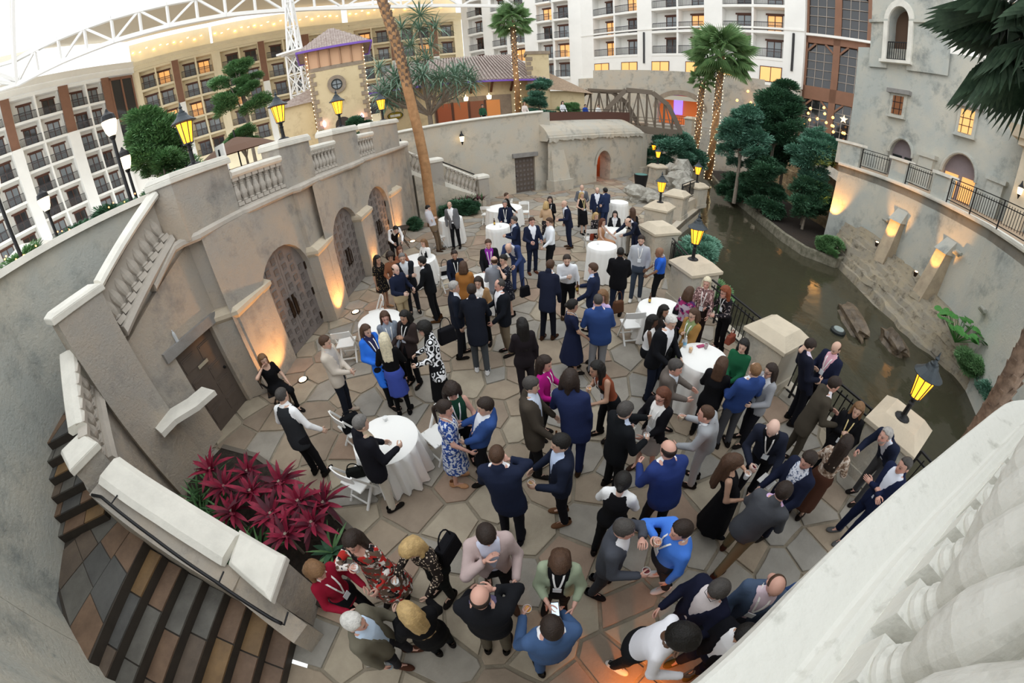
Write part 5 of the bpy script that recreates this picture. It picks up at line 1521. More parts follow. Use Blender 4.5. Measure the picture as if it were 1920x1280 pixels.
# ---------------------------------------------------------------- atrium buildings behind the plaza
HW = mat('hotel_white', 'f1efe9', rough=.8, var=.03, vs=.4)
HWS = mat('hotel_white_left', 'f2efe6', rough=.8, var=.03, vs=.4)
HY = mat('hotel_cream', 'eadbb8', rough=.8, var=.05, vs=.4)
BRN = mat('brown_panel', '86604a', rough=.7, var=.06, vs=1)
WFR = mat('window_frame_brown', '5a3524', rough=.6)
GLD = mat('glass_dark', '2b2c2e', rough=.06, spec=.8)
GLM = mat('glass_mid', '8a9194', rough=.08, spec=.8)
GLL = mat('glass_lit', 'e8b878', emit='ffb060', es=.42, rough=.3)
RAILM = mat('balcony_railing', '2b2a2c', rough=.5)
RAILG = mat('balcony_mesh', '6a6a6c', rough=.5, alpha=.3)
def win_mesh(w, h, lintel=True):
    b = MB()
    for x in (-w / 2, 0, w / 2): b.box((x, 0, h / 2), (.09, .10, h))
    b.box((0, 0, h), (w + .1, .10, .10)); b.box((0, 0, .04), (w, .1, .08)); b.box((0, 0, h * .45), (w, .06, .06))
    if lintel: b.box((0, .02, h + .16), (w + .5, .18, .2))
    m_ = b.data('window'); m_.materials.append(WFR)
    p = MB().add([(-w / 2, .03, .05), (w / 2, .03, .05), (w / 2, .03, h), (-w / 2, .03, h)], [(0, 1, 2, 3)])
    return m_, {k: _pm(p, g) for k, g in (('d', GLD), ('m', GLM), ('l', GLL))}
def _pm(p, g):
    m_ = p.data('pane'); m_.materials.append(g); return m_
def rail_mesh(w):
    b = MB(); b.m(RAILM); b.box((0, 0, 1.02), (w, .07, .07)); b.box((0, 0, .10), (w, .05, .05))
    n = int(w / .16)
    for i in range(n + 1): b.box((-w / 2 + w * i / n, 0, .55), (.022, .022, .9))
    b.m(RAILG).add([(-w / 2, .01, .12), (w / 2, .01, .12), (w / 2, .01, 1.0), (-w / 2, .01, 1.0)], [(0, 1, 2, 3)])
    return b.data('balcony_railing')
_WC = {}
def facade(name, label, p0, p1, bays, floors, z0, z1, wm, fh=3.1, depth=1.5, lit=.12, proj=0, seed=1, ww=1.7, back=None):
    """bays: [(u0,u1)] loggia openings along p0->p1; floors: slab heights; projecting balconies when proj > 0"""
    r = random.Random(seed); fr = frame2(p0, p1); L = fr[3]; rz = atan2(fr[1][1], fr[1][0])
    t = thing(name, label, 'building', (p0[0], p0[1], z0))
    o = Vector((p0[0], p0[1], z0))
    def F(u, w, z): return Vector(fp(fr, u, w, z)) - o
    b = MB()
    def blk(u0, u1, w0, w1, za, zb): b.slab([F(u0, w0, za), F(u1, w0, za), F(u1, w1, za), F(u0, w1, za)], (0, 0, zb - za))
    zt = max(floors) + fh
    blk(0, L, -depth - .4, -depth, z0, z1)
    edges = sorted(bays); us = 0
    for u0, u1 in edges:
        if u0 > us + .05: blk(us, u0, -depth, 0, z0, z1)
        us = u1
    if us < L - .05: blk(us, L, -depth, 0, z0, z1)
    for i, (u0, u1) in enumerate(edges[:-1]):
        if edges[i + 1][0] - u1 < .05: blk(u1 - .13, u1 + .13, -depth, -.02, z0, z1)
    fl = sorted(floors)
    for z in fl:
        for u0, u1 in edges: blk(u0, u1, -depth, .04 + proj, z - .32, z)
    for u0, u1 in edges:
        blk(u0, u1, -depth, -.01, z0, fl[0] - .3)
        blk(u0, u1, -depth, -.01, zt - .35, z1)
    b.o('wall', wm, t)
    for (u0, u1) in edges:
        w = round(u1 - u0 - .26, 1)
        for z in fl:
            k = ('w', ww)
            if k not in _WC: _WC[k] = win_mesh(ww, 2.15)
            wme, pn = _WC[k]
            wn = link('window', wme, t); uu = u0 + (u1 - u0) * (.62 if (u1 - u0) > 2.6 else .5); wn.location = F(uu, -depth + .06, z); wn.rotation_euler = (0, 0, rz)
            link('pane', pn['l' if r.random() < lit else r.choice('dmm')], wn)
            k = ('r', w)
            if k not in _WC: _WC[k] = rail_mesh(w)
            rl = link('balcony_railing', _WC[k], t); rl.location = F((u0 + u1) / 2, proj - .03, z); rl.rotation_euler = (0, 0, rz)
    return t, fr, F, rz
WP0, WP1 = (10.0, 65.4), (36.0, 33.0)
fw_ = frame2(WP0, WP1)
t, fr, F, rz = facade('hotel_building', 'tall white hotel front with paired loggia balconies at upper centre', fp(fw_, 5.0, 0, 0)[:2], fp(fw_, 36.2, 0, 0)[:2], [(2.3, 6.0), (6.0, 9.7), (11.9, 15.6), (15.6, 19.2), (21.5, 25.2), (25.2, 28.9)], [12.6, 15.7, 18.8, 21.9, 25], 9.5, 30, HW, lit=.24, seed=4)
b = MB()
for u0, u1, z0, z1, d in ((0, 31.2, 15.9, 16.12, .1), (0, 31.2, 9.35, 9.6, .18)): b.slab([F(u0, -.3, z0), F(u1, -.3, z0), F(u1, d, z0), F(u0, d, z0)], (0, 0, z1 - z0))
b.o('string_course', HW, t)
wme, pn = win_mesh(2.5, 1.75, False); 
for i, u in enumerate((3.7, 8.4, 13.2, 18.1, 22.8, 27.6)):
    wn = link('window', wme, t); wn.location = F(u, .02, 9.75); wn.rotation_euler = (0, 0, rz); pp = link('pane', pn['l'], wn); pp.location = (0, -.07, 0)
for u in (10.75, 20.4, 30.0):
    MB().beam(F(u, .08, 11.3), F(u, .08, 15.6), .2).o('down_pipe', RAILM, t)
b = MB(); b.slab([F(-.3, -1, 3.5), F(31.2, -1, 3.5), F(31.2, .5, 3.5), F(-.3, .5, 3.5)], (0, 0, 5.85)); b.o('stone_base', PLB, t)
facade('hotel_building', 'white hotel wing with small projecting balconies behind the middle palm', (-5.0, 74.5), (13.2, 61.4), [(1.5, 4.5), (6.5, 9.2), (10.0, 12.6), (15.0, 17.6), (18.0, 20.4)], [9.8, 12.9, 16.0, 19.1, 22.2, 25.3], 7, 32, HW, depth=1.0, proj=.5, lit=.2, seed=9)
fb = frame2((32.6, 39.4), (39.5, 30.5))
bt = thing('glazed_tower', 'brown framed glass tower with tall gridded windows beside the grey stone tower', 'building', (32.6, 39.4, 3.6)); o_ = Vector((32.6, 39.4, 3.6))
def FT(u, w, z): return Vector(fp(fb, u, w, z)) - o_
b = MB(); b.slab([FT(1.2, -.5, 3.6), FT(9.4, -.5, 3.6), FT(9.4, -.3, 3.6), FT(1.2, -.3, 3.6)], (0, 0, 26)); b.o('curtain_glass', GLD, bt)
b = MB()
def bar(u0, u1, z0, z1, w0=-.3, w1=.15): b.slab([FT(u0, w0, z0), FT(u1, w0, z0), FT(u1, w1, z0), FT(u0, w1, z0)], (0, 0, z1 - z0))
for u0, u1 in ((1.2, 2.0), (4.85, 5.6), (8.4, 9.4)): bar(u0, u1, 3.6, 29.6)
for z0, z1 in ((8.6, 10.1), (15.0, 16.0), (21.5, 22.4), (28.6, 29.6)): bar(1.2, 9.4, z0, z1)
b.o('brown_frame', BRN, bt)
b = MB(); bar(1.0, 9.6, 15.75, 16.02, -.3, .5); b.o('white_ledge', HW, bt)
for (u0, u1) in ((2.0, 4.85), (5.6, 8.4)):
    for z0, z1 in ((3.6, 8.6), (10.1, 15.0), (16.0, 21.5), (22.4, 28.6)):
        b = MB()
        for i in (1, 2): bar(u0 + (u1 - u0) * i / 3 - .03, u0 + (u1 - u0) * i / 3 + .03, z0, z1, -.3, -.15)
        n = int((z1 - z0) / .95)
        for j in range(1, n): bar(u0, u1, z0 + (z1 - z0) * j / n - .03, z0 + (z1 - z0) * j / n + .03, -.3, -.15)
        b.o('window_grid', mat('muntin_grey', 'a89d92', rough=.6), bt)
        for s, a in ((u0, .9), (u1, -.9)): MB().beam(FT(s, 0, z1 - .9), FT(s + a, 0, z1), .2).o('corner_brace', BRN, bt)
MB().add([FT(3.2 + .5 * (1 if i % 2 == 0 else .42) * sin(2 * pi * i / 10) + 3.6, .35, 7.1 + .5 * (1 if i % 2 == 0 else .42) * cos(2 * pi * i / 10)) for i in range(10)], [tuple(range(10))]).o('hanging_star', mat('star_white', 'f2e6cf', emit='ffe3b0', es=.6), bt)
facade('hotel_building', 'narrow white hotel wing with balconies between glass tower and stone tower', (38.6, 32.2), (44, 24.0), [(.4, 3.6)], [4.2, 7.3, 10.3, 13.4, 16.5, 19.6, 22.7], 3.6, 30, HW, depth=1.2, proj=.6, lit=.4, seed=3)
facade('hotel_building', 'white hotel wing far right behind the stone tower roof', (44.5, 23.5), (44, -6), [(1, 4.6), (4.6, 8.2), (10, 13.6), (13.6, 17.2), (19, 22.6), (22.6, 26.2)], [10.3, 13.4, 16.5, 19.6, 22.7], 3.6, 30, HW, depth=1.2, lit=.3, seed=31)
t, fr, F, rz = facade('hotel_building', 'white hotel at far left with stacked balconies and brown pilaster tops', (-58.0, 13.0), (-51.2, 47.5), [(8.6, 12.0), (12.0, 15.2), (16.4, 19.8), (19.8, 23.2), (24.6, 27.0), (27.0, 29.4)][:4] + [(24.6, 27.3), (27.3, 29.8)], [3.9, 7.0, 10.1, 13.2, 16.3, 19.4], 2, 22.9, HWS, fh=3.2, depth=1.2, lit=.0, seed=12)
b = MB()
for z0, z1, d in ((22.6, 23.3, .6), (23.3, 24.2, .9)): b.slab([F(0, -1.6, z0), F(35.2, -1.6, z0), F(35.2, d, z0), F(0, d, z0)], (0, 0, z1 - z0))
b.o('cornice', HWS, t)
for u0, u1 in ((7.2, 8.6), (15.2, 16.4), (23.2, 24.6), (29.8, 31.0)):
    b = MB(); b.slab([F(u0, -.3, 16.2), F(u1, -.3, 16.2), F(u1, .15, 16.2), F(u0, .15, 16.2)], (0, 0, 6.5)); b.o('brown_pilaster', BRN, t)
    b = MB(); b.slab([F(u0 - .1, -.3, 2), F(u1 + .1, -.3, 2), F(u1 + .1, .5, 2), F(u0 - .1, .5, 2)], (0, 0, 14.2)); b.o('white_pilaster', HWS, t)
b = MB(); b.slab([F(31.0, -.5, 9), F(34.9, -.5, 9), F(34.9, .1, 9), F(31.0, .1, 9)], (0, 0, 13.4)); b.o('stair_window', GLD, t)
b = MB()
for u in (31.0, 32.85, 34.7): b.slab([F(u, 0, 9), F(u + .25, 0, 9), F(u + .25, .25, 9), F(u, .25, 9)], (0, 0, 13.4))
for z in (9, 15.8, 22.0): b.slab([F(31, 0, z), F(34.9, 0, z), F(34.9, .25, z), F(31, .25, z)], (0, 0, .4))
b.o('window_frame', BRN, t)
def cream(p0, p1, bays, lb, seed, nm='hotel_building'):
    t, fr, F, rz = facade(nm, lb, p0, p1, bays, [6.9, 10.1, 13.3, 16.5, 19.7], 3, 23, HY, fh=3.2, depth=1.2, lit=.08, seed=seed)
    L = fr[3]; b = MB()
    for z0, z1, d in ((22.8, 23.4, .5), (23.4, 24.0, .8)): b.slab([F(0, -1.6, z0), F(L, -1.6, z0), F(L, d, z0), F(0, d, z0)], (0, 0, z1 - z0))
    b.o('cornice', HY, t)
    for i in range(len(bays) - 1):
        if bays[i + 1][0] - bays[i][1] > .8:
            u0, u1 = bays[i][1] + .1, bays[i + 1][0] - .1
            b = MB(); b.slab([F(u0, 0, 16), F(u1, 0, 16), F(u1, .2, 16), F(u0, .2, 16)], (0, 0, 6.8)); b.o('brown_pilaster', BRN, t)
            b = MB(); b.slab([F(u0, 0, 3), F(u1, 0, 3), F(u1, .5, 3), F(u0, .5, 3)], (0, 0, 13)); b.o('white_pilaster', HWS, t)
    b = MB(); b.slab([F(0, -3.5, 24), F(L, -3.5, 24), F(L, -3.2, 24), F(0, -3.2, 24)], (0, 0, 4)); b.o('attic_wall', HY, t)
    b = MB()
    for i in range(int(L / 1.1)): b.box(F(i * 1.1 + .5, -3.0 + .4 * (i % 3), 26.6 - .3 * (i % 2)), (.35, .12, .12))
    tag(b.o('strip_lights', mat('warm_strip', 'ffd98a', emit='ffc869', es=7), t), kind='stuff')
cream((-51.2, 47.5), (-41.9, 56.5), [(1.0, 3.5), (3.5, 6.0), (7.2, 9.8), (9.8, 12.4)], 'cream hotel wing with balconies left of the tiled church tower', 21)
cream((-41.9, 56.5), (-24, 70), [(.8, 3.8), (3.8, 6.8), (8.0, 11.0), (11.0, 14.0), (15.4, 18.4), (18.4, 21.4)], 'cream lit hotel wing behind the white lattice derrick', 23)
cream((-24, 70), (-5.2, 76.5), [(.8, 3.8), (3.8, 6.8), (8.2, 11.2), (11.2, 14.2), (15.4, 18.4)], 'cream hotel wing behind the pandanus tree', 25)
ROOFW = mat('roof_white', 'efeeea', rough=.6)
BI_ = [(-48.5, 25.6), (-43.5, 28.8), (-38.6, 32.4), (-34.2, 36.5), (-29.8, 41.0), (-25.2, 46.8), (-19.6, 53), (-13, 58.6), (-4.6, 63)]
BO_ = [(-57.5, 21), (-54, 32), (-53, 40), (-52, 48), (-43, 57), (-33, 64), (-25, 71), (-14, 75), (-4, 78)]
cb = MB(); cb.add([(x, y, 24.4) for x, y in BI_] + [(x, y, 28) for x, y in BO_], [(i, i + 1, i + 10, i + 9) for i in range(8)]); struct(cb.o('ceiling', mat('soffit_tan', 'd5c9b2', rough=.8)))
BOT_ = [(-47.5, 26.6), (-42.5, 29.5), (-37.5, 33), (-33, 37), (-28.5, 41.5), (-24, 47), (-18.5, 53), (-12, 58), (-4, 62), (4, 65)]
tr = thing('roof_truss', 'long white triangulated steel truss carrying the glass roof at top left', 'truss', (-33, 37, 21))
o_ = Vector((-33, 37, 21)); b1 = MB(); b2 = MB()
for i in range(len(BOT_) - 1):
    a = Vector((*BOT_[i], 21.6)) - o_; c = Vector((*BOT_[i + 1], 21.6)) - o_; up = Vector((0, 0, 2.6))
    b1.beam(a, c, .45); b2.beam(a + up, c + up, .45)
    for p, q in ((a, a + up), ((a + c) / 2, (a + c) / 2 + up), (a, (a + c) / 2 + up), ((a + c) / 2 + up, c)):
        MB().beam(p, q, .26).o('truss_web', ROOFW, tr)
b1.o('bottom_chord', ROOFW, tr); b2.o('top_chord', ROOFW, tr)
tr = thing('roof_truss', 'short white truss strut bundle at the extreme upper left corner', 'truss', (-45, 20, 21)); o_ = Vector((-45, 20, 21))
for a, c in (((-47.5, 26.6, 21.6), (-52, 16, 21.6)), ((-47.5, 26.6, 24.2), (-52, 16, 24.2)), ((-47.5, 26.6, 21.6), (-49.7, 21, 24.2)), ((-49.7, 21, 24.2), (-52, 16, 21.6)), ((-49.7, 21, 21.6), (-49.7, 21, 24.2)), ((-47.5, 26.6, 21.6), (-44, 26, 40)), ((-47.5, 26.6, 21.6), (-40, 24, 33)), ((-47.5, 26.6, 22), (-48, 12, 30))):
    MB().beam(Vector(a) - o_, Vector(c) - o_, .35).o('truss_web', ROOFW, tr)
gb = thing('glazing_bars', 'thin white glazing bars of the glass roof at upper left', 'glazing bar', (-40, 20, 33)); o_ = Vector((-40, 20, 33))
for i in range(7):
    MB().beam(Vector((-55 + i * 6, 8, 30 + i * 2.4)) - o_, Vector((-30 + i * 6, 44, 30 + i * 2.4)) - o_, .14).o('bar', ROOFW, gb)
for i in range(6):
    MB().beam(Vector((-57 + i * 5, 10 + i * 7, 29.5)) - o_, Vector((-15 + i * 5, 6 + i * 7, 47)) - o_, .14).o('bar', ROOFW, gb)
# ---------------------------------------------------------------- church-like tower with tiled roof
CW = stucco('tower_sand', 'dcc8a0', 'bfa985', 'e2cfa8', scale=.5, bump=.3)
QN = mat('quoin_stone', '9a8a78', rough=.9, var=.12, vs=3, bump=.4, bs=12)
TILER = mat('roof_tile', 'b3a59c', rough=.8, col2='94827a', vs=5)
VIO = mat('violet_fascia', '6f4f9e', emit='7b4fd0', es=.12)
tw = thing('bell_tower', 'sand coloured tower with tiled hip roof, round window and violet eaves', 'building', (-10.2, 26.2, 3.6)); o_ = Vector((-10.2, 26.2, 3.6))
TQ = [(-11.85, 25.45), (-8.35, 26.75), (-9.6, 30.2), (-13.3, 28.6)]
def TL(p, z): return Vector((p[0], p[1], z)) - o_
def pr(b, q, z0, z1, top=None): return b.prism([(x - o_.x, y - o_.y) for x, y in q], z0 - o_.z, z1 - o_.z, None if top is None else [(x - o_.x, y - o_.y) for x, y in top])
pr(MB(), TQ, 3.6, 10.6).o('tower_wall', CW, tw)
cx_ = sum(p[0] for p in TQ) / 4; cy_ = sum(p[1] for p in TQ) / 4
gr = lambda k: [(cx_ + (x - cx_) * k, cy_ + (y - cy_) * k) for x, y in TQ]
pr(MB(), gr(1.015), 9.15, 9.4).o('stone_band', QN, tw)
fT = frame2(TQ[0], TQ[1])
pr(MB(), gr(1.01), 9.4, 10.6).o('upper_panels', mat('panel_peach', 'dcb08c', rough=.8), tw)
for f_, n_ in ((fT, 6), (frame2(TQ[3], TQ[0]), 5)):
    for i in range(n_): MB().beam(Vector(fp(f_, .08 + i * (f_[3] - .16) / (n_ - 1), .06, 9.4)) - o_, Vector(fp(f_, .08 + i * (f_[3] - .16) / (n_ - 1), .06, 10.6)) - o_, .09).o('timber_stud', mat('stud_tan', 'b08a6c', rough=.7), tw)
apex = (cx_, cy_)
eav = gr(1.30)
b = MB(); V = [TL(p, 10.55) for p in eav] + [TL(apex, 12.4)]
b.add(V, [(0, 1, 4), (1, 2, 4), (2, 3, 4), (3, 0, 4), (3, 2, 1, 0)]); b.o('tile_roof', TILER, tw)
b = MB()
for s in range(4):
    a, c = Vector(V[s]), Vector(V[(s + 1) % 4]); n_ = 15
    for i in range(n_ + 1):
        p = a + (c - a) * (i / n_); k_ = 1 - abs(2 * i / n_ - 1); e_ = p + (V[4] - (a + c) / 2) * k_
        if k_ > .05: b.tube([p, e_], .075, 5)
b.o('barrel_tiles', TILER, tw)
b = MB()
for s in range(4): b.beam(V[s], V[(s + 1) % 4], .10, .14)
b.o('eave_fascia', VIO, tw)
r_ = random.Random(5)
for crn in (0, 1):
    for i in range(18):
        z = 3.7 + i * .3; k_ = .25 + .2 * (i % 2)
        f_ = fT; u = k_ / 2 if crn == 0 else fT[3] - k_ / 2
        MB().box(Vector(fp(f_, u, .01, z + .14)) - o_, (k_, .10, .27), atan2(f_[1][1], f_[1][0])).o('quoin', QN, tw)
Mx = Matrix.Rotation(atan2(fT[1][1], fT[1][0]), 4, 'Z') @ Matrix.Rotation(pi / 2, 4, 'X')
def disc(nm, r0, r1, u, z, w, m_, n=24):
    b = MB(); b.lathe([(r0, 0), (r1, 0), (r1, .08), (r0, .08)], n, M=Mx, cap=False); ob = b.o(nm, m_, tw); ob.location = Vector(fp(fT, u, w, z)) - o_; return ob
disc('round_surround', .36, .62, 1.75, 8.05, .06, QN); disc('round_frame', .30, .37, 1.75, 8.05, .09, METALG)
MB().lathe([(.34, 0), (.34, .02)], 20, M=Mx).o('round_glass', GLM, tw).location = Vector(fp(fT, 1.75, .04, 8.05)) - o_
b = MB(); c_ = Vector(fp(fT, 1.75, .10, 8.05)) - o_; e_ = Vector((fT[1][0], fT[1][1], 0)) * .32; b.beam(c_ - e_, c_ + e_, .04).beam(c_ - Vector((0, 0, .32)), c_ + Vector((0, 0, .32)), .04); b.o('window_cross', METALG, tw)
b = MB(); A = arch_pts(1.8, .55, 5.2, 5.8, 10); b.add([Vector(fp(fT, u, .03, z)) - o_ for u, z in [(1.25, 3.6)] + A + [(2.35, 3.6)]], [tuple(range(13))]); b.o('arched_doorway', mat('door_dark', '3a2e26'), tw)
b = MB()
for p, q in ((TQ[0], TQ[0]), (TQ[1], TQ[1]), ((-12.9, 27.6), (-12.9, 27.6))):
    for i in range(24): 
        c_ = TL((p[0] + .05, p[1] - .12), 3.8 + i * .28); b.lathe([(.001, -.035), (.035, 0), (.001, .035)], 5, c=c_, cap=False)
tag(b.o('string_lights', mat('string_bulb', 'fff0cc', emit='ffe0a0', es=6), tw), kind='stuff')
for u in (.55, 3.1):
    sc_ = MB().lathe([(.05, 0), (.10, .1), (.12, .3), (.02, .45)], 8).o('wall_sconce', mat('sconce_glow', 'ffd9ee', emit='ffc9e8', es=3), tw); sc_.location = Vector(fp(fT, u, .2, 5.35)) - o_
pr(MB(), [(-14.6, 25.6), (-12.4, 26.5), (-12.9, 29), (-15, 28)], 3.6, 7.4).o('side_wall', CW, tw)
b = MB(); b.add([TL(p, 7.3) for p in ((-14.9, 25.2), (-12.2, 26.3), (-12.7, 29), (-15.3, 28))] + [TL((-12.6, 27.6), 8.5)], [(0, 1, 4), (1, 2, 4), (2, 3, 4), (3, 0, 4)]); b.o('side_roof', TILER, tw)
rs_ = thing('restaurant_building', 'low sand coloured restaurant with tiled eaves and glowing entrance behind parapet', 'building', (-3, 33, 3.6)); o_ = Vector((-3, 33, 3.6))
pr(MB(), [(-9.0, 31.2), (3.6, 33.4), (3.0, 38), (-10, 36)], 3.6, 7.5).o('restaurant_wall', CW, rs_)
fR = frame2((-9.0, 31.2), (3.6, 33.4))
def FRs(u, w, z): return Vector(fp(fR, u, w, z)) - o_
b = MB(); b.add([FRs(-.5, 1.3, 7.35), FRs(13.2, 1.3, 7.2), FRs(11.5, -3, 9.6), FRs(1.5, -3, 9.8)], [(0, 1, 2, 3)]).add([FRs(13.2, 1.3, 7.2), FRs(13.2, -4, 7.2), FRs(11.5, -3, 9.6)], [(0, 1, 2)]); b.o('tile_roof', TILER, rs_)
b = MB()
for i in range(46): u = -.4 + i * .295; b.tube([FRs(u, 1.36, 7.36 - .003 * i), FRs(u * .74 + 1.75, -2.9, 9.75)], .085, 5)
b.o('barrel_tiles', TILER, rs_)
MB().beam(FRs(-.5, 1.32, 7.27), FRs(13.2, 1.32, 7.12), .14).o('eave_fascia', VIO, rs_)
for i in range(8): MB().beam(FRs(.8 + i * 1.6, .05, 6.4), FRs(.8 + i * 1.6, 1.1, 7.15), .16).o('eave_bracket', WFR, rs_)
MB().slab([FRs(4.2, .02, 3.6), FRs(10.4, .02, 3.6), FRs(10.4, .02, 6.1), FRs(4.2, .02, 6.1)], (fR[2][0] * .05, fR[2][1] * .05, 0)).o('entrance_surround', QN, rs_)
for i, (u, c) in enumerate(((5.0, '7d3f24'), (6.3, '8f4f2a'), (7.6, '6f4028'), (8.9, 'b8763e'))):
    MB().slab([FRs(u - .55, .10, 3.6), FRs(u + .55, .10, 3.6), FRs(u + .55, .10, 5.7), FRs(u - .55, .10, 5.7)], (fR[2][0] * .03, fR[2][1] * .03, 0)).o('lit_doorway', mat('doorway_glow_%d' % i, c, emit=c, es=.3), rs_); MB().beam(FRs(u - .62, .14, 3.6), FRs(u - .62, .14, 5.75), .14).o('door_post', WFR, rs_)
for i, u in enumerate((4.9, 6.7, 8.5)):
    t = thing('pendant_lamp', ('left', 'middle', 'right')[i] + ' pendant lantern glowing above the restaurant entrance', 'lamp', fp(fR, u, .8, 5.75)); MB().lathe([(.02, .5), (.03, .36), (.2, .3), (.16, .02), (.1, 0)], 8).o('lamp_glass', WGLOW, t); MB().tube([(0, 0, .4), (0, 0, 1.3)], .015, 5).o('lamp_rod', METAL, t)
sg = thing('oval_sign', 'oval yellow sign with dark rim and pale name plate on restaurant wall', 'sign', fp(fR, 1.15, .08, 5.3), atan2(fR[1][1], fR[1][0]))
R90 = Matrix.Rotation(pi / 2, 4, 'X')
MB().lathe([(.001, 0), (.5, 0), (.5, .06)], 24, M=R90 @ Matrix.Diagonal((1.25, .62, 1, 1))).o('sign_rim', METALG, sg); MB().lathe([(.001, .065), (.45, .065)], 24, M=R90 @ Matrix.Diagonal((1.25, .62, 1, 1))).o('sign_face', mat('sign_yellow', 'c9b02f'), sg)
MB().box((0, -.075, 0), (.8, .02, .2)).o('name_plate', mat('plate_white', 'e6e4d6'), sg)
pr(MB(), [(2.6, 32.2), (4.3, 32.2), (4.3, 34), (2.6, 34)], 3.6, 9.2).o('chimney_block', CW, rs_)
pr(MB(), [(2.5, 32.1), (4.4, 32.1), (4.4, 34.1), (2.5, 34.1)], 9.2, 9.45).o('chimney_cap', QN, rs_)
for i in range(14): MB().box(Vector((2.72 + .06 * (i % 2), 32.19, 3.9 + i * .38)) - o_, (.36 + .14 * (i % 2), .06, .3)).o('quoin', QN, rs_)
pr(MB(), [(4.3, 32.3), (7.0, 32.0), (7.4, 35), (4.3, 35)], 3.6, 6.2).o('annex_wall', CW, rs_)
b = MB(); b.add([Vector(p) - o_ for p in ((4.1, 31.8, 6.3), (7.6, 31.4, 5.95), (7.8, 35, 5.95), (4.1, 34, 8.0), (4.1, 33.2, 7.9))], [(0, 1, 2, 3, 4)]); b.o('annex_roof', mat('roof_tile_brown', 'a08a74', rough=.85, var=.15, vs=8), rs_)
dk = thing('lattice_derrick', 'small white lattice oil derrick rising behind the church tower roof', 'tower', (-15.0, 30.4, 3.6))
b = []
for z0, z1, r0, r1 in ((0, 8.2, 1.0, .78), (8.2, 8.4, 1.1, 1.1), (8.4, 12.6, .62, .3), (12.6, 15, .3, .1)):
    for i in range(4):
        a0 = pi / 4 + i * pi / 2; a1 = a0 + pi / 2
        p = lambda a, r, z: (r * cos(a), r * sin(a), z)
        MB().beam(p(a0, r0, z0), p(a0, r1, z1), .13).o('derrick_leg', ROOFW, dk)
        n_ = max(1, int((z1 - z0) / 1.4))
        for j in range(n_):
            f0, f1 = j / n_, (j + 1) / n_; ra, rb_ = r0 + (r1 - r0) * f0, r0 + (r1 - r0) * f1; za, zb_ = z0 + (z1 - z0) * f0, z0 + (z1 - z0) * f1
            MB().beam(p(a0, ra, za), p(a1, rb_, zb_), .07).beam(p(a1, ra, za), p(a0, rb_, zb_), .07).beam(p(a0, rb_, zb_), p(a1, rb_, zb_), .07).o('derrick_brace', ROOFW, dk)
MB().box((0, 0, 8.35), (2.2, 2.2, .15)).o('derrick_deck', ROOFW, dk)
# ---------------------------------------------------------------- steel truss footbridge
BRG = mat('bridge_brown', '6e6153', rough=.6)
bg = thing('truss_bridge', 'brown steel truss footbridge crossing the river behind the stone vault', 'bridge', (10.5, 29.4, 3.4)); o_ = Vector((10.5, 29.4, 3.4))
N0, N1_ = Vector((7.4, 30.3, 3.3)), Vector((13.6, 28.2, 3.1))
for s, dsp in ((0, Vector((0, 0, 0))), (1, Vector((-2.2, 3.2, 0)))):
    a, c = N0 + dsp - o_, N1_ + dsp - o_; ax = c - a; P_ = lambda u, z: a + ax * u + Vector((0, 0, z))
    top = [(0, .3), (.20, 1.9), (.36, 3.05), (.66, 3.0), (.84, 2.2), (1, .3)]
    b = MB()
    for (u0, z0), (u1, z1) in zip(top[:-1], top[1:]): b.beam(P_(u0, z0), P_(u1, z1), .26, .34)
    b.o('arched_chord', BRG, bg)
    MB().beam(P_(-.02, .1), P_(1.02, .1), .30, .55).o('bottom_girder', BRG, bg)
    for i in range(1, 10):
        u = i / 10; z = np.interp(u, [p[0] for p in top], [p[1] for p in top])
        MB().beam(P_(u, .2), P_(u, z), .13).o('web_post', BRG, bg)
        u2 = (i + (1 if i < 5 else -1)) / 10; z2 = np.interp(u2, [p[0] for p in top], [p[1] for p in top])
        if i != 5: MB().beam(P_(u, .25 if i < 5 else .25), P_(u2, z2), .09).o('web_diagonal', BRG, bg)
    for z in (.55, .8, 1.05): MB().beam(P_(0, z), P_(1, z), .05).o('guard_rail', BRG, bg)
for u in (.36, .5, .66): 
    a = N0 + (N1_ - N0) * u + Vector((0, 0, 3.0)) - o_; MB().beam(a, a + Vector((-2.2, 3.2, 0)), .14).o('sway_beam', BRG, bg)
MB().add([N0 - o_, N1_ - o_, N1_ - o_ + Vector((-2.2, 3.2, 0)), N0 - o_ + Vector((-2.2, 3.2, 0))], [(0, 1, 2, 3)]).o('bridge_deck', BRG, bg)
t = railing('dark railing with brown panels along the terrace behind the stone vault', (2.9, 23.6), (9.6, 28.6), 3.75, .95, .35)
MB().slab([(0, 0, .15), (6.7, 5.0, .15), (6.7, 5.0, .8), (0, 0, .8)], (.02, -.03, 0)).o('rail_panel', mat('panel_redbrown', '5a3a30', rough=.7), t)
gt = thing('arched_gateway', 'arched stone gateway with glowing orange room right of the footbridge', 'gateway', (17.5, 38.5, 3.6)); o_ = Vector((17.5, 38.5, 3.6))
fG = frame2((10.5, 43.5), (24.5, 33.0))
def FG(u, w, z): return Vector(fp(fG, u, w, z)) - o_
b = MB(); wall_arch(b, fG, 3.6, 9.0, [(9.4, 2.3, 5.2, 6.6)], 1.0, thick=.6); b.v = [tuple(Vector(v) - o_) for v in b.v]; b.o('gateway_wall', PLB, gt)
MB().add([FG(6.6, -1.1, 3.6), FG(12.2, -1.1, 3.6), FG(12.2, -1.1, 7), FG(6.6, -1.1, 7)], [(0, 1, 2, 3)]).o('orange_interior', mat('orange_room', 'c8692f', emit='d0662a', es=.25), gt)
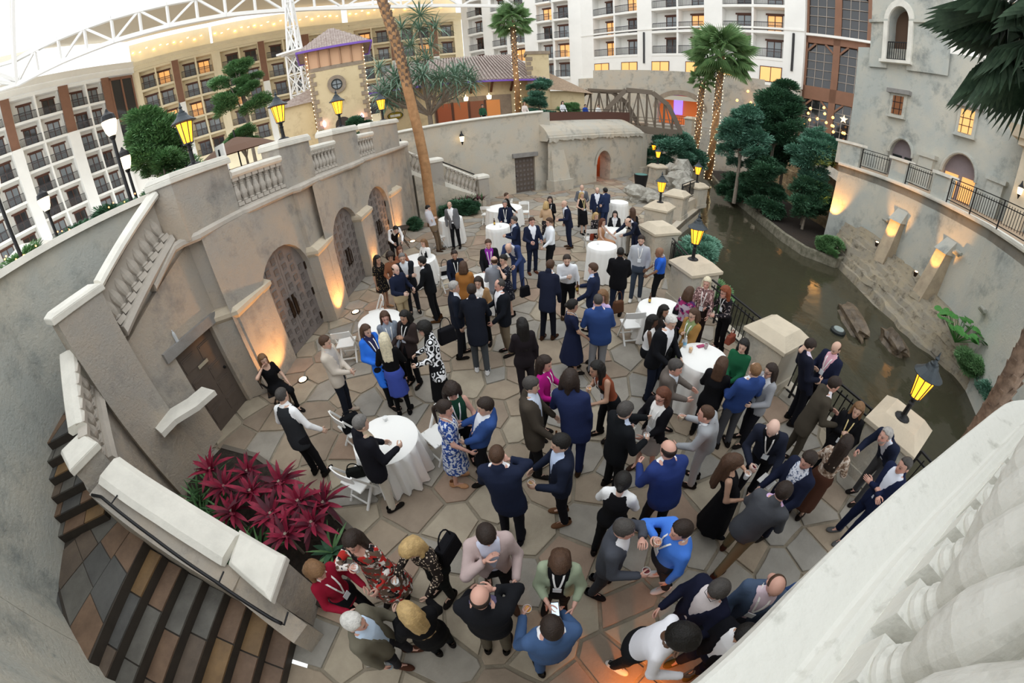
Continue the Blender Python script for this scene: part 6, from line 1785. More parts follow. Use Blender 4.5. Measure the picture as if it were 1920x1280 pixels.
MB().slab([FG(8.6, -.9, 4.6), FG(9.5, -.9, 4.6), FG(9.5, -.9, 6.1), FG(8.6, -.9, 6.1)], (0, -.05, 0)).o('violet_screen', mat('violet_screen', '6a5ad0', emit='7a5cff', es=1.6), gt)
b = MB(); A = arch_pts(9.4, 2.3, 5.2, 6.6, 12); A2 = arch_pts(9.4, 2.75, 5.2, 7.1, 12)
for i in range(12): b.add([FG(A[i][0], .1, A[i][1]), FG(A[i + 1][0], .1, A[i + 1][1]), FG(A2[i + 1][0], .1, A2[i + 1][1]), FG(A2[i][0], .1, A2[i][1])], [(0, 1, 2, 3)])
b.o('arch_band', QN, gt)
MB().slab([FG(7.6, .05, 6.05), FG(11.2, .05, 6.05), FG(11.2, .05, 6.5), FG(7.6, .05, 6.5)], (0, -.04, 0)).o('gateway_sign', mat('gate_sign', 'cfc7b4'), gt)
railing('black railing before the orange gateway at far river bank', (14.4, 31.5), (18.0, 33.5), 3.5, 1.0, .3)
pier('small pale stone post on far bank beside the wrapped palm trunks', (16.2, 31.6), .4, .8, 1.3, .9, zb=3.0)
# ---------------------------------------------------------------- grey stone tower on the right bank
ST = thing('stone_tower', 'weathered grey stone tower house with arched openings at upper right', 'building', (20, 11, 3.7)); o_ = Vector((20, 11, 3.7))
SA, SB = (19.6, 17.6), (21.2, 2.0)
fS = frame2(SA, SB)
def FS(u, w, z): return Vector(fp(fS, u, w, z)) - o_
b = MB(); wall_arch(b, fS, 3.7, 10.3, [(3.6, .75, 4.9, 5.75), (7.0, .95, 4.8, 5.9), (12.5, 1.0, 4.8, 5.9)], .5, thick=3); b.v = [tuple(Vector(v) - o_) for v in b.v]
b.add([FS(0, 0, 3.7), FS(0, -6, 3.7), FS(0, -6, 10.3), FS(0, 0, 10.3)], [(0, 1, 2, 3)])
b.o('tower_wall', PLG, ST)
def cyl(u, w, r, z0, z1, nm, m_, n=20, r1=None): 
    ob = MB().lathe([(r, z0 - 3.7), (r1 or r, z1 - 3.7)], n).o(nm, m_, ST, smooth=False); c_ = FS(u, w, 3.7); ob.location = c_; return ob
b = MB(); q = [fp(fS, .9, .15, 0)[:2], fp(fS, 5.6, .15, 0)[:2], fp(fS, 5.6, -4.5, 0)[:2], fp(fS, .9, -4.5, 0)[:2]]
fU = frame2(q[0], q[1]); wall_arch(b, fU, 9.2, 17, [(1.75, .62, 11.7, 12.5)], .7, thick=4); b.v = [tuple(Vector(v) - o_) for v in b.v]
b.add([Vector(fp(fU, 0, 0, z)) - o_ for z in (9.2,)] + [Vector(fp(fU, 0, -4.5, 9.2)) - o_, Vector(fp(fU, 0, -4.5, 17)) - o_, Vector(fp(fU, 0, 0, 17)) - o_], [(0, 1, 2, 3)])
b.o('bell_storey', PLG, ST)
b = MB(); b.ribbon([tuple(Vector(fp(fU, u, 0, 11.65)) - o_) for u in (-.1, 1.1)], [(-.2, 0), (.14, 0), (.14, .16), (-.2, .16)]); b.ribbon([tuple(Vector(fp(fU, u, 0, 11.65)) - o_) for u in (2.4, 4.8)], [(-.2, 0), (.14, 0), (.14, .16), (-.2, .16)]); b.o('stone_band', PLG, ST)
b = MB(); A = arch_pts(1.75, .62, 11.7, 12.5, 12); A2 = arch_pts(1.75, .9, 11.7, 12.85, 12)
for i in range(12): b.slab([Vector(fp(fU, A[i][0], .0, A[i][1])) - o_, Vector(fp(fU, A[i + 1][0], 0, A[i + 1][1])) - o_, Vector(fp(fU, A2[i + 1][0], 0, A2[i + 1][1])) - o_, Vector(fp(fU, A2[i][0], 0, A2[i][1])) - o_], Vector((fU[2][0], fU[2][1], 0)) * .12)
for u in (1.0, 2.5): b.box(Vector(fp(fU, u, .05, 10.6)) - o_, (.26, .2, 2.2), atan2(fU[1][1], fU[1][0]))
b.box(Vector(fp(fU, 1.75, .1, 9.55)) - o_, (1.9, .35, .16), atan2(fU[1][1], fU[1][0])); b.o('arch_surround', CAST, ST)
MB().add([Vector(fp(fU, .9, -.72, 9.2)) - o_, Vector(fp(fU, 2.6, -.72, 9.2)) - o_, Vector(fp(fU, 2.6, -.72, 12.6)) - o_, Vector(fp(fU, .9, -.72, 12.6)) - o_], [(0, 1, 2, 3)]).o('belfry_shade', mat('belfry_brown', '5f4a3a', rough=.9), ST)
b = MB()
for i in range(10): p = Vector(fp(fU, 1.15 + i * .133, .02, 9.65)) - o_; b.beam(p, p + Vector((0, 0, .95)), .03)
for z in (9.7, 10.6): b.beam(Vector(fp(fU, 1.15, .02, z)) - o_, Vector(fp(fU, 2.35, .02, z)) - o_, .05)
b.o('belfry_railing', METAL, ST)
for u, z, w, h in ((3.0, 7.35, .62, .95), (6.9, 7.3, .68, 1.05)):
    wn = MB().box(FS(u, .06, z), (w + .35, .1, h + .35), atan2(fS[1][1], fS[1][0])).o('window', PLG, ST)
    MB().box(FS(u, .12, z), (w, .06, h), atan2(fS[1][1], fS[1][0])).o('pane', GLL if u > 5 else mat('glass_rust', '8a5a3c', rough=.2), wn)
    MB().box(FS(u, .15, z + h / 2 + .22), (w + .75, .3, .22), atan2(fS[1][1], fS[1][0])).o('window_hood', LINT, wn)
    MB().box(FS(u, .15, z - h / 2 - .14), (w + .5, .26, .12), atan2(fS[1][1], fS[1][0])).o('window_sill', PLG, wn)
    b = MB()
    for k in (-.17, .17): b.box(FS(u + k * w / .62, .16, z), (.03, .02, h), atan2(fS[1][1], fS[1][0]))
    for k in (-.2, .15): b.box(FS(u, .16, z + k), (w, .02, .03), atan2(fS[1][1], fS[1][0]))
    b.o('window_bars', METAL, wn)
for c_, hw, sp, ap in ((3.6, .75, 4.9, 5.75), (7.0, .95, 4.8, 5.9), (12.5, 1.0, 4.8, 5.9)):
    A = arch_pts(c_, hw, sp, ap, 12)
    d_ = MB().add([FS(u, -.45, z) for u, z in [(c_ - hw, 3.7)] + A + [(c_ + hw, 3.7)]], [tuple(range(15))]).o('arched_infill', mat('shutter_mauve', '8d8286', rough=.8, var=.05, vs=3), ST)
    for s in (-.5, .5): MB().slab([FS(c_ + s * hw - hw * .38, -.42, 3.75), FS(c_ + s * hw + hw * .38, -.42, 3.75), FS(c_ + s * hw + hw * .38, -.42, 4.85), FS(c_ + s * hw - hw * .38, -.42, 4.85)], (fS[2][0] * .05, fS[2][1] * .05, 0)).o('french_door', GLL if c_ > 5 else GLD, ST)
    b = MB(); b.tube([FS(u, .02, z) for u, z in A], .09, 6); b.o('arch_moulding', PLG, ST)
for u in (5.3, 9.0): 
    b = MB(); b.box(FS(u, .15, 4.4), (.8, .4, 1.5), atan2(fS[1][1], fS[1][0])); b.box(FS(u, .2, 5.25), (1.0, .5, .2), atan2(fS[1][1], fS[1][0])); b.o('pilaster', PLG, ST)
b = MB(); b.box(FS(10.4, .6, 5.4), (.75, .9, 3.4), atan2(fS[1][1], fS[1][0])); b.box(FS(10.4, .7, 7.0), (1.1, 1.3, .25), atan2(fS[1][1], fS[1][0])); b.box(FS(10.4, .75, 7.35), (1.7, 1.6, .45), atan2(fS[1][1], fS[1][0]), taper=1.25); b.o('portal_column', TAN, ST)
for u, x in ((10.2, 1.1), (4.2, .25)):
    pass
def wall_lantern(label, p, n):
    t = thing('wall_lantern', label, 'lamp', p, atan2(n[1], n[0]) - pi / 2)
    MB().lathe([(.03, 0), (.09, .05), (.13, .3), (.10, .33)], 8).o('lamp_glass', WGLOW, t); MB().lathe([(.15, .32), (.05, .47), (.02, .6)], 8).o('lamp_hood', METAL, t); MB().lathe([(.01, -.14), (.06, 0), (.09, .05)], 8).o('lamp_base', METAL, t); MB().beam((0, 0, .42), (0, -.24, .42), .04).o('bracket', METAL, t)
wall_lantern('lit wall lantern on pale column of the stone tower', fp(fS, 10.4, 1.25, 5.0), fS[2])
fBW = frame2((-9, 17.4), (-3, 20.1)); wall_lantern('lit wall lantern on back wall above the back stair, left one', fp(fBW, 4.6, .3, 3.35), fBW[2])
fBW = frame2((-3, 20.1), (.60, 21.84)); wall_lantern('lit wall lantern on back wall above the back stair, right one', fp(fBW, 1.15, .3, 3.3), fBW[2])
def cap_wall(u0, u1, fr_=None):
    pass
RWO = [(x, y) for x, y in RW]
def seg(i0, f0, i1, f1):
    return lerp(RW[i0], RW[i0 + 1], f0), lerp(RW[i1], RW[i1 + 1], f1)
MB().ribbon([(x, y, 3.62) for x, y in RW[::-1]], [(-.2, 0), (.12, 0), (.14, .06), (.14, .14), (-.2, .14)]).o('ledge', CAST, wall_right)
for k, (a, c, lb) in enumerate(((RW[7], RW[8], 0), (RW[6], lerp(RW[6], RW[7], .45), 0), (lerp(RW[4], RW[5], .62), RW[5], 0), ((15.5, 8.0), (15.85, 8.9), 0))[:0]): pass
for a, c, h in (((15.95, 14.9), (16.2, 13.6), 4.72), ((16.42, 11.9), (16.36, 11.0), 4.62), ((16.0, 9.35), (15.75, 8.55), 4.62)):
    f_ = frame2(a, c); MB().slab([fp(f_, 0, -.35, 3.7), fp(f_, f_[3], -.35, 3.7), fp(f_, f_[3], .02, 3.7), fp(f_, 0, .02, 3.7)], (0, 0, h - 3.7)).o('parapet_pier', PLG, wall_right)
    MB().slab([fp(f_, -.1, -.42, h), fp(f_, f_[3] + .1, -.42, h), fp(f_, f_[3] + .1, .10, h), fp(f_, -.1, .10, h)], (0, 0, .12)).o('coping', CAST, wall_right)
railing('black railing with brown mesh on right terrace, far short section', (16.25, 13.5), (16.4, 12.0), 3.76, .9, .13)
railing('black railing on right terrace between two stone parapet piers', (16.36, 10.9), (16.05, 9.5), 3.76, .9, .13)
railing('long black railing on right terrace at the picture edge', (15.7, 8.4), (13.6, 4.4), 3.76, .9, .13)
railing('black railing on right terrace continuing out of frame', (13.5, 4.3), (11.4, 1.7), 3.76, .9, .14)
for k, (x, y, lb) in enumerate(((16.2, 12.9, 0), (16.25, 10.6, 1), (15.35, 7.5, 2))):
    i = min(range(len(RW) - 1), key=lambda j: hypot((RW[j][0] + RW[j + 1][0]) / 2 - x, (RW[j][1] + RW[j + 1][1]) / 2 - y)); f_ = frame2(RW[i + 1], RW[i])
    u = (x - f_[0][0]) * f_[1][0] + (y - f_[0][1]) * f_[1][1]
    if k == 0: continue
    zt = (0, 2.2, 2.15)[k]
    bq = [fp(f_, u - .32, -.1, .2), fp(f_, u + .32, -.1, .2), fp(f_, u + .32, .75, .2), fp(f_, u - .32, .75, .2)]; tq = [fp(f_, u - .3, -.1, zt), fp(f_, u + .3, -.1, zt), fp(f_, u + .3, .34, zt), fp(f_, u - .3, .34, zt)]
    bt_ = MB().add(bq + tq, [(3, 2, 1, 0), (4, 5, 6, 7), (0, 1, 5, 4), (1, 2, 6, 5), (2, 3, 7, 6), (3, 0, 4, 7)]).o('buttress', PFR, wall_right)
    t2_ = [fp(f_, u - .36, -.1, zt), fp(f_, u + .36, -.1, zt), fp(f_, u + .36, .42, zt), fp(f_, u - .36, .42, zt)]; t3_ = [fp(f_, u - .3, -.1, zt + .5), fp(f_, u + .3, -.1, zt + .5), fp(f_, u + .3, .02, zt + .5), fp(f_, u - .3, .02, zt + .5)]
    MB().add(t2_ + t3_, [(3, 2, 1, 0), (4, 5, 6, 7), (0, 1, 5, 4), (1, 2, 6, 5), (2, 3, 7, 6), (3, 0, 4, 7)]).o('buttress_cap', PLG, wall_right)
    p = fp(f_, u, 1.15, 1.0); t = thing('floodlight', ('', 'small brass floodlight at the foot of the left wall buttress', 'small brass floodlight at the foot of the right wall buttress')[k], 'light', p)
    MB().lathe([(.05, 0), (.08, .1), (.09, .18)], 10).o('housing', mat('bronze', '3a2b22'), t); MB().lathe([(.07, .17), (.05, .20)], 10).o('lens', mat('uplight_glow', 'ffe2b0'), t)
    lamp('flood_beam', 'SPOT', (0, 0, .22), 160, 'ffb35a', .05, t, spot=62, to=None).rotation_euler = Vector((fp(f_, u, .2, 2.2)[0] - p[0], fp(f_, u, .2, 2.2)[1] - p[1], 1.2)).to_track_quat('-Z', 'Y').to_euler()
p = (15.5, 14.2, .9); lamp('bank_flood', 'SPOT', p, 220, 'ffb050', .05, None, spot=80, to=(16.05, 14.4, 2.2))
for k, (u, z, i) in enumerate(((.5, 2.0, 6), (.35, 2.35, 4), (.25, 1.5, 3))):
    q = lerp(RW[i], RW[i + 1], u); f_ = frame2(RW[i + 1], RW[i])
    t = thing('wall_fixture', ('small grey stone spout on right wall between buttresses', 'pair of grey floodlight housings on right wall, upper one', 'pair of grey floodlight housings on right wall beside the big leaved plant')[k], 'light', (q[0], q[1], z), atan2(f_[1][1], f_[1][0]))
    for s in (-.0, .16)[:1 if k == 0 else 2]: MB().lathe([(.07, 0), (.075, .3), (.06, .32)], 10, M=Matrix.Rotation(pi / 2, 4, 'Y')).o('housing', mat('fixture_grey', '9b9a90', rough=.6), t).location = (-.15 + s, -.15 - s * .4, s * .5)
    MB().box((0, -.06, .02), (.12, .14, .08)).o('mount', METALG, t)
ft = thing('festoon_lights', 'cluster of warm hanging globe bulbs before the brown glass tower', 'light string', (26, 27, 7)); r_ = random.Random(8)
bl = MB().lathe([(.001, -.13), (.10, -.08), (.13, 0), (.08, .1), (.001, .14)], 8, cap=False).data('bulb'); bl.materials.append(mat('festoon_bulb', 'ffd9a0', emit='ffa54a', es=2.6))
for i in range(70):
    a = r_.random(); o = link('bulb', bl, ft); x = -5.5 + 12 * a + r_.uniform(-1, 1); y = 6.5 - 13 * a + r_.uniform(-1.5, 1.5)
    o.location = (x + 1.5, y, -1.2 + r_.uniform(-.8, .9) * (1 + r_.random()) + 1.0 * abs(a - .5))
# ---------------------------------------------------------------- planting
def leafmat(n, c, c2, rough=.55): return mat('leaf_' + n, c, rough=rough, col2=c2, vs=6, spec=.3)
LG1 = leafmat('dark', '56805f', '3a5c45'); LG2 = leafmat('mid', '7aa06c', '55804f'); LG3 = leafmat('blue', '74a08a', '4f7d66'); LGP = leafmat('palm', '8aa870', '648a56'); LRD = leafmat('crimson', '8f1d3a', '5e1428'); LRD2 = leafmat('wine', '5c1528', '3c0f1e'); LST = leafmat('strap', '3f6638', '2a4a2a'); LPN = leafmat('pandanus', '86a08a', '62806c'); LBG = leafmat('broad', '4c8a3e', '356b2f')
BARK = mat('bark_grey', '8a7f72', rough=.95, var=.2, vs=8, bump=.8, bs=20); BARKT = mat('palm_trunk_tan', 'b98d63', rough=.9, col2='9a744f', vs=4, bump=.4, bs=30); BOOT = mat('palm_boots', '8a7462', rough=.95, col2='5e4d40', vs=6, bump=.6, bs=20)
def blade(ln, w, droop, fold=.25, n=4, m_=None, name='leaf'):
    b = MB(); P = []
    for i in range(n + 1):
        t = i / n; y = ln * (t - .12 * droop * t * t); z = -droop * ln * t * t * .55; ww = w * (sin(pi * min(.98, .08 + .92 * t)) ** .7) * .5 if i < n else .002
        P += [(-ww, y, z + fold * ww), (0, y, z), (ww, y, z + fold * ww)]
    b.add(P, [(i * 3 + j, i * 3 + j + 1, (i + 1) * 3 + j + 1, (i + 1) * 3 + j) for i in range(n) for j in (0, 1)])
    me = b.data(name, True)
    if m_: me.materials.append(m_)
    return me
def set_leaf(o, az, el, roll=0, loc=(0, 0, 0), s=1):
    o.matrix_local = Matrix.Translation(loc) @ Matrix.Rotation(az, 4, 'Z') @ Matrix.Rotation(el, 4, 'X') @ Matrix.Rotation(roll, 4, 'Y') @ Matrix.Scale(s, 4)
def rosette(name, label, cat, loc, mesh_list, n, el0, el1, stem=0, group=None, seed=0, s=1, bark=BARK, part='leaf'):
    r = random.Random(seed); t = thing(name, label, cat, loc, 0, group)
    MB().tube([(0, 0, 0), (0, 0, max(stem, .05))], .025 * s, 6).o('stem', bark, t)
    for i in range(n):
        f = i / max(n - 1, 1); o = link(part, r.choice(mesh_list), t)
        set_leaf(o, i * 2.4 + r.uniform(-.2, .2), el0 + (el1 - el0) * f + r.uniform(-.1, .1), r.uniform(-.3, .3), (0, 0, stem * (.75 + .25 * f)), s * r.uniform(.8, 1.1))
    return t
CORD = [blade(.46, .085, .5, m_=LRD), blade(.42, .08, .9, m_=LRD2), blade(.36, .07, .2, m_=LRD)]
STRP = [blade(.62, .045, .9, m_=LST), blade(.52, .04, .5, m_=LST), blade(.5, .045, .3, m_=LG2)]
r_ = random.Random(2)
for k, (x, y, h) in enumerate(((-5.05, 2.98, .62), (-4.62, 2.72, .55), (-4.25, 3.02, .6), (-3.95, 2.62, .66), (-4.2, 2.28, .58), (-3.55, 2.86, .6), (-3.45, 2.30, .62), (-3.05, 2.52, .66), (-2.78, 2.25, .58), (-3.1, 2.02, .6), (-2.75, 2.62, .5))):
    rosette('red_cordyline', 'crimson cordyline, ' + ('farthest left, below the service door wall', 'left, just inside the back edge', 'back row beside the paving, left', 'middle of the bed', 'left front, above green strap leaves', 'back row beside the paving, right', 'middle front, near the stair wall', 'right of centre in the bed', 'at the right end beside the kerb', 'front right, nearest the white post cap', 'smallest, at the right back kerb')[k], 'plant', (x, y, .06), CORD, 22, 1.35, -.15, h, 'crimson cordylines in the planter', 30 + k, 1.0)
for k, (x, y) in enumerate(((-5.45, 2.62), (-5.15, 2.30), (-4.78, 2.10), (-4.42, 1.98), (-4.75, 2.48), (-5.35, 2.95), (-4.05, 1.88), (-3.7, 1.86))):
    rosette('strap_leaf_plant', 'green strap leaved plant in the stair planter, ' + ('first', 'second', 'third', 'fourth', 'fifth', 'sixth', 'seventh', 'eighth', 'ninth')[k] + ' from the far end', 'plant', (x, y, .05), STRP, 20, 1.3, .25, .12, 'green strap leaved plants in the planter', 60 + k, 1.0, LST)
struct(MB().prism([(-5.75, 3.95), (-6.1, 3.0), (-5.6, 2.1), (-5.2, 1.75), (-3.3, 1.45), (-2.55, 1.25), (-2.35, 1.9), (-2.45, 2.45), (-3.0, 2.85), (-3.9, 3.35), (-4.8, 3.78)], -.02, .09).o('floor_planter', SOIL))
MB().ribbon([(-5.75, 3.95, 0), (-4.8, 3.78, 0), (-3.9, 3.35, 0), (-3.0, 2.85, 0), (-2.45, 2.45, 0), (-2.33, 1.9, 0), (-2.5, 1.3, 0)], [(-.05, 0), (.05, 0), (.05, .11), (-.05, .11)]).o('planter_kerb', mat('kerb_dark', '6a6258', rough=.9), None).__setitem__('kind', 'structure')
def tuft(seed, n, spread, lw, ll, m_, up=.3):
    r = random.Random(seed); b = MB()
    for _ in range(n):
        a = r.uniform(0, 2 * pi); c = r.uniform(-.6, 1); s_ = sqrt(max(0, 1 - c * c)); rr = r.uniform(.45, 1) * spread
        p = Vector((rr * s_ * cos(a), rr * s_ * sin(a), rr * c * .62)); d = (p.normalized() + Vector((r.uniform(-.5, .5), r.uniform(-.5, .5), r.uniform(-.4, .4) + up))).normalized()
        q = d.cross(Vector((r.uniform(-1, 1), r.uniform(-1, 1), 1))).normalized() * lw
        b.add([p - q, p + q, p + d * ll * .6 + q * .9, p + d * ll, p + d * ll * .6 - q * .9], [(0, 1, 2, 3, 4)])
    me = b.data('foliage'); me.materials.append(m_); return me
TF = {k: [tuft(i + 7 * j, 700, .5, .020, .13, m_) for i in range(2)] for j, (k, m_) in enumerate((('d', LG1), ('m', LG2), ('b', LG3)))}
def shrub(label, loc, blobs, kind='m', group=None, name='shrub', trunk=None, seed=1, cat='shrub', bark=BARK):
    """blobs: (dx, dy, dz, radius)"""
    t = thing(name, label, cat, loc, 0, group); r = random.Random(seed)
    if trunk:
        MB().tube([(0, 0, 0), (trunk[0] * .4, trunk[1] * .4, trunk[2] * .5), trunk[:3]], [trunk[3], trunk[3] * .8, trunk[3] * .5], 8).o('trunk', bark, t)
        for bx, by, bz, br in blobs[:6]: MB().tube([(trunk[0] * .6, trunk[1] * .6, trunk[2] * .65), (bx * .5 + trunk[0] * .4, by * .5 + trunk[1] * .4, (bz + trunk[2]) / 2), (bx, by, bz)], [trunk[3] * .45, trunk[3] * .3, .015], 6).o('branch', bark, t)
    for bx, by, bz, br in blobs:
        for q in range(4):
            o = link('foliage', r.choice(TF[kind]), t); o.location = (bx + r.uniform(-.25, .25) * br, by + r.uniform(-.25, .25) * br, bz + r.uniform(-.45, .45) * br)
            o.rotation_euler = (r.uniform(-.4, .4), r.uniform(-.4, .4), r.uniform(0, 6)); k_ = br * 2 * r.uniform(.95, 1.3); o.scale = (k_, k_, k_ * .6)
    return t
def cloud(seed, n, rx, ry, z0, z1, r0, r1):
    r = random.Random(seed); out = []
    for i in range(n):
        a = r.uniform(0, 2 * pi); f = sqrt(r.random()); z = z0 + (z1 - z0) * r.random(); k = 1 - .6 * ((z - z0) / (z1 - z0)) ** 2
        out.append((rx * f * k * cos(a), ry * f * k * sin(a), z, r.uniform(r0, r1)))
    return out
shrub('dense blue green tree beside the wrapped palm on far bank', (13.9, 20.4, -.2), cloud(1, 20, 1.25, 1.25, 2.4, 5.6, .45, .75), 'b', None, 'riverbank_tree', (0, 0, 3.6, .13), 1, 'tree')
shrub('tall pointed dark tree behind, under festoon bulbs', (16.4, 20.6, .2), cloud(2, 22, 1.3, 1.3, 3.0, 7.2, .45, .75), 'd', None, 'riverbank_tree', (0, 0, 5, .13), 2, 'tree')
shrub('nearest broad blue green tree on the far bank before grey wall', (16.2, 16.6, -.2), cloud(3, 22, 1.3, 1.2, 2.7, 5.0, .4, .65), 'b', None, 'riverbank_tree', (.1, .1, 3.2, .12), 3, 'tree')
shrub('low dark tree under the nearest bank tree', (15.6, 15.9, -.2), cloud(4, 14, 1.3, 1.0, .6, 2.4, .4, .6), 'd', None, 'riverbank_shrub', (0, 0, 1.5, .08), 4, 'shrub')
shrub('dark shrubs filling the shade below the palm', (14.7, 18.8, -.2), cloud(5, 16, 1.2, 1.4, .5, 2.8, .4, .65), 'd', None, 'riverbank_shrub', (0, 0, 1.6, .08), 5)
shrub('dark green shrub mass right of the vault under the bridge', (13.3, 28.5, -.2), cloud(6, 20, 2.6, 1.6, .8, 3.0, .5, .8), 'b', None, 'riverbank_shrub', None, 6)
shrub('dark hedge along far bank near the kerb', (15.2, 21.8, -.2), cloud(7, 16, .9, 2.2, .2, 1.4, .35, .6), 'd', None, 'riverbank_shrub', None, 7)
shrub('second dark tree deep behind the bank trees', (18.2, 21.5, .2), cloud(8, 18, 1.4, 1.4, 2.0, 6.0, .5, .8), 'd', None, 'riverbank_tree', (0, 0, 4, .12), 8, 'tree')
shrub('grey green clipped shrub beside second lantern pier', (6.3, 10.6, -.1), cloud(9, 12, .75, .75, .3, 1.0, .28, .42), 'b', None, 'shrub', None, 9)
shrub('leafy fern clump at the water edge below second lantern pier', (6.0, 9.0, -.5), cloud(10, 8, .45, .8, .1, .55, .22, .32), 'm', None, 'fern_clump', None, 10)
shrub('bright fern clump on the rock ledge of far bank', (14.6, 12.7, -.2), cloud(11, 9, .55, .7, .1, .6, .25, .36), 'm', None, 'fern_clump', None, 11)
shrub('low green ground cover on the near end of the ledge', (12.75, 2.75, -.3), cloud(12, 14, .55, .9, .1, .6, .22, .34), 'b', None, 'fern_clump', None, 12)
shrub('small green plant on ledge behind nearest lantern', (12.9, 4.0, -.1), cloud(13, 7, .35, .5, .1, .5, .18, .28), 'm', None, 'fern_clump', None, 13)
shrub('dark grassy planting bed below the back stair', (-1.95, 18.2, 0), cloud(14, 18, 1.0, .55, .15, .45, .25, .35), 'd', None, 'bed_planting', None, 14)
for k in range(9): rosette('red_leaf_plant', 'wine red upright plant in back stair bed, ' + ('first', 'second', 'third', 'fourth', 'fifth', 'sixth', 'seventh', 'eighth', 'ninth')[k] + ' from left', 'plant', (-2.75 + k * .22, 18.75 - .03 * k + .25 * (k % 2), .1), [CORD[1], STRP[1]], 16, 1.45, .6, .45, 'wine red plants below the back stair', 90 + k)
shrub('small dark plant at wall foot left of the back stair', (-4.1, 16.6, 0), cloud(15, 5, .4, .35, .1, .3, .2, .3), 'd', None, 'bed_planting', None, 15)
rosette('cordyline_shrub', 'low green plant at the end of the red planter bed', 'plant', (-2.62, 2.05, .05), [STRP[2], blade(.3, .09, .5, m_=LG1)], 18, 1.2, .1, .1, None, 70)
bl = MB(); n_ = 14; bl.add([(0, 0, 0)] + [(.21 * cos(2 * pi * i / n_) * (1 if i else .7), .24 + .25 * sin(2 * pi * i / n_), .03 * sin(4 * pi * i / n_)) for i in range(n_)], [(0, i + 1, (i + 1) % n_ + 1) for i in range(n_)])
BIG = bl.data('leaf', True); BIG.materials.append(LBG)
t = thing('broad_leaf_plant', 'bright green plant with big round leaves against the grey river wall', 'plant', (13.35, 5.0, .45)); r_ = random.Random(5)
for i in range(26):
    a = i * 2.4; rr = .12 + .62 * sqrt(i / 26); o = link('leaf', BIG, t); p = Vector((rr * cos(a) * .7 - .1, rr * sin(a) * 1.15, .62 - .35 * rr + r_.uniform(-.06, .06)))
    set_leaf(o, a - pi / 2, r_.uniform(-.35, .1), r_.uniform(-.3, .3), p, r_.uniform(.62, .9)); MB().tube([(0, 0, -.2), p], .012, 4).o('leaf_stalk', LBG, t)
PB = blade(.85, .055, .9, m_=LPN); PB2 = blade(.7, .05, .5, m_=LPN)
pt = thing('pandanus_tree', 'spreading screw pine with pale branches and spiky leaf heads before the restaurant', 'tree', (-4.05, 24.7, 3.6))
r_ = random.Random(12)
MB().tube([(0, 0, 0), (0, 0, 1.6)], [.17, .14], 8).o('trunk', BARK, pt)
tips = []
for i in range(13):
    a = 2 * pi * i / 13 + r_.uniform(-.2, .2); L_ = r_.uniform(1.6, 2.9); h = r_.uniform(2.4, 3.8)
    m1 = (cos(a) * L_ * .45, sin(a) * L_ * .45, 1.6 + (h - 1.6) * .35); e_ = (cos(a) * L_, sin(a) * L_, h)
    MB().tube([(0, 0, 1.3), m1, e_], [.10, .08, .05], 6).o('branch', BARK, pt); tips.append(e_)
    for s in (-1, 1):
        e2 = (cos(a + s * .4) * (L_ + .35), sin(a + s * .4) * (L_ + .35), h + r_.uniform(-.2, .7)); MB().tube([m1, ((m1[0] + e2[0]) / 2, (m1[1] + e2[1]) / 2, (m1[2] + e2[2]) / 2 - .1), e2], [.07, .05, .04], 6).o('branch', BARK, pt); tips.append(e2)
MB().tube([(0, 0, 1.5), (.1, 0, 4), (-.1, 0, 6.6)], [.13, .10, .06], 6).o('branch', BARK, pt)
tips += [(-.1, 0, 6.7), (.5, .2, 5.6), (-.8, 0, 5.8), (.3, -.4, 4.7), (-.5, .4, 4.6), (-1.2, .2, 7.0), (.9, -.2, 6.6), (0, 0, 7.6)]
rm = MB(); 
for i in range(40):
    a = i * 2.4; el = 1.3 - 1.7 * i / 40; me = PB if i % 2 else PB2
    M_ = Matrix.Rotation(a, 4, 'Z') @ Matrix.Rotation(el, 4, 'X')
    rm.add([M_ @ v.co for v in me.vertices], [tuple(p.vertices) for p in me.polygons])
RM = rm.data('leaf_head'); RM.materials.append(LPN)
for e_ in tips: o = link('leaf_head', RM, pt); o.location = e_; o.rotation_euler = (r_.uniform(-.4, .4), r_.uniform(-.4, .4), r_.uniform(0, 6)); k_ = r_.uniform(1.2, 1.6); o.scale = (k_, k_, k_)
def fan_frond(ln, m_):
    b = MB(); n = 22
    b.tube([(0, 0, 0), (0, ln * .5, .02)], [.02, .012], 4)
    for i in range(n):
        a = (i - (n - 1) / 2) / n * 2.9; k = 1 - .25 * abs(a) / 1.5; L_ = ln * .62 * k
        d = Vector((sin(a), cos(a), 0)); q = Vector((cos(a), -sin(a), 0)) * .026; p = Vector((0, ln * .48, .02))
        b.add([p - q * .3, p + q * .3, p + d * L_ * .6 + q + Vector((0, 0, -.05 * ln)), p + d * L_ + Vector((0, 0, -.28 * ln * (.6 + abs(a) * .4))), p + d * L_ * .6 - q + Vector((0, 0, -.05 * ln))], [(0, 1, 2, 3, 4)])
    me = b.data('frond'); me.materials.append(m_); return me
FAN = fan_frond(1.9, LGP); FAND = fan_frond(1.9, leafmat('palmdark', '4a5f48', '2f4232'))
def boots(pts, r0, n, m_=BOOT):
    b = MB(); r = random.Random(n)
    for i in range(n):
        f = i / n; k = f * (len(pts) - 1); j = min(int(k), len(pts) - 2); p = Vector(pts[j]).lerp(Vector(pts[j + 1]), k - j); a = i * 2.4
        d = Vector((cos(a), sin(a), 0)); q = Vector((-sin(a), cos(a), 0)) * r0 * .42
        p0 = p + d * r0 * .8; b.add([p0 - q, p0 + q, p0 + d * r0 * .38 + q * .5 + Vector((0, 0, r0 * 1.1)), p0 + d * r0 * .38 - q * .5 + Vector((0, 0, r0 * 1.1)), p0 + Vector((0, 0, r0 * 1.2))], [(0, 1, 2, 3), (3, 2, 4), (0, 3, 4), (1, 4, 2)])
    return b
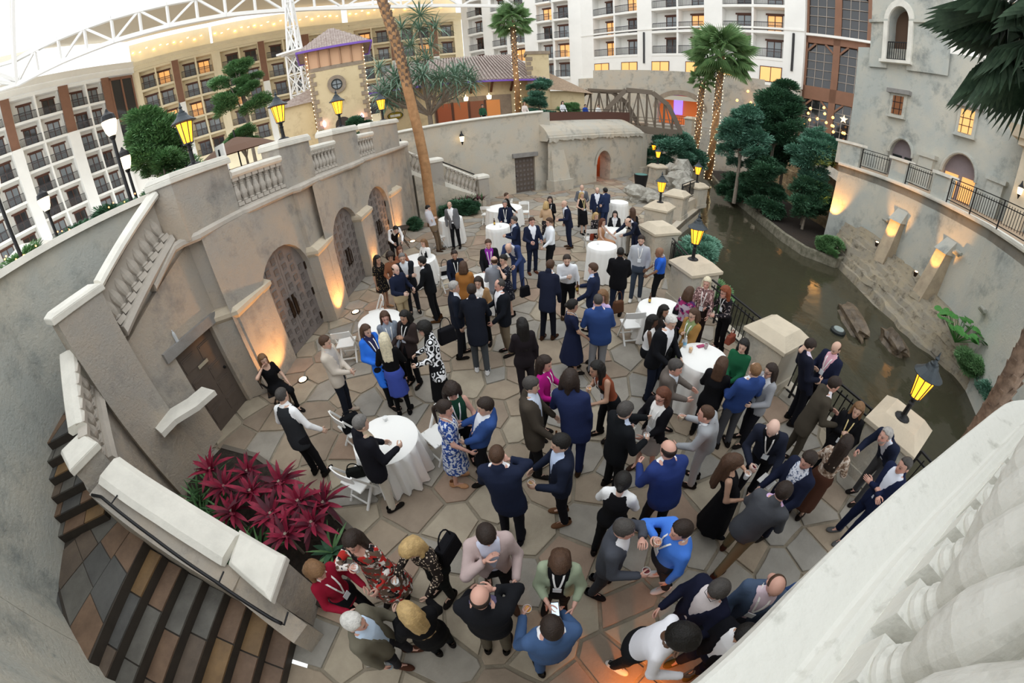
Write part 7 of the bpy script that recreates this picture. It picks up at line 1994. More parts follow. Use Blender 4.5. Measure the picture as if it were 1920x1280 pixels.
def palm(label, base, pts, r, nfr, seed, fan=FAN, s=1.0, boot=(0, 1), lights=0, trunk_m=BARKT):
    t = thing('palm_tree', label, 'palm tree', base); r_ = random.Random(seed); P_ = [Vector(p) - Vector(base) for p in pts]
    MB().tube(P_, [r * (1.15 - .3 * i / (len(P_) - 1)) for i in range(len(P_))], 12).o('trunk', trunk_m, t, smooth=True)
    if boot: 
        bp = [P_[0].lerp(P_[-1], boot[0]) if len(P_) == 2 else p for p in (P_ if len(P_) == 2 else [p for p in P_ if p.z >= P_[-1].z * boot[0] - .01])]
        if len(P_) == 2: bp = [P_[0].lerp(P_[-1], boot[0]), P_[-1]]
        tag(boots(bp, r, int((bp[-1] - bp[0]).length * 26)).o('trunk_boots', BOOT, t), kind='stuff')
    for i in range(nfr):
        o = link('frond', fan, t); set_leaf(o, i * 2.4, 1.25 - 2.0 * i / nfr + r_.uniform(-.12, .12), r_.uniform(-.3, .3), P_[-1] + Vector((0, 0, .1)), s * r_.uniform(.85, 1.1))
    if lights:
        b = MB()
        for i in range(lights): a = i * 2.2; p = P_[0].lerp(P_[-1], i / lights); b.lathe([(.001, -.03), (.03, 0), (.001, .03)], 5, c=p + Vector((cos(a), sin(a), 0)) * r * 1.35, cap=False)
        tag(b.o('string_lights', mat('string_bulb', 'fff0cc', emit='ffe0a0', es=6), t), kind='stuff')
    return t
palm('tall palm trunk rising beside the back stair, smooth below and shaggy above', (-3.22, 16.7, 0), [(-3.22, 16.7, 0), (-3.19, 16.70, 0.82), (-3.19, 16.70, 2.76), (-3.29, 16.68, 4.17), (-3.51, 16.63, 6.03), (-3.75, 16.58, 7.88), (-4.18, 16.48, 10.02), (-4.56, 16.38, 11.74)], .21, 0, 1, boot=(.42, 1))
palm('fan palm with lit trunk standing behind terrace wall at centre', (1.7, 31.0, 3.6), [(1.7, 31, 3.6), (1.62, 31, 8), (1.6, 31.0, 11.6)], .2, 30, 2, boot=(.42, 1), lights=50, s=.85)
palm('fan palm with string lights round trunk on the far river bank', (16.5, 28.4, -.3), [(16.5, 28.4, -.3), (16.7, 28.4, 5), (16.85, 28.3, 9.6)], .26, 44, 3, boot=(.2, 1), lights=110, s=1.4)
palm('second lit palm trunk left of the far bank palm', (16.0, 30.2, 0), [(16.0, 30.2, 0), (16.2, 30, 7.5)], .22, 16, 4, boot=(.1, 1), lights=80, s=.7)
palm('dark palm at right edge with shaggy brown trunk and drooping fronds', (6.95, 1.45, -.6), [(6.98, 1.40, -.6), (6.95, 1.42, 1.4), (6.88, 1.50, 3.2), (6.68, 1.70, 4.9), (6.4, 2.1, 6.9)], .17, 40, 6, fan=FAND, boot=(0, 1), s=.95, trunk_m=BOOT)
shrub('dense feathery green tree on the terrace behind the first parapet lantern', (-10.6, 10.2, 3.6), cloud(21, 26, .95, .95, 1.0, 3.4, .35, .55), 'm', None, 'terrace_tree', (.1, 0, 2.2, .09), 21, 'tree')
shrub('airy tree with thin pale trunk before the cream hotel wing', (-11.5, 17.0, 3.6), cloud(22, 18, 1.3, 1.3, 3.4, 5.6, .28, .45), 'm', None, 'terrace_tree', (.1, 0, 4.2, .10), 22, 'tree')
shrub('small tree in brown planter near the white easel board', (-10.4, 14.8, 3.6), cloud(23, 9, .8, .8, 1.6, 2.3, .25, .4), 'm', None, 'terrace_tree', (0, 0, 1.7, .07), 23, 'tree')
shrub('dark conifer like shrub before the arched tower doorway', (-7.5, 21.5, 3.6), cloud(24, 10, .6, .6, .3, 1.7, .25, .4), 'd', None, 'terrace_shrub', None, 24)
shrub('blue green spruce beside the terrace wall end', (3.1, 29.5, 3.6), cloud(25, 16, 1.0, 1.0, .4, 3.4, .35, .6), 'b', None, 'terrace_tree', (0, 0, 2, .08), 25, 'tree')
shrub('pale green shrub left of the footbridge', (5.2, 29.6, 3.6), cloud(26, 10, .9, .6, .2, 1.4, .3, .5), 'm', None, 'terrace_shrub', None, 26)
for k, (x, y, n_) in enumerate(((-10.6, 6.4, 10), (-11.4, 5.2, 10), (-9.9, 7.4, 10), (-12.0, 4.0, 8), (-9.3, 8.6, 9))):
    shrub(('long hedge with fairy lights at far left, second clump', 'hedge clump with fairy lights above outer stair wall', 'hedge clump beside the tall streetlamp base', 'hedge clump at the left picture edge', 'hedge clump below the first parapet lantern')[k], (x, y, 3.5), cloud(40 + k, n_, .8, .8, .2, 1.2, .3, .5), 'm' if k % 2 else 'd', None, 'hedge', None, 40 + k)
b = MB(); r_ = random.Random(9)
for i in range(150): b.lathe([(.001, -.022), (.022, 0), (.001, .022)], 5, c=(r_.uniform(-12.3, -9.0), r_.uniform(3.6, 9), r_.uniform(3.8, 4.9)), cap=False)
tag(b.o('fairy_lights', mat('fairy_bulb', 'ffc27a', emit='ff9a4a', es=6)), kind='stuff')['label'] = 'warm fairy lights scattered through the left hedge'
rosette('yucca_plant', 'spiky yucca in a pot beside the church tower corner', 'plant', (-9.4, 20.8, 3.6), [PB2], 24, 1.4, .2, 1.3, None, 77)
def street_lamp(label, base, h, s=1):
    t = thing('street_lamp', label, 'street lamp', base)
    MB().lathe([(.20, 0), (.22, .08), (.13, .2), (.11, .5), (.05, .6), (.045, h - .4), (.08, h - .35), (.09, h - .3)], 12).o('post', METAL, t)
    MB().lathe([(.08, h - .3), (.14, h - .2), (.19, h), (.19, h + .08)], 12).o('lamp_globe', WGLOW, t, smooth=True); MB().lathe([(.20, h + .07), (.17, h + .2), (.06, h + .28), (.02, h + .36)], 12).o('lamp_cap', METAL, t)
street_lamp('tall globe street lamp with black post left of the first parapet lantern', (-8.75, 7.05, 3.62), 3.05)
street_lamp('shorter globe street lamp just behind the tall left one', (-10.4, 8.6, 3.62), 2.3); street_lamp('globe street lamp at left picture edge above the outer wall', (-10.3, 4.55, 3.62), 2.9)
street_lamp('slim globe street lamp between hedge clumps at far left', (-12.6, 6.9, 3.62), 2.2); street_lamp('globe street lamp right behind the first parapet lantern', (-10.0, 10.7, 3.62), 2.9)
t = thing('easel_board', 'white notice board with a black tripod easel behind the parapet', 'sign', (-8.3, 10.5, 3.62), -.7); MB().box((0, 0, 1.35), (1.3, .05, .8)).o('board', WHITE, t)
for x in (-.22, .22, 0): MB().beam((x, -.1 if x else .4, 0), (x * .2, -.04, 1.62), .035).o('easel_leg', METAL, t)
t = thing('parasol', 'large brown parasol on the upper terrace behind the parapet', 'parasol', (-9.6, 13.2, 3.3)); MB().lathe([(1.5, 1.75), (1.0, 2.0), (.1, 2.3)], 10, cap=False).o('canopy', mat('parasol_brown', '6b5040', rough=.9), t); MB().tube([(0, 0, 0), (0, 0, 2.6)], .03, 6).o('pole', METAL, t)
for k, (x, y) in enumerate(((-12.4, 5.6), (-11.2, 3.2))):
    t = thing('parasol', ('white parasol at far left above the outer wall', 'brown parasol at far left edge')[k], 'parasol', (x, y, 3.5)); MB().lathe([(1.3, 1.0), (.7, 1.3), (.05, 1.5)], 8, cap=False).o('canopy', (mat('parasol_white', 'dcd9cf', rough=.9), mat('parasol_brown', '6b5040'))[k], t); MB().tube([(0, 0, 0), (0, 0, 1.5)], .03, 6).o('pole', METAL, t)
# ---------------------------------------------------------------- the crowd
NV, BLU, BLK, GRY, CHR, OLV, TANC, WHT_ = '20263a', '32497f', '17181b', '6e6e70', '2c2d31', '463f37', 'a57a4a', 'eeedeb'
printcloth('print_bluefloral', '2f4f9a', ['d9dfea'], 26, 'noise', .50)
printcloth('print_blackfloral', '17171a', ['c9b27a', '8f7350'], 22, 'voronoi', .22)
printcloth('print_redfloral', 'e4ddd6', ['1d1a1c', 'b5302a', '6e5a4c'], 9, 'noise', .50)
printcloth('print_leopard', '2a2320', ['cbb7a0'], 34, 'voronoi', .36)
printcloth('print_rings', '141416', ['e8e8ea'], 9, 'ring')
printcloth('print_dots', '1c1d28', ['b9b9c2'], 26, 'voronoi', .22)
printcloth('print_pink', '8a6a66', ['d9b9b4', '5c4244'], 20, 'noise', .54)
printcloth('print_purple', 'b9a9b6', ['4a2a58', 'a0306a'], 9, 'noise', .52)
printcloth('print_darkfloral', '1f1c20', ['b5a7a4'], 24, 'noise', .60)
printcloth('print_check', 'd4d8e2', ['5a6682'], 40, 'noise', .55)
printcloth('print_beige', 'b09a88', ['d8cabc', '7a6150'], 16, 'noise', .52)
def J(j, s='e9e9ea', p=None, **k): return dict(jacket=j, shirt=s, pants=p or j, **k)
def Tp(s, p=BLK, **k): return dict(shirt=s, pants=p, **k)
def Q(label, P, sex, H, hs, hc, sk, out, arms=('down', 'down'), **k):
    person(label, P[0], P[1], P[2], P[3], sex, H, (hs, hc), sk, outfit=out, arms=arms, lean=(P[4], P[5]), fine=hypot(P[0], P[1]) < 9, **k)
h_, cl, cr_, dn, pk, lo_, tb = 'hold', 'clasp', 'cross', 'down', 'pocket', 'low', 'table'
Q('man in light grey cardigan and brown trousers beside clothed table, arms folded', (-2.49,13.25,0.97,-0.23,-0.26,0.42), 'm', 1.76, 'short', 'black', 'l', Tp('b9b7bb', '6b5a48', shoe=('flat', '3a2a1e')), (cr_, cr_))
Q('balding man in grey blazer and black trousers with hands in pockets', (-1.79,13.33,-0.16,-0.99,-0.08,0.06), 'm', 1.80, 'ring', 'grey', 'l', J('6b6b6e', 'f0f0f2', BLK, open=.2), (pk, pk))
Q('man in black pullover standing behind the far white chairs', (0.13,14.28,0.96,-0.27,0.00,0.00), 'm', 1.76, 'crop', 'brown', 'l', Tp('161618'), (lo_, lo_))
Q('man in navy suit with lanyard leaning at tall table below black pullover man', (0.08,13.12,-0.14,-0.99,0.00,0.00), 'm', 1.74, 'short', 'grey', 'r', J(NV, '1f2230', NV, open=.15), (lo_, tb), lany=True)
Q('grey haired man in navy suit seen from the side holding a phone', (0.34,10.89,-0.99,-0.12,0.00,0.00), 'm', 1.76, 'grey', 'dgrey', 'l', J('222b42', 'c9d3e6', NV), ('phone', 'phone'))
Q('tall man in navy suit and white shirt gesturing with open hands', (0.78,10.57,0.30,-0.95,0.00,-0.00), 'm', 1.80, 'short', 'brown', 'r', J(NV, 'eef0f5', NV, shoe=('flat', '5a3222'), open=.2), (h_, h_))
Q('man in plain white shirt and black trousers facing the gesturing man', (1.32,10.47,-0.98,-0.22,0.00,0.00), 'm', 1.78, 'short', 'brown', 'l', Tp('eef2f6'), (lo_, lo_))
Q('woman with cropped dark hair in black top and lanyard far back', (1.72,13.68,-0.18,-0.98,0.00,0.00), 'f', 1.66, 'bob', 'dark', 'l', Tp('17171a', collar=0), ('chest', h_), lany=True)
Q('blond woman in tan top and dark floral skirt seen from behind far back', (1.48,12.92,0.42,0.91,0.00,0.00), 'f', 1.65, 'bob', 'blond', 'l', dict(shirt='c9a988', sleeve=2, collar=0, skirt=('print_darkfloral', .42)), (h_, dn))
Q('bald man in dark navy suit turned left at the far group', (2.22,12.64,-0.99,-0.14,-0.12,-0.06), 'm', 1.76, 'bald', 'grey', 'l', J(NV, 'dfe4ee', NV, shoe=('flat', '4a3626')), (h_, dn))
Q('balding man in grey jacket behind woman in long black dress', (3.21,15.17,-0.19,-0.98,0.00,0.00), 'm', 1.76, 'ring', 'grey', 'l', J('63656a', 'cfd2d8', CHR), (h_, h_))
Q('woman in long black dress with beige scarf holding a drink', (3.06,14.16,0.41,-0.91,-0.03,0.27), 'f', 1.64, 'mid', 'blond', 'l', dict(dress=('141416', .38), sleeve=0, shoe=('heel', '141414')), (h_, h_), lany='gold')
Q('bearded balding man in navy blazer facing the camera at far group', (3.68,14.52,-0.20,-0.98,0.00,0.00), 'm', 1.78, 'ring', 'dark', 'l', J('252e47', 'e6e9f2', '4a4238'), (h_, dn), beard=.8)
Q('dark haired man in navy blazer with his back turned at far group', (4.01,14.46,-0.48,0.88,0.00,0.00), 'm', 1.76, 'short', 'black', 'b', J('2a3654', 'e6e9f2', '2a3654'), (h_, h_))
Q('seated blond woman in dark floral blouse at the handshake table', (3.13,12.51,0.42,-0.91,0.00,0.00), 'f', 1.62, 'bob', 'blond', 'l', Tp('print_darkfloral', BLK, collar=0), (lo_, lo_), seat=.45)
Q('seated woman with long auburn hair in tan dress shaking a hand', (3.16,11.74,0.76,-0.65,0.00,0.00), 'f', 1.64, 'long', 'auburn', 'l', dict(dress=('b98a68', .4), sleeve=0), ('shake', lo_), seat=.45, lany='short')
Q('seated dark haired woman in black cardigan facing the camera', (3.88,12.67,-0.30,-0.95,0.00,0.00), 'f', 1.62, 'bob', 'black', 'p', J('1b1b1e', 'cfcfd2', BLK), (lo_, lo_), seat=.45, lany=True)
Q('balding man in navy suit bending to shake hands across the table', (4.17,11.23,-0.92,-0.38,-0.62,-0.68), 'm', 1.76, 'ring', 'dark', 'l', J('1f2434', 'e6e9f2', NV), (tb, 'shake'), hp=20)
Q('woman with long brown hair in black sweater, back turned, holding bottle', (4.18,11.68,-0.07,1.00,0.00,0.00), 'f', 1.68, 'long', 'brown', 'l', Tp('161518', '7d7468', collar=0), (h_, dn), name='w19')
Q('bearded man in grey pullover and jeans with hands in pockets', (3.35,8.59,-0.38,-0.92,-0.00,0.00), 'm', 1.83, 'short', 'dark', 'l', Tp('b2b5bb', '3d4654', shoe=('flat', 'd6d3cc')), (pk, pk), beard=.85, lany='short', b=1.1)
Q('bald dark skinned man in bright blue polo shirt near the railing', (3.77,8.24,-0.94,0.33,-0.13,-0.27), 'm', 1.76, 'bald', 'black', 'b', Tp('2f66cf', BLK, sleeve=1), (lo_, lo_), b=1.08, lany='short')
Q('bald dark skinned man in black suit with back turned by tall table', (2.57,7.80,0.35,0.94,0.00,0.00), 'm', 1.80, 'crop', 'black', 'd', J('131316', 'dcdce2', '1f2638'), (lo_, lo_), b=1.12)
Q('young man in navy suit, profile left, holding a beer bottle', (1.80,7.07,-0.93,0.37,0.00,0.00), 'm', 1.76, 'short', 'brown', 'p', J('222a42', 'b9c9ea', NV), (lo_, h_), name='m23')
Q('bearded man in white shirt and black trousers raising a cup', (1.38,7.84,-0.09,-1.00,-0.07,-0.20), 'm', 1.78, 'short', 'dark', 'l', Tp('eef0f4', '17181c', shoe=('flat', '3a2a1c')), (dn, 'chest'), beard=.9, name='m24')
Q('man in navy suit seen from behind with hand in trouser pocket', (0.81,7.02,0.56,0.83,0.08,0.29), 'm', 1.80, 'short', 'brown', 'l', J('1c2030', 'f0f2f6', '1a1c26', shoe=('flat', '3a2418')), (lo_, pk))
Q('woman with reddish blond hair in lilac top behind blue blazer', (1.74,6.08,-0.78,-0.63,0.00,0.00), 'f', 1.66, 'long', 'lbrown', 'r', Tp('cdb6dc', '3a3a44', sleeve=1, collar=0), (h_, dn))
Q('broad man in bright blue blazer with his back to the camera', (1.61,5.64,0.05,1.00,-0.09,-0.06), 'm', 1.82, 'crop', 'dgrey', 'r', J('31497e', 'e6eaf2', '8b8b8e'), (h_, h_), b=1.12)
Q('smiling woman in long navy dress with hair in a bun', (1.13,5.81,1.00,0.09,-0.07,-0.09), 'f', 1.68, 'bun', 'black', 't', dict(dress=('20263f', .32), sleeve=1, flare=.27), (h_, lo_), lany=True)
Q('woman with long black hair in dark brown suit walking away', (0.19,5.17,-0.27,0.96,0.00,0.00), 'f', 1.68, 'xlong', 'black', 'p', J('241f22', '1b181a', '241f22'), ('phone', dn), stride=.22)
Q('dark haired man in black blazer and jeans with white sneakers, from behind', (-0.64,6.00,-0.03,1.00,-0.04,0.30), 'm', 1.84, 'short', 'dark', 'l', J('181b24', 'e9e9ec', '4c5054', shoe=('flat', 'ececec'), hem=.74), (h_, h_))
Q('white haired man in dark suit facing right with raised hand', (-1.08,6.59,0.97,0.24,-0.00,0.00), 'm', 1.78, 'grey', 'lgrey', 'l', J('1f2430', 'e6ebf2', '1f2026'), ('chest', dn))
Q('woman with brown hair and tan jacket holding a drink, centre group', (-0.59,6.99,-0.20,-0.98,0.00,0.00), 'f', 1.66, 'long', 'dark', 'l', J('a5815a', 'efece6', BLK, open=.4), (h_, h_), lany=True)
Q('ruddy grey haired man in black blazer and white shirt facing left', (-0.13,6.57,-0.94,-0.35,0.00,0.00), 'm', 1.77, 'recede', 'dgrey', 'r', J('191c22', 'f0f1f4', '776a58', open=.3), (lo_, h_), b=1.1, name='m33')
Q('woman with short brown hair in camel jacket seen from behind', (-0.97,7.82,0.07,1.00,0.00,0.00), 'f', 1.66, 'bob', 'brown', 'l', J('a56f3a', 'a56f3a', '54402c'), (lo_, lo_))
Q('balding man in light grey suit seated with back to camera', (-0.28,8.27,-0.11,0.99,0.00,0.00), 'm', 1.76, 'ring', 'brown', 'l', J('8f939c', 'c4cfe4', '8f939c'), (tb, tb), seat=.62)
Q('woman with short black hair in dark dotted dress facing left', (-0.04,8.15,-0.83,-0.55,0.00,0.00), 'f', 1.64, 'short', 'black', 'l', dict(dress=('print_dots', .5), sleeve=1), ('face', dn))
Q('man in dark jacket and purple shirt with white lanyard at table', (-0.45,9.56,0.08,-1.00,0.00,0.00), 'm', 1.78, 'short', 'brown', 'r', J('1a1a1e', '8a2f9a', BLK, button=.95), (lo_, lo_), seat=.62, lany=True)
Q('bald man in blue suit stooping over the white table', (0.29,9.52,-0.30,-0.95,-0.22,-0.62), 'm', 1.78, 'ring', 'lgrey', 'l', J('37456e', 'e6e6ea', '37456e'), (tb, lo_), hp=32)
Q('tanned man in navy jacket with lanyard seated by leaning white chair', (-1.36,9.42,0.18,-0.98,0.00,0.00), 'm', 1.74, 'short', 'dark', 't', J('1d2231', '17181c', NV), (lo_, lo_), seat=.46, lany=True)
Q('bearded man in black suit standing in profile facing left', (-1.87,8.18,-0.99,0.13,-0.03,-0.08), 'm', 1.78, 'short', 'black', 'l', J('17191c', 'f2f2f4', '17181a', shoe=('flat', '4a3018')), (lo_, dn), beard=.8)
Q('grey haired man in dark suit with folded arms and name tag', (-2.49,8.64,0.28,-0.96,-0.02,-0.12), 'm', 1.78, 'grey', 'grey', 'l', J('23252b', 'dfe4ea', '23252b'), (cr_, cr_))
Q('balding man in navy sweater and khaki trousers with raised cup', (-2.56,7.90,0.85,-0.52,0.00,0.00), 'm', 1.74, 'ring', 'dark', 'p', Tp('1e2438', 'b7a584'), (h_, h_), b=1.08)
Q('woman with curly dark hair and rust brown top beside the pilaster', (-2.97,9.02,0.35,-0.94,0.00,0.00), 'f', 1.64, 'afro', 'dark', 't', Tp('8a5a40', BLK, collar=0), (h_, h_))
Q('woman in black floral dress with long dark hair, back turned', (-3.38,9.06,0.87,-0.50,0.07,-0.15), 'f', 1.65, 'mid', 'black', 't', dict(dress=('print_blackfloral', .55), sleeve=1, shoe=('heel', 'b08a68')), (h_, dn))
Q('seated woman with long red brown hair at the waiter table', (-3.09,10.35,0.63,-0.78,0.00,0.00), 'f', 1.62, 'long', 'auburn', 'l', Tp('8f5b44', BLK, collar=0), (lo_, lo_), seat=.45)
Q('waiter in black vest and white sleeves bending over a table', (-3.82,12.29,0.47,-0.88,0.68,-1.17), 'm', 1.70, 'bun', 'black', 'p', dict(vest='17171a', shirt='ececec', pants=BLK), (tb, tb), hp=30)
Q('seated woman with long light brown hair in black and white, facing left', (-2.41,10.79,-0.53,-0.85,0.00,0.00), 'f', 1.64, 'long', 'lbrown', 'l', dict(vest='1a1a1c', shirt='e9e9e6', pants=BLK, collar=0), (tb, lo_), seat=.45)
Q('smiling woman in grey cardigan with glasses on her head', (-2.28,5.85,0.42,-0.91,0.00,0.00), 'f', 1.66, 'mid', 'brown', 'r', J('858d98', '9aa4b0', BLK, open=.5, hem=.82), (cl, cl), lany=True)
Q('dark haired woman in brown blazer with hand at her chin', (-1.95,5.80,-0.43,-0.90,0.09,-0.02), 'f', 1.68, 'bob', 'black', 't', J('3c3230', '18181a', BLK, hem=.70), ('chest', h_), lany='short')
Q('woman with black curly hair in black and white ring print jacket', (-1.33,5.11,-0.98,-0.21,-0.09,0.25), 'f', 1.66, 'afro', 'black', 'l', dict(jacket='print_rings', shirt='121214', skirt=('121214', .16), flare=.22, hem=.74), (h_, h_), glasses=1)
Q('woman with brown hair in bright blue coat facing right', (-2.33,5.19,0.84,-0.54,-0.22,0.26), 'f', 1.68, 'mid', 'brown', 'l', J('2f6fd6', '2a2a4a', BLK, hem=.62, open=.2), (h_, h_), lany=True)
Q('woman with long platinum hair in black sweater and blue skirt', (-2.06,4.98,-0.14,0.99,-0.00,0.00), 'f', 1.70, 'long', 'plat', 'l', dict(shirt='121214', collar=0, untuck=1, skirt=('4050a0', .46), tights='111113', shoe=('heel', '111113')), (h_, lo_))
Q('man in cream blazer and dark jeans standing alone facing right', (-3.13,4.94,1.00,0.03,0.00,-0.00), 'm', 1.79, 'short', 'brown', 'l', J('cfc4b6', 'b9b3ae', '20242e', shoe=('flat', 'b3a595')), (cl, cl))
Q('blond woman in black dress phoning on a chair by the service door', (-4.77,5.19,0.86,-0.51,0.00,0.00), 'f', 1.68, 'long', 'lbrown', 'l', dict(dress=('141416', .3), sleeve=1, tights='141416'), (lo_, 'ear'), seat=.46)
Q('waiter in grey vest and white shirt walking away at left', (-3.32,3.49,0.18,0.98,-0.02,0.13), 'm', 1.77, 'grey', 'dgrey', 'l', dict(vest='2c2e31', shirt='efefef', pants='17171a'), ('wide', 'wide'), stride=.04)
Q('grey haired man in black jacket and white trousers at lowest table', (-1.93,2.98,0.69,0.72,-0.00,0.09), 'm', 1.76, 'grey', 'grey', 'l', J('1a1a20', 'b5a48c', 'cfc7b8'), (lo_, h_), b=1.04)
Q('woman with curly dark hair in sleeveless dark green blouse', (-0.83,3.72,0.32,-0.95,0.00,0.00), 'f', 1.70, 'curly', 'dark', 'r', Tp('1f4334', '16171a', sleeve=0, collar=0), (h_, lo_), lany=True, hp=30)
Q('woman with brown ponytail in blue and white floral dress', (-0.92,3.38,1.00,-0.02,-0.00,0.00), 'f', 1.68, 'pony', 'dark', 'r', dict(dress=('print_bluefloral', .38), sleeve=1, shoe=('heel', 'c0906a')), (h_, lo_), lany=True)
Q('dark haired man in blue blazer facing the green blouse', (-0.53,3.43,-0.97,-0.25,0.19,-0.12), 'm', 1.78, 'short', 'dark', 'l', J('34508a', 'e6eaf2', '17181c'), (cl, h_))
Q('grey haired man in olive brown suit holding a beer bottle', (0.22,3.48,0.98,-0.18,-0.05,0.13), 'm', 1.79, 'short', 'dgrey', 'l', J(OLV, 'c9d3e4', '1c1c1f', hem=.72), (lo_, lo_), name='m60', b=1.05)
Q('woman in magenta top with sunglasses on her dark hair', (0.41,4.20,0.88,-0.48,0.00,0.00), 'f', 1.66, 'mid', 'dark', 'r', Tp('b01f7e', BLK, collar=0, untuck=1), (h_, h_), lany=True)
Q('man with dark wavy hair in navy suit, back turned, centre right', (0.78,3.46,0.32,0.95,-0.09,0.14), 'm', 1.82, 'curly', 'dark', 'l', J('262f52', 'e6e6ea', '262f52', shoe=('flat', '3a2a1c')), (h_, dn), b=1.05)
Q('woman with long black hair in sleeveless rust top, profile left', (1.42,4.06,-0.95,-0.30,-0.25,-0.06), 'f', 1.67, 'xlong', 'black', 't', Tp('8a4a34', BLK, sleeve=0, collar=0, untuck=1), (h_, 'chest'), lany=True, name='w63')
Q('smiling woman in glasses with long auburn hair and black cardigan', (1.88,3.32,-0.88,-0.47,-0.00,-0.00), 'f', 1.68, 'xlong', 'auburn', 'r', dict(jacket='17161a', shirt='f2f0ec', skirt=('a79c96', .5), open=.5, collar=0, shoe=('heel', '3a2a22')), (cl, h_), lany=True, glasses=1, name='w64')
Q('grey haired man in black suit gesturing towards the auburn woman', (1.23,3.01,0.94,0.34,-0.00,0.00), 'm', 1.78, 'short', 'dgrey', 'l', J('17191c', 'c4d0e6', '151618'), ('reach', h_), name='m65')
Q('man in pale grey suit looking up left with a cup', (2.52,2.97,-0.78,0.63,-0.23,-0.15), 'm', 1.78, 'crop', 'brown', 'r', J('a3a6aa', 'e6e9ee', 'a3a6aa'), (lo_, h_), lany='dark', name='m66')
Q('balding man in royal blue blazer with his back to the camera', (1.67,2.26,-0.19,0.98,-0.10,0.05), 'm', 1.82, 'ring', 'dark', 'r', J('2a3a72', 'eef0f4', '1a1c24'), (h_, lo_), b=1.14)
Q('dark haired man in taupe suit bent towards the tall table', (2.34,4.03,0.79,-0.61,-0.16,-0.24), 'm', 1.78, 'short', 'dgrey', 'r', J('6a625c', 'd9e0ea', '6a625c'), (tb, tb))
Q('white haired man in black suit leaning on the tall table', (2.44,4.88,0.47,-0.88,0.10,-0.01), 'm', 1.80, 'grey', 'white', 'l', J('15161a', 'e9e9ec', '1b2130'), (tb, tb), b=1.12, hp=25)
Q('seated woman with long black hair in white top', (2.57,5.63,0.89,-0.45,0.00,0.00), 'f', 1.64, 'xlong', 'black', 'd', Tp('f0efee', BLK, sleeve=0, collar=0), (lo_, lo_), seat=.45)
Q('seated woman with black hair in dark jacket and lanyard behind the white top', (2.95,5.99,0.49,-0.87,0.00,0.00), 'f', 1.62, 'long', 'black', 't', J('2a2624', '3a3430', BLK), (lo_, lo_), seat=.45, lany='short')
Q('woman with brown bob in purple floral blouse, back turned', (3.45,6.01,0.86,0.52,0.00,0.00), 'f', 1.66, 'bob', 'brown', 'l', Tp('print_purple', '1a1a1c', collar=0, untuck=1), (h_, h_))
Q('blond woman in pink floral blouse leaning by the lantern pier', (4.08,6.42,-0.61,-0.80,0.00,0.00), 'f', 1.68, 'mid', 'plat', 'r', Tp('print_pink', '2a1f1e', collar=0, untuck=1), (lo_, lo_), lany=True)
Q('woman with red hair in dark floral blouse and black trousers', (4.52,6.12,-0.99,-0.12,-0.21,-0.13), 'f', 1.69, 'curly', 'red', 'r', Tp('print_darkfloral', '151517', collar=0), (h_, h_), glasses=1, lany='short')
Q('woman with brown bob in tan cardigan clasping her hands', (3.23,5.26,-0.93,-0.37,0.00,0.00), 'f', 1.64, 'bob', 'brown', 'l', J('9a7442', '8c9a6a', '8c9a6a', open=.3), (cl, 'chest'), lany=True, glasses=1)
Q('woman with dark bob in green sweater near the wide pier', (3.66,4.24,-0.76,-0.65,0.00,0.00), 'f', 1.66, 'bob', 'black', 'l', Tp('1f5a3c', '17171a', collar=0, untuck=1), (cl, cl))
Q('woman with brown hair in black jacket seen from behind at tall table', (2.99,3.80,0.72,0.70,0.00,0.00), 'f', 1.66, 'mid', 'brown', 'l', J('151518', '151518', BLK, hem=.70), (tb, tb))
Q('man with light brown hair in blue blazer, back turned, by the table', (3.36,3.60,0.05,1.00,-0.03,-0.18), 'm', 1.82, 'recede', 'lbrown', 'l', J('30477f', 'e9ecf2', '4a4a4e'), (h_, h_), b=1.05)
Q('woman with brown hair and glasses in grey jacket facing left', (3.77,3.55,-1.00,-0.04,0.00,0.00), 'f', 1.67, 'mid', 'dark', 'l', J('9b9ca0', 'd9d9dc', '1c1c22', open=.3), (h_, h_), lany='dark', glasses=1)
Q('tall dark haired man in navy suit looking at his hands by the river', (4.97,3.79,0.94,-0.34,-0.25,0.10), 'm', 1.84, 'short', 'dark', 'l', J('1b1e2c', 'e4d9ec', '14151c', open=.2), (h_, h_), hp=35)
Q('balding bearded man in navy blazer and pink shirt by the railing', (5.37,3.78,-0.99,-0.13,0.00,0.00), 'm', 1.78, 'ring', 'brown', 'l', J('1e2338', 'd9a8b4', '1b1c22', open=.2), (h_, h_), beard=.5, hp=30, lany='short')
Q('dark haired man in olive suit leaning forward to the railing', (4.34,2.95,0.88,-0.47,0.13,0.01), 'm', 1.82, 'short', 'dark', 'r', J('453f36', 'e0dde2', '453f36'), (h_, h_), hp=20)
Q('blond woman in black blazer with lanyard by the railing', (4.78,2.53,-0.83,-0.56,0.00,0.00), 'f', 1.66, 'mid', 'lbrown', 'l', J('161619', '161619', BLK), (h_, 'chest'), lany='gold')
Q('white bearded man in navy blazer standing before the lantern pier', (5.32,1.92,-1.00,0.05,-0.46,0.03), 'm', 1.78, 'grey', 'lgrey', 'r', J('1f2538', 'dfe4f0', '4a4a4c', open=.3), (dn, h_), beard=.8, hp=5)
Q('man in dark navy suit with pocket square under the white balustrade', (4.63,1.39,-0.98,0.19,-0.00,0.00), 'm', 1.80, 'crop', 'dgrey', 'r', J('1c2440', 'dfe4f0', '1c2440', shoe=('flat', '5c5c5c')), (cr_, cr_))
Q('woman with very long brown hair in patterned beige top, back turned', (4.04,2.02,0.86,0.51,0.00,0.00), 'f', 1.66, 'xlong', 'dark', 'l', dict(shirt='print_beige', collar=0, untuck=1, skirt=('4a2f24', .25), flare=.22), (h_, h_))
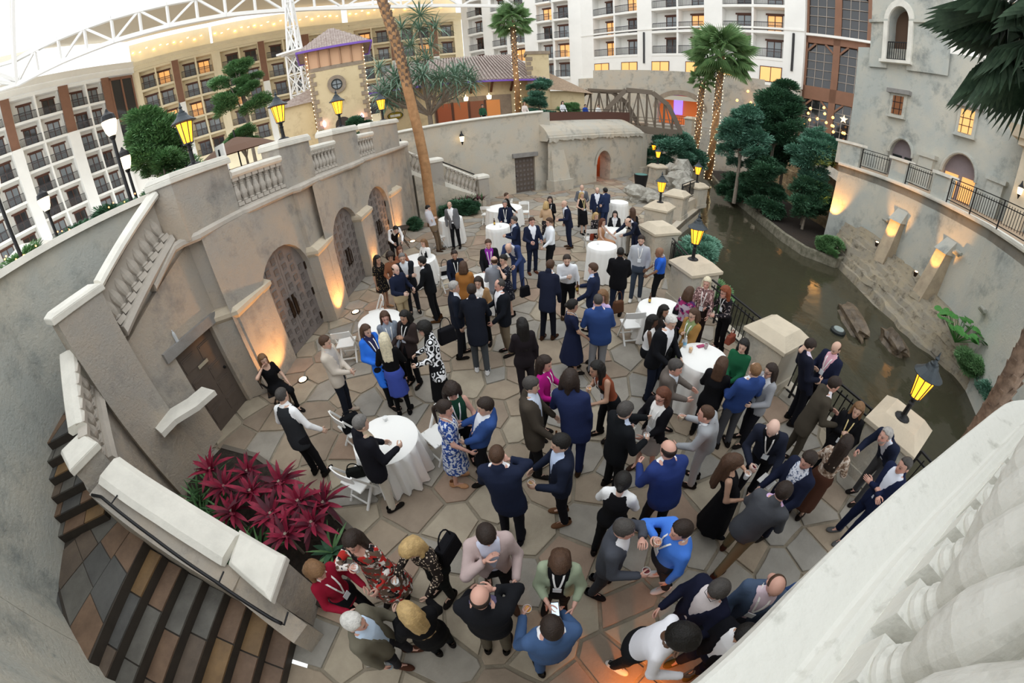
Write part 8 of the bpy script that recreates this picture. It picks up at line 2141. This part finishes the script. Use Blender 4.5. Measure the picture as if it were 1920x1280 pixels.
Q('dark haired man in navy blazer and patterned white shirt, profile left', (3.24,1.88,-1.00,-0.05,0.00,0.00), 'm', 1.78, 'short', 'dark', 'r', J('1d2236', 'print_check', '1d2030', open=.3), (lo_, lo_), hp=20, beard=.5)
Q('bald man in navy jacket with white lanyard looking at a napkin', (3.30,2.56,-0.64,-0.77,-0.25,-0.09), 'm', 1.80, 'bald', 'lgrey', 'p', J('222634', '151518', '151519', open=.2), (lo_, h_), hp=38, lany=True, name='m88')
Q('woman with long brown hair in long black dress holding a glass', (2.53,2.11,0.92,-0.39,-0.23,0.04), 'f', 1.68, 'xlong', 'brown', 't', dict(dress=('131316', .15), sleeve=0, flare=.26, shoe=('flat', '131316')), ('sip', h_), hp=25, name='w89')
Q('dark haired man in grey blazer and khaki trousers striding away', (2.52,1.60,0.90,0.43,0.08,-0.04), 'm', 1.80, 'short', 'dark', 'r', J('4d4f54', 'd0b0d8', '6e6650', shoe=('flat', '3a2018')), (lo_, lo_), stride=.2)
Q('waitress in black vest and white shirt with hair tied back', (1.00,2.08,0.47,0.88,0.00,0.00), 'f', 1.68, 'bun', 'black', 'p', dict(vest='18181b', shirt='efefef', pants=BLK), (lo_, lo_))
Q('grey haired man in grey suit drinking, seen from above', (0.85,1.55,0.90,-0.44,0.00,0.00), 'm', 1.78, 'grey', 'dgrey', 'r', J('4a4d55', 'e9e9ec', '3a3c42', shoe=('flat', '17171a')), ('sip', h_), name='m92')
Q('man in bright blue pullover drinking from a cup', (1.48,1.50,-1.00,-0.00,-0.04,-0.07), 'm', 1.78, 'short', 'dark', 'r', Tp('4a7fdc', '2c2f36', shoe=('flat', 'c9c9cc')), (dn, 'sip'), b=1.15, lany='short', stride=.18, name='m93')
Q('brown haired man in navy suit with hand at his face, back turned', (-0.16,2.40,0.14,0.99,-0.08,0.06), 'm', 1.82, 'crop', 'brown', 'r', J('20273c', 'f2f2f4', '1a1c25', shoe=('flat', '14141a')), (lo_, 'face'), b=1.05)
Q('black haired man in navy suit holding a pale cup, profile left', (0.48,2.63,-1.00,-0.06,0.00,-0.00), 'm', 1.78, 'short', 'black', 'l', J('1f2536', 'c4d4f0', '17181f', shoe=('flat', '6a4a34')), (h_, lo_), name='m95')
Q('dark haired man in pale pink blazer holding a dark bottle', (-0.35,1.64,0.20,-0.98,0.00,0.00), 'm', 1.79, 'short', 'dark', 'r', J('bda9a6', 'c9cde0', '17171a', open=.3, shoe=('flat', '3a2a20')), (h_, 'face'), hp=35, name='m96', stride=.2)
Q('blond woman in red sweater and lanyard at stair foot', (-2.00,1.25,0.94,-0.34,0.00,0.00), 'f', 1.64, 'bob', 'lbrown', 'r', Tp('8e1a30', '17171a', collar=0, untuck=1), (h_, h_), lany=True, hp=30)
Q('dark haired woman in red black and white floral dress sipping wine', (-1.63,1.59,-0.08,-1.00,0.00,0.00), 'f', 1.70, 'long', 'dark', 'r', dict(dress=('print_redfloral', .30), sleeve=2, flare=.28), (h_, 'sip'), name='w98', hp=15)
Q('blond woman in leopard print top with black bag', (-0.99,1.66,-0.57,-0.82,-0.05,-0.11), 'f', 1.66, 'bob', 'blond', 'l', Tp('print_leopard', '1c1e1e', collar=0, untuck=1), (lo_, h_), hp=35, name='w99')
Q('white haired man in olive grey suit holding a water bottle', (-1.47,0.76,1.00,0.01,-0.00,-0.00), 'm', 1.76, 'grey', 'white', 'r', J('6c6759', 'c4d8ee', '2a2a30', shoe=('flat', '4a2e22')), (lo_, dn), name='m100')
Q('woman with long blond hair in black dress seen from above', (-0.98,0.88,-0.61,0.79,0.00,0.00), 'f', 1.67, 'xlong', 'blond', 'l', dict(jacket='131315', shirt='131315', pants=BLK, hem=.66), (h_, lo_))
Q('bald man in black suit raising a hand to his glasses', (-0.39,0.97,0.08,1.00,-0.00,-0.00), 'm', 1.82, 'ring', 'dark', 'r', J('1b1c20', '5a5470', '5c5548'), (lo_, 'face'), b=1.12)
Q('woman in sage green blazer looking down at her phone', (0.29,1.36,-0.18,-0.98,0.00,0.00), 'f', 1.67, 'mid', 'brown', 'r', J('9aa58c', '141416', '141416', jsleeve=1.6, open=.4), (h_, 'phone'), hp=42, lany='short', name='w103')
Q('dark haired man in steel blue suit holding a beer cup', (0.16,0.69,-0.19,0.98,0.00,0.00), 'm', 1.80, 'short', 'dark', 'r', J('465f86', 'f2f2f4', '465f86'), (h_, lo_), b=1.08, name='m104')
Q('man with black curly hair in white shirt bending low', (0.98,0.61,0.82,-0.57,0.12,-0.10), 'm', 1.80, 'afro', 'black', 'd', Tp('ecebf0', '1f2022', shoe=('flat', 'dcdcd8')), (lo_, h_), hp=30)
Q('grey haired man in navy suit and glasses, lower right', (1.59,0.81,-0.97,-0.25,0.00,0.00), 'm', 1.78, 'short', 'dgrey', 'r', J('1a1d30', 'd9d0d0', '1a1d30', open=.2), (lo_, lo_), hp=30, glasses=1, b=1.08)
Q('balding man in slate blue suit beside the white balustrade, looking down', (2.11,0.72,-0.56,-0.83,0.00,0.00), 'm', 1.78, 'ring', 'brown', 'r', J('4a5a72', 'd6c2cc', '3a3f4c', open=.2), (lo_, lo_), hp=40, lany='short')
Q('black haired man in black suit half hidden by balustrade', (1.70,0.38,-0.97,-0.26,0.00,0.00), 'm', 1.76, 'short', 'black', 't', J('14151a', 'eeeef0', '161a2a', shoe=('flat', '5a4a20')), (lo_, lo_), hp=30)
Q('man in blue blazer mostly hidden behind the white balustrade', (2.50,0.47,-1.00,-0.09,0.00,0.00), 'm', 1.74, 'short', 'brown', 'r', J('3a5482', 'e6e6ea', '2c3040'), (lo_, lo_))
for lb, x, y, c, sx, hs, hc, z in (('person in green costume standing on upper terrace behind the back wall', -.9, 26.5, '2f5a44', 'm', 'short', 'dark', 3.6), ('person in white wrap behind back wall near the blue spruce', 1.9, 27.5, 'e6d8d0', 'f', 'bob', 'lbrown', 3.6), ('person in blue shirt leaning on the footbridge', 6.9, 31.4, '2f4fa8', 'm', 'short', 'black', 3.4), ('person in white shirt on the footbridge', 7.9, 31.2, 'ecebe8', 'm', 'short', 'brown', 3.4), ('person with pale top left of the footbridge', 4.6, 28.2, 'd5d6da', 'f', 'mid', 'dark', 3.6)):
    person(lb, x, y, .3, -1, sx, 1.7, (hs, hc), 'l', outfit=Tp(c), arms=(lo_, lo_), z0=z, fine=False)
for nm, side, kind, lb in (('w19', -1, 'beer', 'brown beer bottle held by woman in black sweater'), ('m23', 1, 'beer', 'dark beer bottle held by the young man in navy suit'), ('m24', 1, 'amber', 'cup raised by bearded man in white shirt'), ('m33', 1, 'white', 'white cup held by the ruddy grey haired man'),
    ('m60', 1, 'beer', 'beer bottle held low by man in olive brown suit'), ('w63', 1, 'amber', 'drink held by woman in sleeveless rust top'), ('w64', 1, 'white', 'cup of white wine held by auburn woman in glasses'), ('m65', 1, 'clear', 'clear cup held by the gesturing man in black suit'), ('m66', 1, 'tan', 'cup with straw held by man in pale grey suit'),
    ('m88', 1, 'red', 'dark drink held by bald man with lanyard'), ('w89', -1, 'clear', 'glass held by woman in long black dress'), ('m92', 1, 'red', 'red drink held by grey haired man in grey suit'), ('m93', 1, 'amber', 'cup of pale beer held by man in bright blue pullover'), ('m95', -1, 'tan', 'pale cup of drink held by black haired man in navy'),
    ('m96', -1, 'beer', 'dark beer bottle held by man in pale pink blazer'), ('w98', 1, 'clear', 'wine cup held by woman in red floral dress'), ('w99', 1, 'clear', 'cup held by blond woman in leopard print'), ('m104', -1, 'amber', 'cup of beer held by man in steel blue suit'), ('m100', 1, 'water', 'clear water bottle held by white haired man')):
    p, d, n = hand_world(nm, side)
    if kind == 'beer': bottle(lb, p - Vector((0, 0, .09)))
    elif kind == 'water': water_bottle(lb, p - Vector((0, 0, .16)))
    else: cup(lb, p - Vector((0, 0, .05)), kind)
p, d, n = hand_world('w103', 1); o = MB().box((0, 0, 0), (.075, .15, .01)).o('phone', mat('phone_black', '15161a', rough=.2)); o.location = p + Vector((0, 0, .03)); tag(o, 'smartphone held by woman in sage green blazer', 'phone')
MB().box((0, 0, .004), (.065, .13, .006)).o('phone_screen', mat('screen_glow', 'bcd0e0', emit='bcd0e0', es=.6), o)
p, d, n = hand_world('m88', -1); o = MB().box((0, 0, 0), (.20, .20, .012), .4).o('paper_napkin', WHITE); o.location = p; tag(o, 'white folded napkin held by bald man with lanyard', 'napkin')
for lb, g, rz, d in (('black shoulder bag hanging behind the woman in ring print jacket', (-1.16, 5.69, 1.00), .6, (.36, .16, .30)), ('black bag at the side of the woman in leopard print', (-0.80, 1.73, 0.95), 1.1, (.34, .14, .32)), ('black tote hanging from arm of blond woman at the railing', (4.83, 2.76, 0.75), .9, (.34, .14, .36)), ('small black purse at hip of woman in dotted dress', (0.37, 7.71, 0.75), .5, (.26, .12, .26)), ('brown shoulder bag behind woman in lilac top', (2.16, 6.41, 0.95), .3, (.26, .12, .26))):
    bag(lb, g, rz, '16161a' if 'brown' not in lb else '5a3d2c', d)
